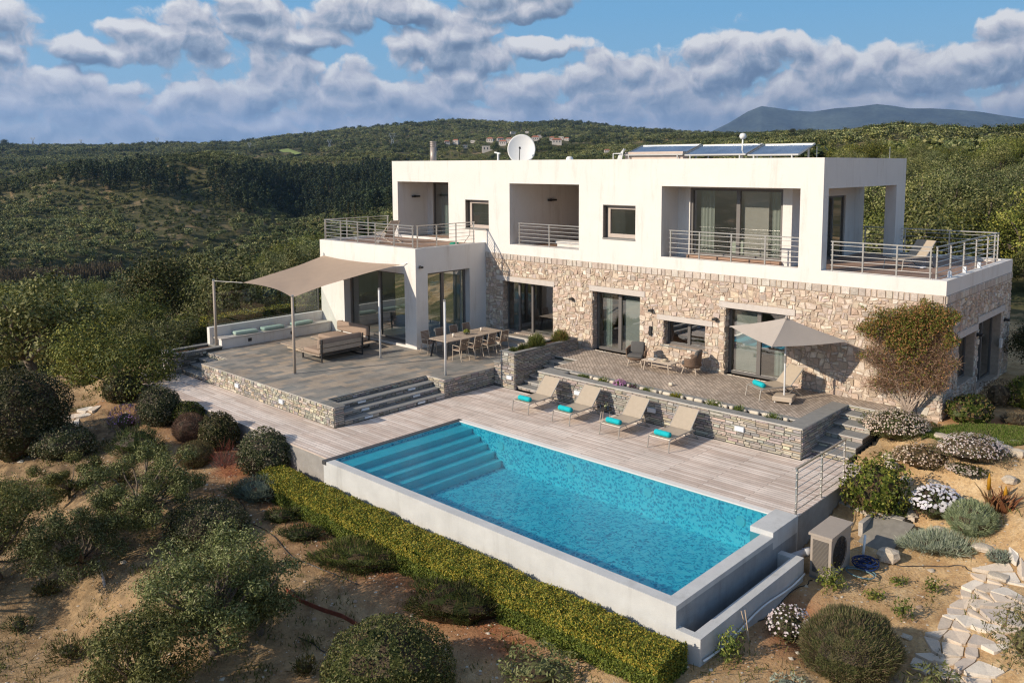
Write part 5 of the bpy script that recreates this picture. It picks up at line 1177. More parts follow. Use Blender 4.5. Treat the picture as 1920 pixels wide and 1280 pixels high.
for k in range(11):
    e = PX(rr.uniform(1640,1780), rr.uniform(610,720), 'y', Y0-0.25); m = b0*0.45+e*0.55+np.array([rr.uniform(-.2,.2), -0.1, rr.uniform(-.2,.1)])
    s0 = b0+np.array([rr.uniform(-.12,.12),0,-0.1]); g.tube([s0, s0*0.6+m*0.4+[0,0,0.1], m, e], [0.035,0.028,0.02,0.008], 6)
g.build('stem', mat('pale_bark', (0.42,0.33,0.26), 0.9, 0.2, 8), cl, True)

# ------------------------------------------------------------------ trees
def limb(g, p, q, r0, r1, rr, n=4, wob=0.1):
    pts = []; L_ = np.linalg.norm(np.array(q)-np.array(p))
    for i in range(n+1):
        t = i/n; w = wob*L_*math.sin(math.pi*t); pts.append([p[j]+(q[j]-p[j])*t+rr.uniform(-w, w)*0.5 for j in range(3)])
    g.tube(pts, [r0+(r1-r0)*i/n for i in range(n+1)], 7)
def tree_meshes(h, spread, ncl, nleaf, L, Wd, pal, seed, trunk_h=0.3, clump=0.30, wts=None, twigs=True, flatten=0.8, cone=False, core=True, mid=0.54, flat=0.6, limbs=2):
    rng = np.random.default_rng(seed); rr = random.Random(seed); lv = Leaves(); g = Geo()
    base = (0,0,-0.3); fork = (rr.uniform(-.1,.1)*h, rr.uniform(-.1,.1)*h, trunk_h*h)
    limb(g, base, fork, 0.045*h, 0.032*h, rr, 4)
    cs = []
    for i in range(ncl):
        if cone:
            t = (i+0.5)/ncl; z = h*(0.18+0.80*t); rad = spread*(1-t*0.85)*math.sqrt(rr.uniform(0.1,1)); a = rr.uniform(0, 6.28)
            c = (rad*math.cos(a), rad*math.sin(a), z); cr = clump*h*(1.05-0.5*t)
        else:
            d_ = sph(1, rng)[0]; rad = rng.uniform(0.35, 0.95); c = (d_[0]*spread*rad*0.8, d_[1]*spread*rad*0.8, h*mid+d_[2]*h*(0.98-mid)*rad*flatten); cr = clump*h*rr.uniform(0.7,1.15)
        cs.append((c, cr))
        if not cone and i % limbs == 0: limb(g, fork, c, 0.022*h if limbs == 2 else 0.017*h, 0.005*h, rr, 4, 0.16)
    if cone: limb(g, fork, (0,0,h*0.95), 0.03*h, 0.006*h, rr, 4, 0.03)
    per = nleaf//ncl
    for c, cr in cs:
        d_ = sph(per, rng); r_ = cr*np.clip(rng.normal(0.78, 0.24, (per,1)), 0.05, 1.35); P = np.array(c)+d_*r_*[1,1,0.78]
        lv.add(P, d_+np.array([0,0,0.25]), L, Wd, pal, wts, rng, flat=flat)
        if core: lv.blob(c, (cr*0.34, cr*0.34, cr*0.28), [tuple(0.5*x for x in pal[2]), tuple(0.5*x for x in pal[0])], rng, (9,6), 0.2)  # clump core painted darker than its leaves, as shade between them
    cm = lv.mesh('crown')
    tm = g.build('trunk', M_BARK, None, True); tme = tm.data; bpy.data.objects.remove(tm)
    return cm, tme
def plant(name, meshes, loc, sc=1.0, rz=0.0, label=None, cat='tree', group=None):
    o = thing(name, loc, label, cat, group, rz); o.scale = (sc,)*3 if not hasattr(sc, '__len__') else sc
    link('crown', meshes[0], o); link('trunk', meshes[1], o); return o
# foreground olives
OLN = [(0.13,0.16,0.05),(0.19,0.21,0.075),(0.07,0.09,0.03),(0.31,0.32,0.15),(0.10,0.115,0.04)]
def olive_px(label, cx, yb, cyt, half_w, seed, nleaf=22000, ncl=26, clump=0.20):
    p = hit(cx, yb); dp = depth(p); sp = half_w*dp/F_PX; lo, hi = 0.5, 9
    for _ in range(30):
        m = (lo+hi)/2
        if to_px((p[0], p[1], p[2]+m))[1] > cyt: lo = m
        else: hi = m
    ms = tree_meshes(hi, sp, ncl, nleaf, 0.085, 0.027, OLN, seed, trunk_h=0.18, clump=clump*0.66, flatten=1.0, core=False, mid=0.52, limbs=1)
    return plant('olive_tree', ms, p, 1.0, 0, label, 'olive tree', 'olive trees on the garden slope')
olive_px('spreading olive tree in the left foreground with a forked grey trunk', 400, 1225, 985, 205, 11, 26000, 52)
olive_px('small shaded olive tree left of the white stake', 150, 1085, 935, 130, 12, 16000, 28, 0.24)
olive_px('low olive tree in the middle of the left garden slope', 265, 990, 838, 165, 13, 20000, 36, 0.22)
olive_px('low olive bush on the left slope below the broad shaded shrub', 130, 935, 860, 95, 14, 11000, 20, 0.28)
olive_px('dark olive tree cut by the left edge of the picture', 0, 1080, 890, 110, 15, 15000, 24, 0.28)
olive_px('foreground olive tree cut by the bottom left of the picture', 265, 1330, 1120, 140, 16, 18000, 30, 0.24)
olive_px('olive tree just outside the left edge of the garden slope', -170, 1150, 950, 150, 18, 14000, 26, 0.26)
olive_px('olive tree just below the bottom edge of the picture', 640, 1480, 1300, 160, 19, 14000, 26, 0.26)
olive_px('leafy olive boughs right of the foreground trunk, nearest the large clipped ball', 485, 1190, 1005, 82, 17, 11000, 20, 0.26)

MID = [tree_meshes(4.6, 2.6, 30, 8000, 0.15, 0.075, OLV, 100+k, clump=0.185, core=False, flat=0.72, mid=0.47) for k in range(4)]
BUSH = [tree_meshes(5.0, 2.9, 30, 8000, 0.16, 0.09, [(0.12,0.155,0.035),(0.18,0.205,0.05),(0.07,0.095,0.025),(0.27,0.27,0.07)], 120+k, trunk_h=0.2, clump=0.215, core=False, flat=0.72, mid=0.45) for k in range(3)]
DARKT = [tree_meshes(7.0, 3.6, 24, 11000, 0.22, 0.13, [(0.05,0.065,0.025),(0.08,0.095,0.035),(0.035,0.05,0.02),(0.14,0.125,0.06)], 140+k, trunk_h=0.18, clump=0.28, core=False) for k in range(2)]
PINET = [tree_meshes(11.0, 2.7, 12, 1500, 0.34, 0.24, PIN, 160+k, trunk_h=0.12, clump=0.17, cone=True) for k in range(3)]
CYPR = [tree_meshes(10.0, 0.55, 14, 1500, 0.22, 0.12, [(0.07,0.075,0.02),(0.05,0.06,0.02),(0.035,0.045,0.018),(0.11,0.10,0.03)], 180, trunk_h=0.05, clump=0.075, cone=True)]
# trees whose places one can point to
GLT = 'trees on the slope left of the terrace'; GRT_ = 'trees behind the right end of the villa'
def tree_px(name, ms, px, yb, wpx, label, group=None, natural=5.0):
    p = hit(px, yb); dp = depth(p); s_ = wpx*dp/F_PX/natural*(1.22 if group in (GLT, GRT_) else 1.0)
    p = p-np.array([0,0,0.7 if group == GLT else 0.0]); return plant(name, ms, p, s_, (px*0.37) % 6.28, label, 'tree', group)
GLT = 'trees on the slope left of the terrace'
LT = [(250,735,150,0,'grey green tree on the slope, nearest the far left stone planter'),(330,690,125,1,'round tree touching the clipped hedge beyond the terrace bench'),(170,715,130,2,'pale green tree third from the terrace on the left slope'),(95,690,140,0,'pale green tree behind the huge dark garden shrub'),(15,690,150,1,'broad tree at the left edge above the huge dark shrub'),
      (205,655,110,3,'tree standing behind the one nearest the far left planter'),(120,640,110,0,'tree in the second row of the left slope above the huge shrub'),(50,625,110,2,'tree in the second row near the left edge'),(375,650,90,3,'small tree right behind the end of the clipped hedge'),(275,640,100,2,'tree just below the big dark oak on the left')]
for i, (px, yb, w, k, lb) in enumerate(LT): tree_px('leafy_tree', (MID+BUSH)[(k*2+i) % 7] if i % 2 else BUSH[k % 3], px, yb, w, lb, GLT)
tree_px('dark_oak', DARKT[0], 305, 618, 165, 'big dark round oak on the left slope beside the shade sail post', None, 7.2)
tree_px('dark_oak', DARKT[1], 1950, 705, 120, 'large dark tree at the right picture edge beyond the side door', None, 7.2)
tree_px('dark_oak', DARKT[1], 215, 605, 80, 'smaller dark oak left of the big dark round one', None, 7.2)
for px, yb, lb in ((655,452,'slim cypress left of its twin beyond the roof terrace railing'),(667,452,'slim cypress right of its twin beyond the roof terrace railing')):
    p = hit(px, yb); dp = depth(p); plant('cypress', CYPR[0], p, (1.6*dp/F_PX*10/10.0*2.6,)*2+(75*dp/F_PX/10,), 0.3, lb, 'cypress', 'twin cypresses')
GRT = 'trees behind the right end of the villa'
for i, (px, yb, w, lb) in enumerate(((1745,520,150,'dense green tree right behind the terrace railing corner'),(1850,505,160,'bushy tree beyond the far corner of the upper terrace'),(1925,520,150,'tall bushy tree at the right edge level with the upper terrace'),(1640,500,110,'tree seen between the white pillars of the upper terrace'),(1800,450,130,'grey green tree in the second row right of the villa roof'),(1890,440,130,'grey green tree in the second row near the right edge'),(1720,430,120,'grey green tree just right of the white villa corner'),(1590,470,90,'small tree glimpsed past the door of the upper terrace'))):
    tree_px('leafy_tree', BUSH[i % 3] if i in (0,2,3) else MID[i % 4], px, yb, w, lb, GRT)
for i, (px, yb, w, lb) in enumerate(((1760,560,110,'sunlit yellow green shrub behind the right terrace railing'),(1640,540,90,'yellow green shrub seen low between the white pillars'))):
    p = hit(px, yb); 

VPX = [(838,270,10),(855,269,10),(873,278,13),(887,268,8),(919,267,12),(914,284,20),(938,265,12),(943,272,14),(955,266,12),(1004,264,14),(1012,258,8),(1035,264,9),(1044,270,18),(1052,262,10),(1063,264,9),(962,252,10),(988,250,7),(1138,286,10)]
# ---- groves: the nearest as trees of their own, the far rest as one mass each
rng = np.random.default_rng(5)
def ground_px(X, Y, Z):
    D = np.stack([X-CAM[0], Y-CAM[1], Z-CAM[2]], -1) @ MB.T; return 960+SX+F_PX*D[:,0]/D[:,2], 640+SY-F_PX*D[:,1]/D[:,2], D[:,2]
def polar_grid(r0, r1, sp, jit=0.32):
    out_ = []; n = int(r1/sp)
    gx, gy = np.meshgrid(np.arange(-n, n+1)*sp, np.arange(0, n+1)*sp); gx = gx.ravel()+rng.normal(0, jit*sp, gx.size); gy = gy.ravel()+rng.normal(0, jit*sp, gy.size)
    rot = 0.35; wx_, wy_ = gx*math.cos(rot)-gy*math.sin(rot), gx*math.sin(rot)+gy*math.cos(rot); wx_, wy_ = wx_, wy_
    d_ = np.hypot(gx, gy); a = np.arctan2(wx_, wy_); k = (d_ > r0) & (d_ < r1) & (np.abs(a) < 0.62)
    ux, uy = wx_[k], wy_[k]
    X = CAM[0]+ux*math.cos(YAW)-uy*math.sin(YAW); Y = CAM[1]+ux*math.sin(YAW)+uy*math.cos(YAW); return X, Y, d_[k]
OCC = []
def gather(r0, r1, sp):
    X, Y, d_ = polar_grid(r0, r1, sp); Z = gz(X, Y); px, py, dep = ground_px(X, Y, Z)
    k = (px > -70) & (px < 1990) & (dep > 5) & ~((X > -20) & (X < 26) & (Y > -12) & (Y < 30))
    return X[k], Y[k], Z[k], px[k], py[k], d_[k]
X, Y, Z, px, py, dd = [np.concatenate(a) for a in zip(gather(46, 520, 6.0), gather(520, 1400, 6.7), gather(1400, 2400, 12.5), gather(2400, 3900, 20))]
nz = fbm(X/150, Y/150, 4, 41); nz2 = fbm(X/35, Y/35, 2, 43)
pine = ((px > 395+60*nz2+0.5*(345-py)*(py < 345)) & (px < 760) & (py > 322+25*nz2) & (py < 408+30*nz2-0.10*(560-px)*(px < 560)) & (dd > 560) & (dd < 1250)) | ((dd > 640) & (dd < 950) & (px > 0) & (px < 345) & (py < 372-0*px) & (py > 318) & (np.hypot((px-235)/110, (py-345)/26) < 1+nz2*0.9))
reed = (py > 512-0.03*px) & (py < 536-0.05*px) & (px < 240) & (dd > 250)
pathm = (np.abs(px-(538+(py-450)*0.35)) < 6) & (py > 440) & (py < 480) & (dd > 100)
green_field = (np.abs(px-542) < 22) & (np.abs(py-287) < 7)
maq = (np.hypot((px-330)/110, (py-405)/38) < 1) & (dd > 500)
shade_wood = (~pine) & ((nz > 0.14) | (nz2 > 0.42)) & (dd > 120)  # patches of darker trees, cloud shadow on the hills put into their colour
mid_left = (px > 430) & (px < 700) & (py > 440) & (py < 520) & (dd < 600)
vil = np.zeros(len(X), bool)
for hx, hy, hw in VPX: vil |= (np.abs(px-hx) < hw*0.62) & (py > hy-1) & (py < hy+9)
skip = ((px > 1480) & (dd > 80) & (rng.uniform(size=len(X)) < 0.16)) | vil | reed | pathm | green_field | (~pine & (rng.uniform(size=len(X)) < np.clip(0.05+nz*0.22, 0, 0.3)) & (dd > 90))
occupied = np.zeros(len(X), bool)
for (a, b, w, *_r) in LT: occupied |= (np.hypot(px-a, (py-b)*2.0) < w*0.40) & (dd < 110)
occupied |= (np.hypot(px-305, (py-615)*2.0) < 90) & (dd < 200)
keep = ~skip & ~occupied
X, Y, Z, px, py, dd, pine, shade_wood, maq, mid_left = [a[keep] for a in (X, Y, Z, px, py, dd, pine, shade_wood, maq, mid_left)]
kind = np.where(pine, 2, np.where(shade_wood | maq | (mid_left & (rng.uniform(size=len(X)) < 0.5)), 1, 0))
scl = rng.choice([0.62,0.8,0.95,1.1,1.3,1.5], len(X))*rng.uniform(0.92, 1.08, len(X))*np.where(dd > 2400, 2.3, np.where(dd > 1400, 1.6, 1.0))*np.where(maq, 0.6, 1.0)
# hidden behind the villa or below the frame: not needed one by one
hid = (px > 745) & (px < 1540) & (py > 318) | (py > 1290) | ((px > 640) & (px < 1690) & (py > 470))
order = np.argsort(dd+np.where(hid, 1e5, 0)); ind = order[:262]
rest = np.setdiff1d(np.arange(len(X)), ind); rest = rest[~hid[rest] | (rest % 4 == 0)]
LAB = {('o', 0): 'grey green olive tree in the near grove on the slope left of the villa', ('b', 0): 'fuller green tree among the near olives on the slope left of the villa',
       ('o', 1): 'grey green olive tree in the grove on the rise behind the villa', ('b', 1): 'fuller green tree in the grove on the rise behind the villa'}
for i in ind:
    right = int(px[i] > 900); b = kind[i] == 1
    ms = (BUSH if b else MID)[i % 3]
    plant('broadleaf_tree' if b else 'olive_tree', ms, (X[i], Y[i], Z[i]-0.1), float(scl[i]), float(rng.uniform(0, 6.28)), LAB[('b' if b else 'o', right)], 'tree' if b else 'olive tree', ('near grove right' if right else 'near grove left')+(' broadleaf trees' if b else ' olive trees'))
FAR_O = [tree_meshes(4.6, 2.5, 7, 210, 0.75, 0.52, [tuple(1.25*x for x in c) for c in OLV], 300+k, clump=0.30)[0] for k in range(2)]
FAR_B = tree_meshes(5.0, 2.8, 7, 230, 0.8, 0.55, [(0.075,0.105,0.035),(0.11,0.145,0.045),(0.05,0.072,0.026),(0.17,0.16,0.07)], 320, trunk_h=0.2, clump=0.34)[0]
FAR_P = tree_meshes(11.0, 2.9, 9, 260, 0.9, 0.65, PIN, 340, trunk_h=0.12, clump=0.18, cone=True)[0]
def scatter(name, label, proto, pts, scale, label_cat):
    """one object: a cloud of points that carries the same plant on every point"""
    src = bpy.data.objects.new(name+'_plant', proto)
    me = bpy.data.meshes.new(name); me.vertices.add(len(pts)); me.vertices.foreach_set('co', np.asarray(pts, np.float32).ravel())
    a = me.attributes.new('scl', 'FLOAT_VECTOR', 'POINT'); a.data.foreach_set('vector', np.asarray(scale, np.float32).ravel())
    a = me.attributes.new('rot', 'FLOAT_VECTOR', 'POINT'); r_ = np.zeros((len(pts),3), np.float32); r_[:,2] = rng.uniform(0, 6.28, len(pts)); a.data.foreach_set('vector', r_.ravel())
    o = bpy.data.objects.new(name, me); col.objects.link(o); tag(o, label, label_cat, kind='stuff')
    ng = bpy.data.node_groups.new(name+'_scatter', 'GeometryNodeTree'); ng.interface.new_socket('Geometry', in_out='INPUT', socket_type='NodeSocketGeometry'); ng.interface.new_socket('Geometry', in_out='OUTPUT', socket_type='NodeSocketGeometry')
    N = ng.nodes; gi_ = N.new('NodeGroupInput'); go_ = N.new('NodeGroupOutput'); ip = N.new('GeometryNodeInstanceOnPoints'); ob = N.new('GeometryNodeObjectInfo'); ob.inputs['Object'].default_value = src
    a1 = N.new('GeometryNodeInputNamedAttribute'); a1.data_type = 'FLOAT_VECTOR'; a1.inputs[0].default_value = 'scl'; a2 = N.new('GeometryNodeInputNamedAttribute'); a2.data_type = 'FLOAT_VECTOR'; a2.inputs[0].default_value = 'rot'
    e2r = N.new('FunctionNodeEulerToRotation'); Lk = ng.links.new; Lk(gi_.outputs[0], ip.inputs['Points']); Lk(ob.outputs['Geometry'], ip.inputs['Instance']); Lk(a1.outputs[0], ip.inputs['Scale']); Lk(a2.outputs[0], e2r.inputs[0]); Lk(e2r.outputs[0], ip.inputs['Rotation']); Lk(ip.outputs[0], go_.inputs[0])
    md = o.modifiers.new('scatter', 'NODES'); md.node_group = ng; return o
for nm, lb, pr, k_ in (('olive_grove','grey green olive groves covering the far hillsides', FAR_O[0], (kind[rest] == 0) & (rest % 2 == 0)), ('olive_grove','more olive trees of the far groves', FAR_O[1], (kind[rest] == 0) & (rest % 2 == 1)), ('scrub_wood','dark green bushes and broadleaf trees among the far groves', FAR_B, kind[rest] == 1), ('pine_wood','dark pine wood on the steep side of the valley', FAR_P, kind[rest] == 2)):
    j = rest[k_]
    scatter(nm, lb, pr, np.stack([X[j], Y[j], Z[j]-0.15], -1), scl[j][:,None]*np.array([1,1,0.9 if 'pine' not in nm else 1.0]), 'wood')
print('trees', len(X), 'pines', int((kind == 2).sum()), 'far', len(rest))
# reed belt on the valley floor
xs, ys = [], []
q_ = [(hit(a, b)) for a, b in ((0,530),(60,527),(120,523),(180,518),(230,512))]
pts = []; 
for a, b in zip(q_, q_[1:]):
    for k in range(1500): t = rng.uniform(); w = rng.normal(0, 6); v = view_dir(a); pts.append((a[0]+(b[0]-a[0])*t+v[0]*w, a[1]+(b[1]-a[1])*t+v[1]*w))
pts = np.array(pts); zz = gz(pts[:,0], pts[:,1]); lv = Leaves(); P = np.stack([pts[:,0], pts[:,1], zz], -1)
lv.needles(P, rng.normal(size=P.shape)*0.12+[0,0,1], 4.6, 0.5, [(0.16,0.12,0.08),(0.20,0.15,0.09),(0.12,0.11,0.06)], rng)
tag(link('reeds', lv.mesh('reeds')), 'belt of brown reeds on the valley floor at the left', 'reeds', kind='stuff')
# ------------------------------------------------------------------ furniture
M_TAUPE = mat('taupe_sling', (0.46,0.38,0.29), 0.85, 0.06, 8, 0.05, 120)
M_ALU = mat('taupe_aluminium', (0.45,0.41,0.36), 0.45, 0.05, 6, metal=0.4)
M_TEAL = mat('turquoise_towel', (0.01,0.50,0.55), 0.95, 0.12, 14, 0.12, 90, 0.8, 90)
M_WOOD = mat('weathered_teak', (0.44,0.35,0.27), 0.8, 0.15, 5, 0.12, 40, 0.3, 40)
M_WICK = mat('brown_wicker', (0.19,0.125,0.085), 0.75, 0.2, 20, 0.2, 120, 0.6, 100)
M_CUSH = mat('charcoal_cushion', (0.11,0.105,0.10), 0.9, 0.08, 6)
M_BEIGE = mat('beige_cushion', (0.35,0.26,0.20), 0.9, 0.07, 5, 0.04, 80)
M_SAIL = mat('sail_cloth', (0.54,0.405,0.30), 0.9, 0.05, 2.5, 0.03, 90, trans=0.18)
M_PARA = mat('parasol_cloth', (0.47,0.415,0.37), 0.9, 0.04, 3, 0.03, 90, trans=0.12)
M_LEGW = mat('pale_teak', (0.56,0.46,0.36), 0.75, 0.1, 8)
M_SAGE = mat('sage_cushion', (0.36,0.47,0.41), 0.9, 0.07, 6, 0.05, 60)
M_POLE = mat('white_pole', (0.72,0.71,0.70), 0.45, 0.04, 4)
M_TPOLE = mat('timber_pole', (0.46,0.38,0.31), 0.7, 0.12, 5)

GL_ = 'taupe sun loungers lined up on the deck'
lou = thing('sun_lounger', (1.02, 7.25, 0), 'taupe sling sun lounger by the pool, nearest the small steps, with a turquoise towel', 'sun lounger', GL_)
X_ = (1.02, 7.25, 0); W_ = 0.37
def L3(x, y, z): return (X_[0]+x, X_[1]+y, X_[2]+z)
g = Geo()
for s in (-1, 1):
    g.tube([L3(s*W_,0.02,0.34), L3(s*W_,0.10,0.375), L3(s*W_,1.25,0.375), L3(s*W_,1.45,0.33)], 0.022, 6)
    g.tube([L3(s*W_,1.17,0.38), L3(s*W_,1.66,0.92)], 0.018, 6)
for y in (0.06, 1.22): g.tube([L3(-W_,y,0.365), L3(W_,y,0.365)], 0.017, 6)
g.build('frame', M_ALU, lou)
for s in (-1, 1):
    g = Geo(); g.tube([L3(s*W_,0.03,0.35), L3(s*W_*1.02,-0.03,0.0)], 0.02, 6); g.build('leg', M_ALU, lou)
    g = Geo(); g.tube([L3(s*W_,1.20,0.37), L3(s*W_,1.66,0.0)], 0.02, 6); g.build('leg', M_ALU, lou)
g = Geo(); g.tube([L3(W_,0.35,0.34)]+[L3(W_,0.35+1.0*t,0.34-0.28*math.sin(math.pi*t)) for t in np.linspace(0.1,0.9,8)]+[L3(W_,1.35,0.34)], 0.012, 6); g.tube([L3(-W_,1.66,0.012), L3(W_,1.66,0.012)], 0.018, 6); g.build('stretcher', M_ALU, lou)
g = Geo()
N_ = 10
def sling(P0, P1, sag, m=0):
    rows = []
    for i in range(N_+1):
        t = i/N_; row = []
        for j in range(7):
            u = -1+2*j/6; z = -sag*(1-u*u)*math.sin(math.pi*t)*0.7
            row.append(L3(u*(W_-0.012), P0[0]+(P1[0]-P0[0])*t, P0[1]+(P1[1]-P0[1])*t+z+0.012))
        rows.append(g.verts(row))
    for a, b in zip(rows, rows[1:]):
        for j in range(6): g.face((a+j, a+j+1, b+j+1, b+j))
sling((0.05,0.375),(1.20,0.375),0.05); g.build('seat', M_TAUPE, lou, True)
g = Geo(); sling((1.16,0.38),(1.67,0.925),0.03); g.build('backrest', M_TAUPE, lou, True)
tow = Geo()
pts = [L3(-0.27+0.54*k/10, 0.22, 0.46) for k in range(11)]; tow.tube(pts, [0.075]+[0.088+0.004*math.sin(k*2.1) for k in range(1,10)]+[0.075], 14); tow.tube([L3(-0.274,0.22,0.46), L3(-0.262,0.22,0.46)], 0.04, 10)
to = tag(tow.build('towel', M_TEAL, None, True, at=L3(0,0.22,0.46)), 'rolled turquoise towel on the sun lounger nearest the small steps', 'towel', 'rolled turquoise towels')
to_me = to.data; to.location = L3(0,0.22,0.46)
LL = ['', 'taupe sun lounger second from the small steps, beside the round drinks table', 'taupe sun lounger third from the small steps, head near a wall light', 'taupe sun lounger at the right end of the row on the deck']
TL = ['', 'rolled turquoise towel on the lounger beside the drinks table', 'rolled turquoise towel on the third lounger from the small steps', 'rolled turquoise towel on the right hand lounger of the deck row']
for k, x in enumerate((1.02, 2.86, 4.86, 6.70)):
    if k == 0: continue
    dup(lou, (x, 7.25, 0), 0.0, LL[k]); t = to.copy(); col.objects.link(t); t.location = (x, 7.47, 0.46); t['label'] = TL[k]
ang_ = math.atan2(-0.42, 0.72)+0.05
c5 = (7.68, 11.24, ZP); dup(lou, c5, ang_, 'taupe sun lounger on the upper patio under the grey parasol')
t = to.copy(); col.objects.link(t); t.location = (c5[0]-math.sin(ang_)*0.22, c5[1]+math.cos(ang_)*0.22, ZP+0.46); t.rotation_euler = (0,0,ang_); t['label'] = 'rolled turquoise towel on the patio lounger under the parasol'
dup(lou, (10.2, 16.3, zf+0.04), R(-20), 'sun lounger with its back raised on the upper right terrace behind the railing')

# drinks table between two loungers
tb = thing('side_table', (3.80, 8.38, 0), 'small round metal drinks table between the second and third loungers', 'side table')
g = Geo(); g.lathe([(0.25,0.43),(0.255,0.45),(0.25,0.455)], 24, o=(3.8,8.38,0)); g.lathe([(0.252,0.455),(0.255,0.48),(0.248,0.48),(0.246,0.457)], 24, o=(3.8,8.38,0)); g.build('table_top', M_BLACK, tb)
for k in range(3):
    a = k*2.09+0.4; g = Geo(); g.tube([(3.8+0.14*math.cos(a),8.38+0.14*math.sin(a),0.43),(3.8+0.24*math.cos(a),8.38+0.24*math.sin(a),0)], 0.012, 6); g.build('leg', M_LEGW, tb)
M_DRK = glassmat('drinking_glass', (0.93,0.95,0.92), 0.05)
g = Geo(); g.lathe([(0.03,0.0),(0.075,0.03),(0.085,0.12),(0.05,0.20),(0.055,0.24),(0.05,0.24),(0.045,0.20),(0.078,0.12),(0.07,0.04)], 16, o=(3.84,8.42,0.459)); g.lathe([(0.06,0.01),(0.072,0.035),(0.078,0.10)], 14, m=1, o=(3.84,8.42,0.461)); tag(g.build('jug', [M_DRK, mat('lemonade', (0.70,0.68,0.40), 0.3)], None, True), 'glass jug of pale drink on the drinks table', 'jug')
for (x, y), lb in (((3.66,8.34),'drinking glass left of the jug on the drinks table'),((3.96,8.36),'drinking glass right of the jug on the drinks table')):
    g = Geo(); g.lathe([(0.006,0.0),(0.035,0.005),(0.04,0.11),(0.036,0.11),(0.03,0.01)], 14, o=(x,y,0.459)); tag(g.build('drinking_glass', M_DRK, None, True), lb, 'glass', 'glasses on the drinks table')

# parasol
ub = PX(1472, 752, 'z', ZP); ux, uy = 8.62, 11.52
um = thing('parasol', (ux, uy, ZP), 'large square grey beige parasol on a silver pole over the patio lounger', 'parasol')
g = Geo(); g.tube([(ux,uy,ZP+0.1),(ux,uy,3.62)], 0.028, 12); g.build('pole', M_POLE, um)
g = Geo(); g.tube([(ux,uy,ZP+1.28),(ux,uy,ZP+1.52)], 0.045, 12); g.tube([(ux+0.03,uy-0.04,ZP+1.38),(ux+0.10,uy-0.12,ZP+1.34)], 0.012, 6); g.build('crank', M_STEEL, um)
ap = Vector((ux, uy, 3.66))
cor = [Vector(tuple(PX(1368,611,'z',2.98))), Vector(tuple(PX(1447,650,'z',2.86))), Vector(tuple(PX(1592,640,'z',2.92)))]
cor.append(cor[0]+cor[2]-cor[1]); cor[3].z = 2.98
cx_ = sum((c for c in cor), Vector())/4; sh = Vector((ux,uy,0))-Vector((cx_.x,cx_.y,0))
g = Geo()
for k in range(4):
    A_, B_ = cor[k], cor[(k+1) % 4]; rows = []
    for i in range(9):
        t = i/8; row = []
        for j in range(9):
            u = j/8; e = A_*(1-u)+B_*u; p = ap*(1-t)+e*t; sag = -0.05*math.sin(math.pi*min(t,1))-0.07*4*u*(1-u)*t*(-1 if False else 1)*0.5
            row.append((p.x, p.y, p.z+sag*(0.55+0.45*4*u*(1-u))))
        rows.append(g.verts(row))
    for a, b in zip(rows, rows[1:]):
        for j in range(8): g.face((a+j, b+j, b+j+1, a+j+1))
g.build('canopy', M_PARA, um, True)
g = Geo(); g.lathe([(0.05,-0.04),(0.06,0.0),(0.03,0.05),(0.015,0.09),(0.002,0.10)], 12, o=tuple(ap)); g.build('finial', M_PARA, um, True)
for k in range(4):
    g = Geo(); g.bar(ap-Vector((0,0,0.12)), cor[k]-Vector((0,0,0.03)), 0.022, 0.03); g.bar((ux,uy,ZP+2.05), ap*0.5+cor[k]*0.5-Vector((0,0,0.10)), 0.018, 0.018); g.build('rib', M_ALU, um)
g = Geo(); g.rbox(ux, uy, ZP+0.15, 0.62, 0.62, 0.16, 0.03, M=Matrix.Translation((ux,uy,0)) @ Matrix.Rotation(0.25,4,'Z') @ Matrix.Translation((-ux,-uy,0))); g.build('base', mat('parasol_base', (0.52,0.42,0.32), 0.6, 0.06, 5), um)
for a, b in ((-.24,-.24),(.24,-.24),(.24,.24),(-.24,.24)):
    g = Geo(); M4 = Matrix.Translation((ux,uy,0)) @ Matrix.Rotation(0.25,4,'Z'); p_ = M4 @ Vector((a-.02,b,ZP+0.04)); q_ = M4 @ Vector((a+.02,b,ZP+0.04)); g.tube([p_, q_], 0.04, 10); g.build('wheel', M_WHITE, um)

# shade sail and its poles
def pole(px, pyb, ztop, mt, r, label, name='sail_post', grp_=None):
    p = PX(px, pyb, 'z', ZT); o = thing(name, (p[0],p[1],ZT), label, 'post', grp_)
    g = Geo(); g.tube([(p[0],p[1],ZT),(p[0],p[1],ztop)], r, 14); g.build('shaft', mt, o, True)
    g = Geo(); g.lathe([(0.10,0.0),(0.10,0.012),(r*1.1,0.014)], 16, o=(p[0],p[1],ZT+0.001)); g.lathe([(r*1.08,0),(r*1.08,0.06),(r*0.9,0.07)], 14, o=(p[0],p[1],ztop)); g.build('base_plate', M_STEEL, o); return p
q1 = pole(406, 653, 3.62, M_TPOLE, 0.055, 'brown timber post at the far left of the slate terrace, roped to the sail')
q2 = pole(553, 700.5, 3.62, M_TPOLE, 0.055, 'brown timber post at the front of the slate terrace under the low sail corner')
q3 = pole(713.5, 671, 3.50, M_POLE, 0.045, 'free standing silver post between the sofas and the white pillar', grp_='bare silver posts')
q4 = pole(835.5, 703.5, 3.48, M_POLE, 0.045, 'free standing silver post at the terrace edge by the dining table', grp_='bare silver posts')
sail = thing('shade_sail', (-10.5, 6.5, 3.9), 'four cornered beige shade sail stretched from the white wing to the timber posts', 'shade sail')
C0 = Vector((q2[0], q2[1], 3.60)); C1 = Vector(tuple(PX(452, 529.5, 'z', 3.66))); C2 = Vector(tuple(PX(607, 479, 'y', 9.24))); C3 = Vector(tuple(PX(752, 496, 'y', 9.18)))
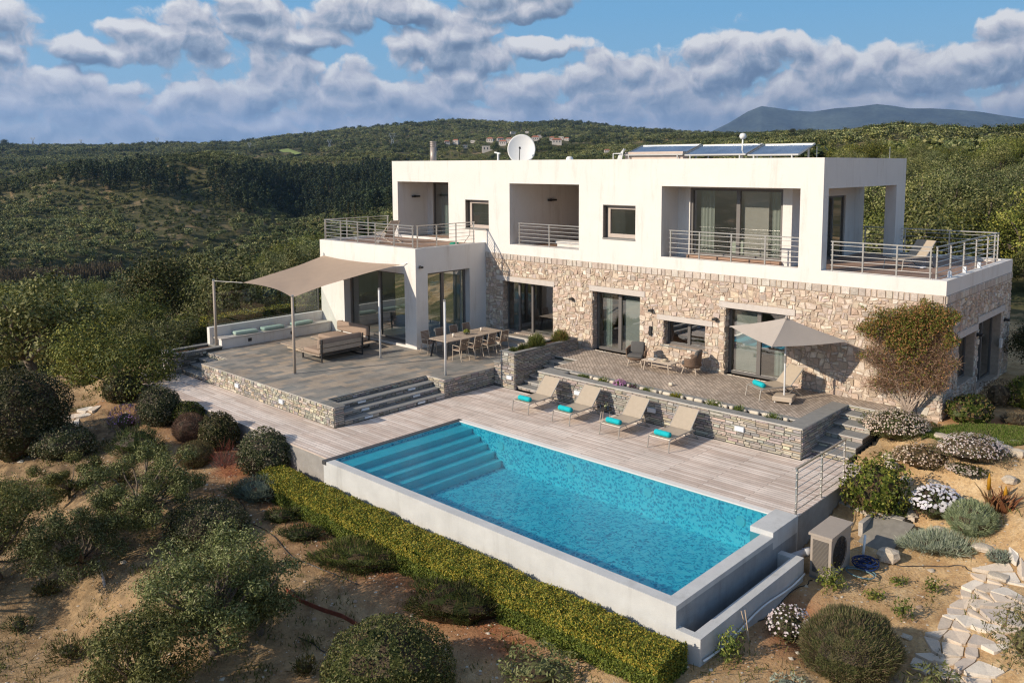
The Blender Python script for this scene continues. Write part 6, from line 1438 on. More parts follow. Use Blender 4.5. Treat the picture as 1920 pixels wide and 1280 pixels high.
# corner 1 sits part of the way from post one, on its rope
tt = 0.62; C1 = Vector((q1[0]+(0.0), q1[1], 3.60)); Cm = (Vector((C0+C1+C2+C3))/4)
C1s = Vector(tuple(PX(455, 530, 'y', q1[1]+0.35)))
def edge(A_, B_, t, inward, k=0.11):
    p = A_*(1-t)+B_*t; return p+(inward-p)*(4*t*(1-t))*k
g = Geo(); N2 = 18; rows = []
for i in range(N2+1):
    v = i/N2; row = []
    for j in range(N2+1):
        u = j/N2
        # Coons patch over four concave edges, the surface itself twisted and slightly sagging
        e0 = edge(C0, C3, u, Cm); e1 = edge(C1s, C2, u, Cm); f0 = edge(C0, C1s, v, Cm); f1 = edge(C3, C2, v, Cm)
        p = e0*(1-v)+e1*v+f0*(1-u)+f1*u-(C0*(1-u)*(1-v)+C3*u*(1-v)+C1s*(1-u)*v+C2*u*v)
        p.z -= 0.36*(4*u*(1-u))*(4*v*(1-v))*0.5; rad_ = math.hypot(u, v)+0.001; p.z += 0.018*math.sin(14*math.atan2(v+0.02, u+0.02))*min(1, rad_*3)*(1-min(1, rad_*0.8))+0.010*math.sin(9*u+5*v)*(4*u*(1-u)); row.append(tuple(p))
    rows.append(g.verts(row))
for a, b in zip(rows, rows[1:]):
    for j in range(N2): g.face((a+j, a+j+1, b+j+1, b+j))
g.build('canopy', M_SAIL, sail, True)
g = Geo(); g.tube([(q1[0],q1[1],3.62), C1s], 0.012, 6); g.tube([C0, (q2[0],q2[1],3.66)], 0.02, 6); w_ = PX(765,493,'y',9.30); g.tube([C3, tuple(w_)], 0.014, 6); w_ = PX(607,474,'y',9.30); g.tube([C2, tuple(w_)], 0.016, 6); g.build('rope', M_STEEL, sail)

# white bench with its cushions
be = thing('built_in_bench', (-13.9, 6.4, ZT), 'long white built in bench with a low back along the left edge of the terrace', 'bench')
g = Geo(); g.box(-13.95,-13.30, 3.78,9.28, ZT+0.001,1.10); g.build('seat', M_WHITE, be)
g = Geo(); g.box(-14.0,-13.26, 3.74,9.28, 1.103,1.15); g.build('seat_slab', mat('bench_slab', (0.62,0.57,0.51), 0.8, 0.1, 4), be)
g = Geo(); g.box(-14.22,-14.0, 3.60,9.28, ZT-0.3,1.56); g.build('backrest', M_WHITE, be)
for y in (5.0, 7.1): g = Geo(); g.box(-13.30,-13.275, y,y+0.16, 0.84,0.98); g.build('socket', M_BLACK, be)
for k, (px, py, lb) in enumerate(((460,622,'sage green bench cushion nearest the timber post'),(511,617,'sage green bench cushion in the middle of the white bench'),(566,604,'sage green bench cushion furthest from the timber post'))):
    p = PX(px, py, 'x', -13.6); g = Geo(); M4 = Matrix.Translation((-13.63, p[1], 1.225)) @ Matrix.Rotation(R(-6+6*k), 4, 'Z')
    g.rbox(0,0,0, 0.46,1.05,0.15,0.07, M=M4, seg=4); tag(g.build('cushion', M_SAGE, None, True), lb, 'cushion', 'sage green cushions on the white bench')
sc_ = thing('glass_screen', (-14.35, 6.4, 1.2), 'frameless glass wind screen behind the white bench', 'screen')
for a, b in ((3.7,5.5),(5.52,7.35),(7.37,9.27)):
    g = Geo(); g.poly([(-14.3,a,1.2),(-14.3,b,1.2),(-14.3,b,3.0),(-14.3,a,3.0)]); g.build('pane', M_SCREEN, sc_)
g = Geo(); g.box(-14.33,-14.27, 9.24,9.29, 1.2,3.0); g.build('frame', M_FRAME, sc_)

# lounge set
def slat_deck(g, x0, x1, y0, y1, z, th=0.035, along='x', n=None):
    n = n or max(2, int((y1-y0 if along == 'x' else x1-x0)/0.12)); w = ((y1-y0) if along == 'x' else (x1-x0))/n
    for k in range(n):
        if along == 'x': g.box(x0, x1, y0+k*w+0.006, y0+(k+1)*w-0.006, z-th, z)
        else: g.box(x0+k*w+0.006, x0+(k+1)*w-0.006, y0, y1, z-th, z)
s1 = thing('outdoor_sofa', (-8.6, 6.2, ZT), 'platform sofa with dark frame seen from behind near the front timber post', 'sofa')
g = Geo(); slat_deck(g, -9.55, -8.0, 5.15, 7.25, 0.98, along='y'); g.build('platform', M_WOOD, s1)
g = Geo()
for y in (5.22, 7.18):
    g.bar((-7.95,y,ZT),(-7.90,y,1.62),0.05); g.bar((-9.3,y,ZT),(-9.3,y,0.95),0.05); g.bar((-9.3,y,ZT+0.03),(-7.95,y,ZT+0.03),0.04)
g.bar((-7.93,5.2,1.0),(-7.93,7.2,1.0),0.04)
g.build('frame', M_BLACK, s1)
g = Geo(); g.box(-7.98,-7.945,5.15,7.25,1.08,1.24); g.box(-7.97,-7.935,5.15,7.25,1.27,1.43); g.build('back_board', M_WOOD, s1)
g = Geo(); g.rbox(-8.65,6.2,1.07,1.15,2.0,0.17,0.06); g.build('seat_cushion', M_BEIGE, s1, True)
g = Geo(); g.rbox(-8.10,6.2,1.42,0.20,2.08,0.42,0.08); g.build('back_cushion', M_BEIGE, s1, True)
s2 = thing('outdoor_sofa', (-10, 7.6, ZT), 'platform sofa with its back to the white wing, beyond the other one', 'sofa')
g = Geo(); slat_deck(g, -11.6, -8.5, 7.05, 8.3, 0.98, along='x'); g.build('platform', M_WOOD, s2)
g = Geo()
for x in (-11.0,-9.0): g.bar((x,8.28,ZT),(x,8.33,1.60),0.05); g.bar((x,7.2,ZT),(x,7.2,0.95),0.05); g.bar((x,7.2,ZT+0.03),(x,8.28,ZT+0.03),0.04)
g.build('frame', M_BLACK, s2)
g = Geo(); g.rbox(-10.0,7.62,1.07,2.2,1.05,0.17,0.06); g.build('seat_cushion', M_BEIGE, s2, True)
g = Geo(); g.rbox(-10.0,8.18,1.40,2.2,0.20,0.44,0.08); g.build('back_cushion', M_BEIGE, s2, True)
ct = thing('coffee_table', (-10.6, 6.0, ZT), 'low square timber platform table in front of the sofas', 'table')
g = Geo(); slat_deck(g, -11.5, -9.72, 5.5, 6.85, 0.95, along='x'); g.build('table_top', M_WOOD, ct)
g = Geo(); g.box(-11.2,-10.0,5.65,6.7,ZT+0.06,0.90); g.build('base', mat('pale_crate', (0.50,0.40,0.30), 0.8, 0.12, 6), ct)

# dining set
dt = thing('dining_table', (-5.1, 10.45, ZT), 'long weathered teak dining table with dark legs beside the white pillar', 'dining table')
g = Geo(); slat_deck(g, -5.68, -4.52, 8.85, 12.05, 1.44, along='y', n=8); g.build('table_top', M_WOOD, dt)
g = Geo(); g.box(-5.55,-4.65,8.98,9.04,1.34,1.403); g.box(-5.55,-4.65,11.86,11.92,1.34,1.403); g.box(-5.13,-5.07,9.04,11.86,1.33,1.403); g.build('frame', M_BLACK, dt)
for x, y, sx_ in ((-5.5,9.0,-1),(-4.7,9.0,1),(-5.5,11.9,-1),(-4.7,11.9,1)):
    g = Geo(); g.bar((x,y,1.40),(x+sx_*0.08,y+(-0.12 if y < 10 else 0.12),ZT),0.07); g.build('leg', M_BLACK, dt)
M_CHS = mat('slatted_brown_sling', (0.25,0.17,0.12), 0.85, 0.15, 30, 0.2, 160)
ch = thing('dining_chair', (-4.12, 9.2, ZT), 'dining chair on the near side of the table, closest to the silver post', 'chair', 'woven chairs on the near side of the dining table')
X_ = (-4.12, 9.2, ZT)   # faces -X; its back is on +X
g = Geo()
for s in (-1, 1): g.tube([L3(-0.22,s*0.24,0.0), L3(-0.20,s*0.24,0.64), L3(0.16,s*0.24,0.62), ], 0.016, 6); g.tube([L3(0.30,s*0.23,0.0), L3(0.17,s*0.23,0.44), L3(0.27,s*0.22,0.92)], 0.016, 6); g.tube([L3(-0.22,s*0.23,0.44), L3(0.17,s*0.23,0.44)], 0.014, 6)
g.tube([L3(0.27,-0.22,0.92), L3(0.27,0.22,0.92)], 0.015, 6); g.build('frame', M_LEGW, ch)
for x_, s in ((-0.22,-1),(-0.22,1),(0.30,-1),(0.30,1)): g = Geo(); g.tube([L3(x_,s*0.24,0.0), L3(x_,s*0.24,0.012)], 0.02, 6); g.build('foot', M_BLACK, ch)
g = Geo(); g.rbox(X_[0]-0.02, X_[1], X_[2]+0.45, 0.42,0.44,0.025,0.01); g.build('seat', M_CHS, ch)
g = Geo(); 
for k in range(9):
    t0, t1 = k/9+0.01, (k+1)/9-0.01; a = Vector(L3(0.175,0,0.46)).lerp(Vector(L3(0.27,0,0.91)), t0); b = Vector(L3(0.175,0,0.46)).lerp(Vector(L3(0.27,0,0.91)), t1); g.poly([(a.x,a.y-0.21,a.z),(a.x,a.y+0.21,a.z),(b.x,b.y+0.21,b.z),(b.x,b.y-0.21,b.z)])
g.build('backrest', M_CHS, ch)
for k, (y, lb) in enumerate(((9.98,'dining chair second from the silver post on the near side of the table'),(10.75,'dining chair third from the silver post on the near side of the table'),(11.5,'dining chair on the near side of the table, closest to the tall planter'))): dup(ch, (-4.12, y, ZT), 0.0, lb)
for k, (y, lb) in enumerate(((9.2,'dining chair on the far side of the table, next to the white pillar'),(10.0,'dining chair on the far side of the table, second from the pillar'),(10.8,'dining chair on the far side of the table, third from the pillar'),(11.55,'dining chair on the far side of the table, furthest from the pillar'))):
    c = dup(ch, (-6.08, y, ZT), math.pi, lb); c['group'] = 'woven chairs on the far side of the dining table'
for (x, y), lb in (((-5.05,9.65),'cream candle jar on the dining table, left of the plant bowl'),((-5.1,11.3),'cream candle jar on the dining table, right of the plant bowl')):
    g = Geo(); g.lathe([(0.05,0),(0.052,0.16),(0.046,0.16),(0.045,0.13)], 14, o=(x,y,1.441)); tag(g.build('candle_jar', mat('cream_wax', (0.75,0.66,0.55), 0.6), None, True), lb, 'candle', 'candle jars on the dining table')
bo = thing('plant_bowl', (-5.05,10.4,1.441), 'small green plant in a glass bowl in the middle of the dining table', 'plant')
g = Geo(); g.lathe([(0.06,0),(0.13,0.05),(0.14,0.10),(0.13,0.10),(0.05,0.02)], 16, o=(-5.05,10.4,1.441)); g.build('bowl', M_DRK, bo, True)
lv = Leaves(); d_ = sph(260); d_[:,2] = np.abs(d_[:,2]); lv.add(d_*0.13+[0,0,0.10], d_, 0.06, 0.03, GRN+YEL[:1]); link('foliage', lv.mesh('foliage'), bo)

# wicker armchairs and the low slatted table
def armchair(loc, rz, label):
    global X_
    X_ = (0,0,0); o = thing('armchair', (0,0,0), label, 'armchair', 'wicker armchairs with charcoal cushions')
    g = Geo(); rows = []
    for k in range(25):      # the wrap of back and arms, an open curved shell
        a = R(-28+236*k/24); hh_ = 0.62+0.22*max(0.0, math.sin(a))**1.5; rx_ = 0.36+0.02; row = []
        for j in range(7):
            t = j/6; rr_ = 1.0+0.10*t; row.append((rx_*rr_*math.cos(a), 0.33*rr_*math.sin(a)+0.0, 0.33+(hh_-0.33)*t))
        for j in range(6, -1, -1):
            t = j/6; rr_ = 0.90+0.10*t; row.append((rx_*rr_*math.cos(a), 0.33*rr_*math.sin(a), 0.33+(hh_-0.33)*t))
        rows.append(g.verts(row))
    for a, b in zip(rows, rows[1:]):
        for j in range(13): g.face((a+j, b+j, b+j+1, a+j+1))
    g.face([rows[0]+j for j in range(14)]); g.face([rows[-1]+j for j in range(13,-1,-1)])
    g.lathe([(0.30,0.26),(0.36,0.33),(0.36,0.36)], 20); g.build('shell', M_WICK, o, True)
    g = Geo(); g.rbox(0,-0.03,0.42,0.58,0.56,0.13,0.05); g.build('seat_cushion', M_CUSH, o, True)
    g = Geo(); g.rbox(0,0,0,0.54,0.15,0.46,0.07, M=Matrix.Translation((0,0.22,0.66)) @ Matrix.Rotation(R(-14),4,'X')); g.build('back_cushion', M_CUSH, o, True)
    for a, b in ((-.26,-.26),(.26,-.26),(.26,.24),(-.26,.24)): g = Geo(); g.tube([(a*0.8,b*0.8,0.30),(a*1.1,b*1.15,0.0)], [0.024,0.015], 8); g.build('leg', M_LEGW, o)
    g = Geo(); g.bar((-.25,-.25,.14),(.25,.23,.14),0.025); g.bar((.25,-.25,.17),(-.25,.23,.17),0.025); g.build('cross_bar', M_LEGW, o)
    o.location = loc; o.rotation_euler = (0,0,rz); return o
armchair((2.25,12.35,ZP), R(22), 'wicker armchair with charcoal cushions facing out, left of the low table')
armchair((4.45,12.72,ZP), R(-78), 'wicker armchair turned sideways under the small window, right of the low table')
lt = thing('low_table', (3.4,12.2,ZP), 'low slatted pale teak table between the wicker armchairs', 'table')
g = Geo(); slat_deck(g, 2.78, 4.02, 11.95, 12.52, ZP+0.40, 0.03, 'x', 6); g.box(2.76,2.80,11.95,12.52,ZP+0.365,ZP+0.398); g.box(4.0,4.04,11.95,12.52,ZP+0.365,ZP+0.398); g.build('table_top', M_LEGW, lt)
for x, y, a, b in ((2.9,12.0,-1,-1),(3.9,12.0,1,-1),(3.9,12.46,1,1),(2.9,12.46,-1,1)): g = Geo(); g.tube([(x,y,ZP+0.37),(x+a*0.05,y+b*0.04,ZP)], [0.028,0.018], 8); g.build('leg', M_LEGW, lt)
g = Geo(); g.bar((2.88,12.23,ZP+0.2),(3.92,12.23,ZP+0.2),0.03); g.build('cross_bar', M_LEGW, lt)
g = Geo(); g.box(2.95,3.2,12.1,12.3,ZP+0.402,ZP+0.43); tag(g.build('book', mat('paper', (0.7,0.66,0.6), 0.8)), 'pale book lying on the low patio table', 'book')
g = Geo(); g.lathe([(0.17,0.0),(0.17,0.008),(0.09,0.012),(0.085,0.07),(0.05,0.085),(0.002,0.087)], 20, o=(3.6,12.25,ZP+0.402)); g.lathe([(0.092,0.013),(0.089,0.035)], 20, m=1, o=(3.6,12.25,ZP+0.402)); tag(g.build('straw_hat', [mat('straw', (0.55,0.45,0.32), 0.9), M_BLACK], None, True), 'straw hat with a dark band on the low patio table', 'hat')
g = Geo(); p = PX(1258,723,'z',ZP); g.rbox(p[0],p[1],ZP+0.06,0.16,0.12,0.11,0.04); tag(g.build('stone_ornament', mat('pale_limestone'), None, True), 'small pale stone on the patio paving near the trough', 'stone')
# folding deckchair on the left roof terrace
dc = thing('deckchair', (-11.0, 11.2, 4.9), 'folding canvas deckchair on the left roof terrace', 'deckchair')
g = Geo()
for s in (-0.27, 0.27):
    g.tube([(-11.55,11.0+s,4.91),(-10.55,11.1+s,5.95)], 0.018, 6); g.tube([(-10.45,11.1+s,4.91),(-11.75,11.0+s,5.38)], 0.018, 6)
g.tube([(-10.55,10.83,5.95),(-10.55,11.37,5.95)], 0.016, 6); g.tube([(-11.75,10.73,5.38),(-11.75,11.27,5.38)], 0.016, 6); g.build('frame', M_LEGW, dc)
g = Geo(); rows = [g.verts([(x,10.83,z),(x,11.32,z)]) for x, z in ((-11.74,5.40),(-11.4,5.18),(-11.1,5.17),(-10.9,5.38),(-10.7,5.7),(-10.55,5.96))]
for a, b in zip(rows, rows[1:]): g.face((a,a+1,b+1,b))
g.build('canvas', mat('cream_canvas', (0.55,0.49,0.42), 0.9), dc, True)
for (px, py), lb in (((669,451),'small box light on the roof terrace floor near the railing corner'),((711,456),'small box light on the roof terrace floor in front of the deckchair')):
    p = PX(px, py, 'z', 4.9); g = Geo(); g.rbox(p[0],p[1],4.97,0.22,0.16,0.14,0.02); tag(g.build('floor_light', M_STEEL), lb, 'light')
g = Geo(); 
for k in range(3): g.tube([(-8.0+0.22*math.cos(a+k)*1.0*(1-0.12*k),12.45+0.22*math.sin(a+k)*(1-0.12*k),4.93+0.03*k) for a in np.linspace(0,6.28,20)], 0.02, 6)
tag(g.build('garden_hose', mat('green_hose', (0.01,0.30,0.19), 0.5), None, True), 'coiled green hose on the left roof terrace', 'hose')
g = Geo(); g.tube([(-7.9,13.42,5.7),(-7.86,13.3,5.75),(-7.83,13.25,5.3),(-7.95,13.0,4.95)], 0.012, 6); tag(g.build('outdoor_shower_hose', M_BLACK, None, True), 'thin black hose hanging on the white wall above the green coil', 'hose')
for (px, py), lb in (((1781,513),'nearest small white light box on the right terrace edge'),((1809,505),'middle small white light box on the right terrace edge'),((1836,496),'farthest small white light box on the right terrace edge')):
    p = PX(px, py, 'x', 12.55); g = Geo(); g.box(12.50,12.60,p[1]-0.05,p[1]+0.05,5.012,5.20); tag(g.build('terrace_light', M_LAMP), lb, 'light', 'light boxes on the right terrace edge')
p = PX(1720,503,'z',zf+0.04); g = Geo(); g.rbox(p[0],p[1],zf+0.09,0.5,0.3,0.06,0.03); tag(g.build('folded_towel', mat('blue_white_cloth', (0.55,0.60,0.70), 0.9), None, True), 'pale blue cloth lying on the right terrace boards', 'towel')
# ------------------------------------------------------------------ trough and planter plants
def small_plant(name, label, x, y, z, r, h, n, L, Wd, pal, cat='plant', group=None, flowers=None, needle=True, seed=1):
    rng = np.random.default_rng(seed+int(abs(x)*100)); o = thing(name, (x,y,z), label, cat, group)
    lv = Leaves(); d_ = sph(n, rng); d_[:,2] = np.abs(d_[:,2]); P = d_*[r,r,h]*rng.uniform(0.1,0.9,(n,1))
    if needle: lv.needles(P, d_+[0,0,0.8]+rng.normal(size=P.shape)*0.2, L, Wd, pal, rng)
    else: lv.add(P, d_, L, Wd, pal, None, rng)
    if flowers: m, fs, fp = flowers; q = sph(m, rng); q[:,2] = np.abs(q[:,2]); lv.add(q*[r,r,h]*1.08, q+[0,-.3,.6], fs, fs, fp, None, rng, flat=0.8)
    link('foliage', lv.mesh('foliage'), o); return o
GT = 'small plants in the patio trough'
for px, py, r, h, lb, kw in ((1096,706,0.16,0.10,'tiny plant at the left end of the patio trough',{}),(1118,703,0.16,0.12,'small spiky plant second from the left end of the trough',{}),(1148,711,0.30,0.18,'low green plant left of the purple flowers',{}),
        (1186,716,0.26,0.24,'purple flowering plant in the patio trough',dict(flowers=(260,0.05,[(0.50,0.25,0.50),(0.38,0.16,0.42)]))),(1206,722,0.18,0.16,'darker purple plant touching the purple flowers',dict(flowers=(90,0.04,[(0.30,0.10,0.28),(0.45,0.2,0.4)]))),
        (1230,729,0.26,0.14,'low green plant just right of the purple flowers',{}),(1281,741,0.24,0.20,'spiky plant near the middle of the trough',dict(pal=YEL+GRN[:2])),(1353,755,0.32,0.20,'green cushion plant with two white flowers in the trough',dict(flowers=(6,0.08,[(0.8,0.75,0.78)]))),
        (1401,765,0.18,0.22,'thin spiky plant right of the cushion plant',{}),(1464,778,0.30,0.18,'green plant at the right end of the patio trough',{})):
    p = PX(px, py, 'z', 0.86); pal = kw.get('pal', GRN+[(0.10,0.13,0.05)])
    small_plant('trough_plant', lb, p[0], YP+0.50, 0.84, r, h, 420, 0.10, 0.014, pal, 'plant', GT, kw.get('flowers'))
for y, x, lb, r in ((10.9,-1.56,'large rosemary bush in the tall planter',0.42),(12.3,-1.5,'paler rosemary bush in the tall planter beside the stone wall',0.38),(10.15,-1.57,'low dark plant in the tall planter before the rosemary',0.22),(9.62,-1.57,'tiny succulent at the front end of the tall planter',0.12)):
    small_plant('rosemary_bush', lb, x, y, 1.34, r, r*1.25 if r > 0.3 else r*0.7, 2600 if r > 0.3 else 500, 0.16, 0.014, [(0.12,0.16,0.04),(0.18,0.20,0.07),(0.08,0.11,0.035)]+([(0.28,0.20,0.09)] if y > 12 else []), 'shrub')
small_plant('planter_plant', 'dark strap leaved plants in the far left corner planter', -13.76, 2.7, 0.74, 0.3, 0.10, 200, 0.10, 0.02, DKG)
# aloe
pa_ = hit(1868, 962); al = thing('aloe', pa_, 'reddish brown aloe with orange flower spikes on the sandy bed', 'aloe')
g = Geo(); rr = random.Random(5)
for c in range(5):
    ox, oy = rr.uniform(-.3,.3), rr.uniform(-.2,.2)
    for k in range(13):
        a = rr.uniform(0, 6.28); l = rr.uniform(0.40,0.62); lean = rr.uniform(0.15,0.55); p0 = np.array([pa_[0]+ox, pa_[1]+oy, pa_[2]]); 
        pts = [p0+np.array([math.cos(a)*l*lean*t*t*1.3+math.cos(a)*0.05, math.sin(a)*l*lean*t*t*1.3+math.sin(a)*0.05, l*t]) for t in (0,0.4,0.75,1)]
        cc_ = rr.choice([(0.34,0.14,0.09),(0.28,0.13,0.08),(0.36,0.20,0.12),(0.22,0.16,0.09)]); g.tube(pts, [0.035,0.03,0.018,0.004], 5, c=cc_)
g.build('leaf_rosette', M_LEAF, al, True)
g = Geo()
for ox, hh_ in ((-0.22,0.95),(0.16,0.72)):
    b_ = pa_+np.array([ox,0.1,0]); g.tube([b_, b_+[0,0,hh_*0.6]], 0.012, 5, c=(0.2,0.15,0.08)); g.tube([b_+[0,0,hh_*0.55], b_+[0,0,hh_*0.8], b_+[0,0,hh_]], [0.05,0.045,0.01], 7, c=(0.75,0.38,0.03))
g.build('flower_spike', M_LEAF, al, True)

# ------------------------------------------------------------------ rocks, flat stones, lawn
M_ROCK = mat('limestone_rock', (0.56,0.48,0.38), 0.9, 0.2, 5, 0.15, 40, 0.8, 30, stain=0.4, stain_col=(0.40,0.26,0.17))
M_PAVE = mat('flat_limestone', None, 0.85, 0.12, 5, 0.1, 50, 0.5, 30, attr=True)
def rock(px, py, w, h, label, group='pale limestone rocks of the garden bank', seed=1, flat=0.6):
    rr = random.Random(seed+int(px)); p = hit(px, py); dp = depth(p); r_ = w*dp/F_PX/2; g = Geo()
    n, mrows = 7, 4; rings = []
    for i in range(mrows+1):
        b = -math.pi/2+math.pi*i/mrows; row = []
        for k in range(n):
            a = 2*math.pi*k/n; f = 1+rr.uniform(-.22,.22); sq = lambda t: math.copysign(abs(t)**0.6, t)
            row.append((p[0]+r_*f*sq(math.cos(a))*max(0.05,math.cos(b))**0.5, p[1]+r_*0.75*f*sq(math.sin(a))*max(0.05,math.cos(b))**0.5, p[2]+r_*flat*(0.6+math.sin(b)*0.8)))
        rings.append(g.verts(row))
    for a, b in zip(rings, rings[1:]):
        for k in range(n): k2 = (k+1) % n; g.face((a+k,a+k2,b+k2,b+k))
    g.face([rings[0]+k for k in range(n)][::-1]); g.face([rings[-1]+k for k in range(n)])
    return tag(g.build('rock', M_ROCK, None, False, at=tuple(p)), label, 'rock', group)
for px, py, w, h, lb in ((1665,1050,42,38,'big pale block rock beside the blue hose'),(1672,1012,46,14,'flat pale rock at the edge of the timber ramp above the big block'),(1690,990,40,12,'flat pale rock second above the big block'),(1702,968,36,12,'flat pale rock third above the big block'),(1716,948,34,14,'pale rock left of the bush of large daisies'),
        (1700,906,24,20,'grey rock half hidden behind the tall green shrub'),(1732,860,36,24,'pale squared rock between the two upper white flowering mounds'),(1703,858,34,20,'pale rock below the white mound by the steps'),(1768,822,36,16,'long pale rock on the edge of the lawn'),(1672,880,30,22,'pale rock right of the bottom step'),
        (1846,838,24,18,'pale rock at the end of the white mound below the lawn'),(1866,842,26,22,'pale rock second at the right end of the bank'),(1887,848,26,20,'pale rock third at the right end of the bank'),(1908,856,28,22,'pale rock at the right picture edge below the lawn'),(1845,1030,40,14,'flat pale rock right of the silver lavender'),(1905,830,20,12,'small pale rock above the others at the right edge'),(232,1055,14,10,'small white stone right of the white stake'),(1872,1085,40,12,'flat pale slab at the start of the stone path')):
    rock(px, py, w, h, lb, flat=0.8 if h > 18 else 0.35)
def crazy_path(name, label, line, width, size, seed=1):
    """irregular flat stones laid along a line of photo pixels"""
    rr = random.Random(seed); P = [hit(*q) for q in line]; g = Geo(); cs = []
    L_ = [0]; 
    for a, b in zip(P, P[1:]): L_.append(L_[-1]+np.linalg.norm((b-a)[:2]))
    def at(s_):
        for i in range(len(P)-1):
            if s_ <= L_[i+1]: t = (s_-L_[i])/(L_[i+1]-L_[i]); d_ = (P[i+1]-P[i])[:2]; d_ = d_/np.linalg.norm(d_); return P[i][:2]*(1-t)+P[i+1][:2]*t, d_
        d_ = (P[-1]-P[-2])[:2]; return P[-1][:2], d_/np.linalg.norm(d_)
    nc = max(2, int(round(width/size))); s_ = 0; row = 0
    grid = []
    while s_ < L_[-1]:
        c, d_ = at(s_); nn = np.array([-d_[1], d_[0]]); off = (row % 2)*0.5
        grid.append([c+nn*((k+off)/nc-0.5)*width*1.0+np.array([rr.uniform(-.38,.38)*size, rr.uniform(-.38,.38)*size]) for k in range(nc+1)]); s_ += size; row += 1
    for r0, r1 in zip(grid, grid[1:]):
        for k in range(nc):
            if rr.random() < 0.06: continue
            q = [np.array(v) for v in (r0[k], r0[k+1], r1[k+1], r1[k])]; c = sum(q)/4; poly = []
            for i in range(4):
                a, b = q[i], q[(i+1) % 4]
                for t in ((0.14,0.86) if rr.random() < 0.7 else (0.05,0.95)): v = a*(1-t)+b*t; poly.append(c+(v-c)*rr.uniform(0.86,0.94))
            z = g1(c[0], c[1])+0.03+rr.uniform(0,0.012); col_ = rr.choice([(0.66,0.56,0.45),(0.74,0.66,0.56),(0.60,0.50,0.40),(0.70,0.58,0.46),(0.55,0.47,0.40)])
            n = len(poly); gzs = [max(z, g1(v[0], v[1])+0.025) for v in poly]
            t_ = g.verts([(v[0],v[1],zz) for v, zz in zip(poly, gzs)]); b_ = g.verts([(v[0],v[1],zz-0.09) for v, zz in zip(poly, gzs)])
            ar = sum(poly[i][0]*poly[(i+1) % n][1]-poly[(i+1) % n][0]*poly[i][1] for i in range(n))
            idx_ = list(range(n)); idx_ = idx_ if ar > 0 else idx_[::-1]; g.face([t_+i for i in idx_], 0, col_)
            for i in range(n): j = (i+1) % n; g.face((b_+i,b_+j,t_+j,t_+i) if ar > 0 else (t_+i,t_+j,b_+j,b_+i), 0, col_)
    return tag(g.build(name, M_PAVE), kind='structure')
crazy_path('stone_path', '', [(1935,1068),(1880,1085),(1850,1115),(1838,1150),(1815,1180),(1795,1215),(1785,1245),(1750,1290)], 1.45, 0.36, 3)
crazy_path('stone_path', '', [(125,800),(150,782),(175,765),(205,752)], 0.9, 0.45, 5)
crazy_path('stone_path', '', [(1652,1000),(1680,1000),(1700,960),(1712,925)], 0.5, 0.4, 6)
# lawn strip, weeds and gravel
rng = np.random.default_rng(99)
P = []
while len(P) < 26000:
    px, py = rng.uniform(1728, 1935), rng.uniform(792, 832)
    if py < 796+0.02*(px-1728) or py > 812+0.10*(px-1728)+4*math.sin(px*0.1) : continue
    d_ = ray(px, py); t = (0.72-CAM[2])/d_[2]; q = CAM+d_*t; P.append(q)
P = np.array(P); P[:,2] = gz(P[:,0], P[:,1]); lv = Leaves(); lv.needles(P, rng.normal(size=P.shape)*0.35+[0,0,1], 0.09, 0.018, [(0.10,0.17,0.03),(0.14,0.20,0.04),(0.20,0.20,0.08)], rng); tag(link('lawn_grass', lv.mesh('lawn_grass')), 'strip of green lawn between the stone wall and the flowering rock bank', 'grass', kind='stuff')
n = 9000; X2 = rng.uniform(-24, 24, n); Y2 = rng.uniform(-16, 13, n); dens = fbm(X2/2.2, Y2/2.2, 3, 61); Z2 = gz(X2, Y2); px2, py2, d2 = ground_px(X2, Y2, Z2)
ok = (dens > -0.08) & (Z2 > -8) & (px2 > -30) & (px2 < 1950) & (py2 < 1320) & ~((X2 > -15) & (X2 < 12.7) & (Y2 > -1.2)) & ~((X2 > 12.3) & (Y2 > 9.5)); ok &= ~((px2 > 1400) & (rng.uniform(size=n) < 0.8))
lv = Leaves(); C_ = np.stack([X2, Y2, Z2], -1)[ok]
for k in range(16):
    P = C_+rng.normal(size=C_.shape)*[0.13,0.13,0.0]; lv.needles(P, rng.normal(size=P.shape)*0.5+[0,0,1], 0.12, 0.022, [(0.12,0.15,0.04),(0.17,0.19,0.06),(0.24,0.20,0.10),(0.09,0.11,0.03)], rng)
tag(link('weeds', lv.mesh('weeds')), 'scattered low weeds and dry tufts on the garden slope', 'weeds', kind='stuff')
n = 34000; X2 = rng.uniform(-22, 26, n); Y2 = rng.uniform(-14, 12, n); Z2 = gz(X2, Y2); px2, py2, d2 = ground_px(X2, Y2, Z2)
ok = (px2 > -20) & (px2 < 1940) & (py2 < 1300) & ~((X2 > -15) & (X2 < 12.6) & (Y2 > 0)); C_ = np.stack([X2, Y2, Z2], -1)[ok]; m = len(C_); s_ = np.exp(rng.normal(-4.05, 0.55, (m,1)))
off = np.array([(1,0,0),(0,1,0),(-1,0,0),(0,-1,0),(0.3,0.2,0.6)])
V = C_[:,None,:]+off[None]*s_[:,None,:]*rng.uniform(0.6,1.3,(m,5,3)); idxs = np.arange(m)[:,None]*5
tri = np.concatenate([idxs+np.array([[0,1,4]]), idxs+np.array([[1,2,4]]), idxs+np.array([[2,3,4]]), idxs+np.array([[3,0,4]])])
cc_ = np.array([(0.60,0.50,0.38),(0.50,0.38,0.27),(0.68,0.60,0.48),(0.42,0.30,0.21)])[rng.integers(0,4,m)]; cc_ = np.concatenate([cc_]*4)
me = np_mesh('gravel', V.reshape(-1,3), [tri], cc_, 'FACE'); me.materials.append(M_PAVE); tag(link('gravel', me), 'small stones strewn over the sandy garden soil', 'gravel', kind='stuff')

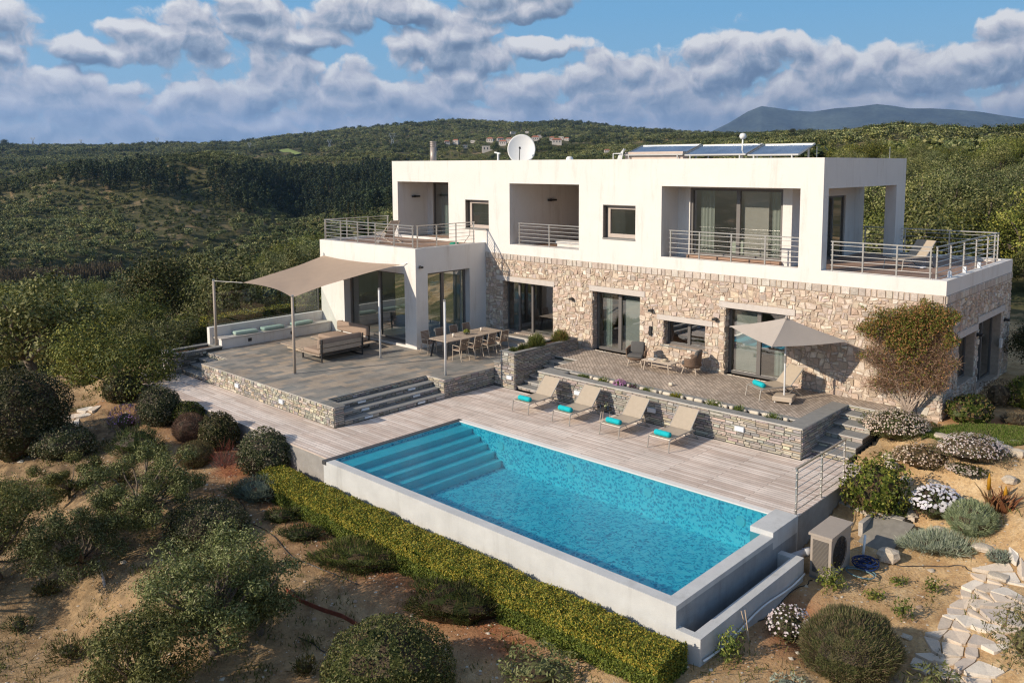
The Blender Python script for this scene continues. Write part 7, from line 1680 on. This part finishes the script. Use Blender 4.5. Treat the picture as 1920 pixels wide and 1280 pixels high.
n = 30000; X2 = rng.uniform(-22, 24, n); Y2 = rng.uniform(-14, 9, n); dn = fbm(X2/1.6, Y2/1.6, 3, 87); Z2 = gz(X2, Y2); px2, py2, d2 = ground_px(X2, Y2, Z2)
ok = (px2 > -20) & (px2 < 1940) & (py2 < 1300) & (dn > 0.0) & ~((X2 > -15) & (X2 < 12.7) & (Y2 > -0.1)); P = np.stack([X2, Y2, Z2+0.015], -1)[ok]
lv = Leaves(); lv.add(P, np.tile([0,0,1.0], (len(P),1)), 0.065, 0.02, [(0.20,0.12,0.06),(0.30,0.20,0.10),(0.13,0.08,0.045),(0.38,0.29,0.17)], None, rng, up=0.0, flat=0.9); tag(link('leaf_litter', lv.mesh('leaf_litter')), 'dry brown leaves and twigs scattered over the garden soil', 'leaf litter', kind='stuff')
for px, py, w, h, lb in ((1760,1000,26,16,'small pale rock between the large daisies and the silver lavender'),(1722,1008,30,12,'flat pale rock at the left end of the silver lavender'),(1893,905,26,16,'pale rock right of the aloe spikes'),(1655,895,26,22,'pale rock at the foot of the right hand steps'),(1668,862,24,18,'pale rock under the white mound by the steps'),(1750,905,22,14,'small grey rock above the large daisies'),(1560,1180,18,12,'small pale rock left of the large brown green mound'),(1700,1195,20,12,'small pale rock between the mound and the stone path')):
    rock(px, py, w, h, lb, flat=0.8 if h > 15 else 0.4)
# ------------------------------------------------------------------ heat pump corner
M_AC = mat('beige_metal', (0.40,0.34,0.285), 0.55, 0.06, 4, 0.04, 40, stain=0.2, stain_col=(0.3,0.25,0.2))
ac = thing('heat_pump', (12.85, 5.25, -0.98), 'beige metal heat pump unit with a round fan beside the pool overflow', 'heat pump')
g = Geo(); g.box(12.60,13.08,4.72,5.86,-0.93,0.03); g.box(12.56,13.12,4.68,5.90,0.033,0.09); g.box(13.04,13.10,4.70,4.76,-0.95,0.03); g.build('casing', M_AC, ac)
g = Geo(); 
for k in range(26): z = -0.82+0.03*k; g.box(12.66,13.02,4.695,4.715,z,z+0.014)
g.build('side_grille', mat('dark_grille', (0.12,0.11,0.10), 0.6), ac)
g = Geo(); cy_, cz_, rf = 5.22, -0.42, 0.37; n = 32
a = g.verts([(13.084, cy_+rf*math.cos(2*math.pi*k/n), cz_+rf*math.sin(2*math.pi*k/n)) for k in range(n)]); g.face([a+k for k in range(n)]); g.build('fan_opening', M_BLACK, ac)
g = Geo()
for r_ in (0.37,0.31,0.25,0.19,0.13,0.07): g.tube([(13.10, cy_+r_*math.cos(t), cz_+r_*math.sin(t)) for t in np.linspace(0,2*math.pi,33)], 0.006, 5)
for k in range(4): t = k*math.pi/4; g.tube([(13.10,cy_-rf*math.cos(t),cz_-rf*math.sin(t)),(13.10,cy_+rf*math.cos(t),cz_+rf*math.sin(t))], 0.006, 5)
g.build('fan_guard', M_BLACK, ac)
g = Geo(); g.box(12.55,13.12,4.8,4.9,-1.05,-0.93); g.box(12.55,13.12,5.68,5.78,-1.05,-0.93); g.build('foot', M_CONCD, ac)
ht = thing('stair_pit', (13.0, 7.4, -1.0), 'sunken concrete pit with a timber clad ramp behind the heat pump', 'pit')
g = Geo(); g.box(11.9,12.75,8.05,8.20,-1.4,-0.42); g.box(12.75,13.55,8.0,8.2,-1.4,-0.42); g.box(12.75,12.86,7.2,8.0,-1.4,-0.45); g.build('wall', mat('board_concrete', (0.48,0.43,0.37), 0.85, 0.2, 5, 0.15, 40, stain=0.4, stain_col=(0.25,0.22,0.19)), ht)
g = Geo(); a = g.verts([(12.86,8.0,-0.44),(13.85,8.0,-0.44),(13.6,6.5,-0.98),(12.86,6.5,-0.98)]); g.face((a+3,a+2,a+1,a)); b = g.verts([(13.85,8.0,-0.44),(13.85,8.0,-1.3),(13.6,6.5,-1.3),(13.6,6.5,-0.98)]); g.face((b+3,b+2,b+1,b)[::-1]); c_ = g.verts([(12.86,6.5,-0.98),(13.6,6.5,-0.98),(13.6,6.5,-1.3),(12.86,6.5,-1.3)]); g.face((c_,c_+1,c_+2,c_+3)[::-1]); g.build('ramp', mat('wet_timber', (0.24,0.22,0.19), 0.7, 0.2, 6), ht)
hs = Geo(); rr = random.Random(8); pts = []
for k in range(150): a = k*0.33; r_ = 0.22+0.12*math.sin(k*0.21)+rr.uniform(-.02,.02); pts.append((13.42+r_*math.cos(a)*0.9, 5.95+r_*1.15*math.sin(a)*0.8, -0.93+0.0012*k+rr.uniform(0,.03)))
hs.tube(pts, 0.016, 6); tag(hs.build('blue_hose', mat('blue_hose', (0.01,0.035,0.14), 0.45), None, True), 'tangled coil of blue hose on the ground behind the heat pump', 'hose')
pts = [(13.45+0.33*math.cos(a), 5.62+0.22*math.sin(a)-0.1*a/6, -0.92) for a in np.linspace(0,9,40)]; g = Geo(); g.tube(pts, 0.015, 6); tag(g.build('cyan_hose', mat('cyan_hose', (0.14,0.24,0.28), 0.5), None, True), 'pale cyan hose end lying in front of the blue coil', 'hose')
g = Geo(); g.tube([(13.22,6.3,-0.95),(13.24,6.35,-0.35)], 0.03, 8); tag(g.build('white_pipe', mat('white_plastic'), None, True), 'short upright white pipe between heat pump and blue hose', 'pipe')
# garden bits
p = hit(198, 1098); q = PX(184, 1050, 'y', p[1]); g = Geo(); g.tube([p-[0,0,0.1], q], 0.035, 7); tag(g.build('wooden_stake', mat('pale_stake', (0.55,0.48,0.42), 0.9, 0.2, 6)), 'pale leaning stake between the olive trees on the left slope', 'stake')
for a, b, lb in (((1407,1202),(1390,1145),'left of the two thin canes beside the trough sapling'),((1407,1205),(1397,1143),'right of the two thin canes beside the trough sapling')):
    p = hit(*a); q = PX(b[0], b[1], 'y', p[1]); g = Geo(); g.tube([p-[0,0,.1], q], 0.012, 5); tag(g.build('garden_cane', mat('bamboo', (0.55,0.42,0.30), 0.7)), lb, 'cane')
P = [hit(*q) for q in ((536,1108),(560,1128),(600,1145),(640,1158),(672,1176))]; g = Geo()
for a, b in zip(P, P[1:]): g.poly([a-[0,0,.05], b-[0,0,.05], b+[0,0,.10], a+[0,0,.10]]); g.poly([a+[0,.02,.10], b+[0,.02,.10], b+[0,.02,-.05], a+[0,.02,-.05]]); g.poly([a+[0,0,.10], b+[0,0,.10], b+[0,.02,.10], a+[0,.02,.10]])
tag(g.build('steel_edging', mat('rusty_steel', (0.20,0.055,0.03), 0.85, 0.3, 6)), 'low rusty steel edging strip left of the large clipped ball', 'edging')
for q, lb in ((((560,1195),(620,1225),(650,1262)),'thin black drip line by the large clipped ball'),(((440,930),(480,985),(560,1050),(690,1100)),'thin black drip line on the sandy slope under the hedge'),(((1640,1048),(1700,1062),(1790,1060),(1830,1070)),'thin black drip line from the big block rock to the stone path'),(((1300,1235),(1420,1165),(1500,1100),(1530,1085)),'thin black drip line on red earth along the overflow trough')):
    P = [hit(*a)+[0,0,.02] for a in q]; Q = []
    for a, b in zip(P, P[1:]):
        for t in np.linspace(0,1,10,endpoint=False): v = a*(1-t)+b*t; v = v+np.array([0.05*math.sin(t*6.28),0.05*math.sin(t*5),0]); Q.append((v[0],v[1],g1(v[0],v[1])+0.015))
    g = Geo(); g.tube(Q, 0.011, 5); tag(g.build('drip_line', M_BLACK), lb, 'drip line')

# ------------------------------------------------------------------ far village and pylons
M_ROOF = mat('red_roof', (0.42,0.17,0.10), 0.85, 0.15, 2); M_FW = mat('far_white_wall', (0.62,0.56,0.50), 0.85, 0.04, 2); M_FWIN = mat('far_window', (0.06,0.07,0.08), 0.4)
def far_house(px, py, w, hpx, roof, label, seed):
    rr = random.Random(seed); p = hit(px, py); 
    if p is None: return
    dp = depth(p); W2 = w*dp/F_PX; H2 = hpx*dp/F_PX; D2 = W2*0.7; rz = YAW+rr.uniform(-.35,.35)
    o = thing('village_house', (p[0],p[1],p[2]), label, 'house', 'houses of the far village', 0)
    Mz = Matrix.Translation(tuple(p)) @ Matrix.Rotation(rz,4,'Z')
    g = Geo(); g.box(-W2/2,W2/2,-D2/2,D2/2,-3,H2,M=Mz); g.build('wall', M_FW, o)
    g = Geo()
    if roof:
        a = [Mz @ Vector(v) for v in ((-W2*.56,-D2*.58,H2+.05),(W2*.56,-D2*.58,H2+.05),(W2*.56,D2*.58,H2+.05),(-W2*.56,D2*.58,H2+.05),(-W2*.3,0,H2+H2*.42),(W2*.3,0,H2+H2*.42))]
        n = g.verts(a)
        for f in ((0,1,5,4),(1,2,5),(2,3,4,5),(3,0,4),(3,2,1,0)): g.face([n+i for i in f])
    else: g.box(-W2*.52,W2*.52,-D2*.52,D2*.52,H2+.05,H2+.4,M=Mz)
    g.build('roof', M_ROOF if roof else M_FW, o)
    for k in range(3):
        g = Geo(); x = -W2*.3+W2*.3*k; g.box(x-W2*.05,x+W2*.05,-D2/2-0.12,-D2/2-0.02,H2*.35,H2*.75,M=Mz); g.build('window', M_FWIN, o)
VH = [(838,270,10,4,1,'leftmost red roofed house of the far village'),(855,269,10,5,1,'second red roofed house from the left of the far village'),(873,278,13,5,0,'low white house below the left end of the far village'),(887,268,8,4,0,'small far house left of the village centre'),(919,267,12,6,1,'red roofed house in the middle of the far village, left of the dish'),
      (914,284,20,9,0,'largest white village house, just left of the satellite dish'),(938,265,12,5,1,'wide roofed village house touching the left edge of the dish'),(943,272,14,6,1,'red roofed village house directly left of the dish'),(955,266,12,5,1,'village house right above the dish edge'),(1004,264,14,6,1,'village house just right of the dish'),
      (1012,258,8,4,0,'small white house on the slope above the dish'),(1035,264,9,5,1,'small house in the right part of the village'),(1044,270,18,7,1,'house with the reddest roof right of the dish'),(1052,262,10,5,0,'pale house at the right end of the village'),(1063,264,9,4,1,'rightmost house of the far village'),(962,252,10,4,0,'pale building high on the slope above the dish'),(988,250,7,3,0,'white building highest on the slope above the village'),(1138,286,10,4,1,'lone reddish house on the slope left of the roof pipework')]
for i, v in enumerate(VH): far_house(v[0], v[1], v[2], v[3]*1.1, *v[4:], seed=i)
def pylon(px, pyb, pyt, label, ydist=None):
    p = hit(px, pyb)
    if p is None: p = CAM+ray(px, pyb)/np.linalg.norm(ray(px,pyb))*2800
    dp = depth(p); H2 = (pyb-pyt)*dp/F_PX; w = H2*0.13; o = thing('pylon', p, label, 'pylon', 'electricity pylons on the far hills'); t = max(0.22, 0.55*dp/F_PX)
    rgt = MB[0][:2]/np.hypot(*MB[0][:2]); A = lambda s_, z, q=0.0: (p[0]+rgt[0]*s_-rgt[1]*q, p[1]+rgt[1]*s_+rgt[0]*q, p[2]+z)
    g = Geo()
    for q in (-w*.6, w*.6):
        g.bar(A(-w,0,q),A(-w*.35,H2*.55,0),t); g.bar(A(w,0,q),A(w*.35,H2*.55,0),t)
    for k in range(4): z0 = H2*.55*k/4; z1 = H2*.55*(k+1)/4; w0 = w*(1-.65*k/4); w1 = w*(1-.65*(k+1)/4); g.bar(A(-w0,z0),A(w1,z1),t*.6); g.bar(A(w0,z0),A(-w1,z1),t*.6)
    g.bar(A(-w*.35,H2*.55),A(-w*1.9,H2),t); g.bar(A(w*.35,H2*.55),A(w*1.9,H2),t); g.build('tower', M_STEEL, o)
    g = Geo(); g.bar(A(-w*2.6,H2*.80),A(w*2.6,H2*.80),t); g.bar(A(-w*1.9,H2),A(w*1.9,H2),t*.7); g.build('cross_arm', M_STEEL, o)
for px, b, t_, lb in ((62,272,258,'faint pylon on the horizon at the far left'),(152,271,262,'small faint pylon on the horizon second from the left'),(295,270,259,'faint pylon on the horizon left of the long hill'),(468,281,268,'pale pylon on the plateau left of the long hill'),(618,278,262,'faint pylon on the flank of the long hill'),(736,274,251,'tallest pylon, in front of the long hill above the chimney'),(1040,226,221,'tiny pylon on the crest of the central ridge')):
    pylon(px, b, t_, lb)
for px, py, w, lb in ((8,272,14,'dark round tree on the horizon at the far left edge'),(80,271,12,'dark round tree on the horizon between two pylons'),(99,272,6,'small dark tree on the horizon beside the round one'),(352,268,6,'tiny dark tree on the horizon above the light green field'),(452,263,7,'tiny dark tree where the long hill rises'),(1484,252,14,'dark round tree on the crest before the blue mountain'),(1745,245,16,'round tree on the crest of the right hand hill')):
    p = hit(px, py+3); 
    if p is not None: dp = depth(p); plant('horizon_tree', DARKT[0], p, w*dp/F_PX/6.5, 0.0, lb, 'tree')
p = [hit(*q) for q in ((520,284),(540,281),(566,290),(548,294))]
if all(x is not None for x in p):
    g = Geo(); g.poly([tuple(x+[0,0,3.0]) for x in p]); tag(g.build('field', mat('light_green_field', (0.22,0.27,0.07), 0.9, 0.1, 0.05)), kind='structure')

# ------------------------------------------------------------------ the air between here and the far hills
HAZE = 0.42/11000
hz = bpy.data.materials.new('haze'); hz.use_nodes = True; T = NT(hz.node_tree); T.n.clear()
ho = T.new('ShaderNodeOutputMaterial'); pv = T.new('ShaderNodeVolumePrincipled'); pv.inputs['Color'].default_value = (0.36,0.60,1.0,1); pv.inputs['Density'].default_value = HAZE; pv.inputs['Anisotropy'].default_value = 0.2; T.put(ho.inputs['Volume'], pv.outputs[0])
g = Geo(); g.box(-26000,26000,-26000,26000,-400,1500); h_ = g.build('haze', hz); tag(h_, 'thin blue air over the hills', 'haze', kind='stuff')
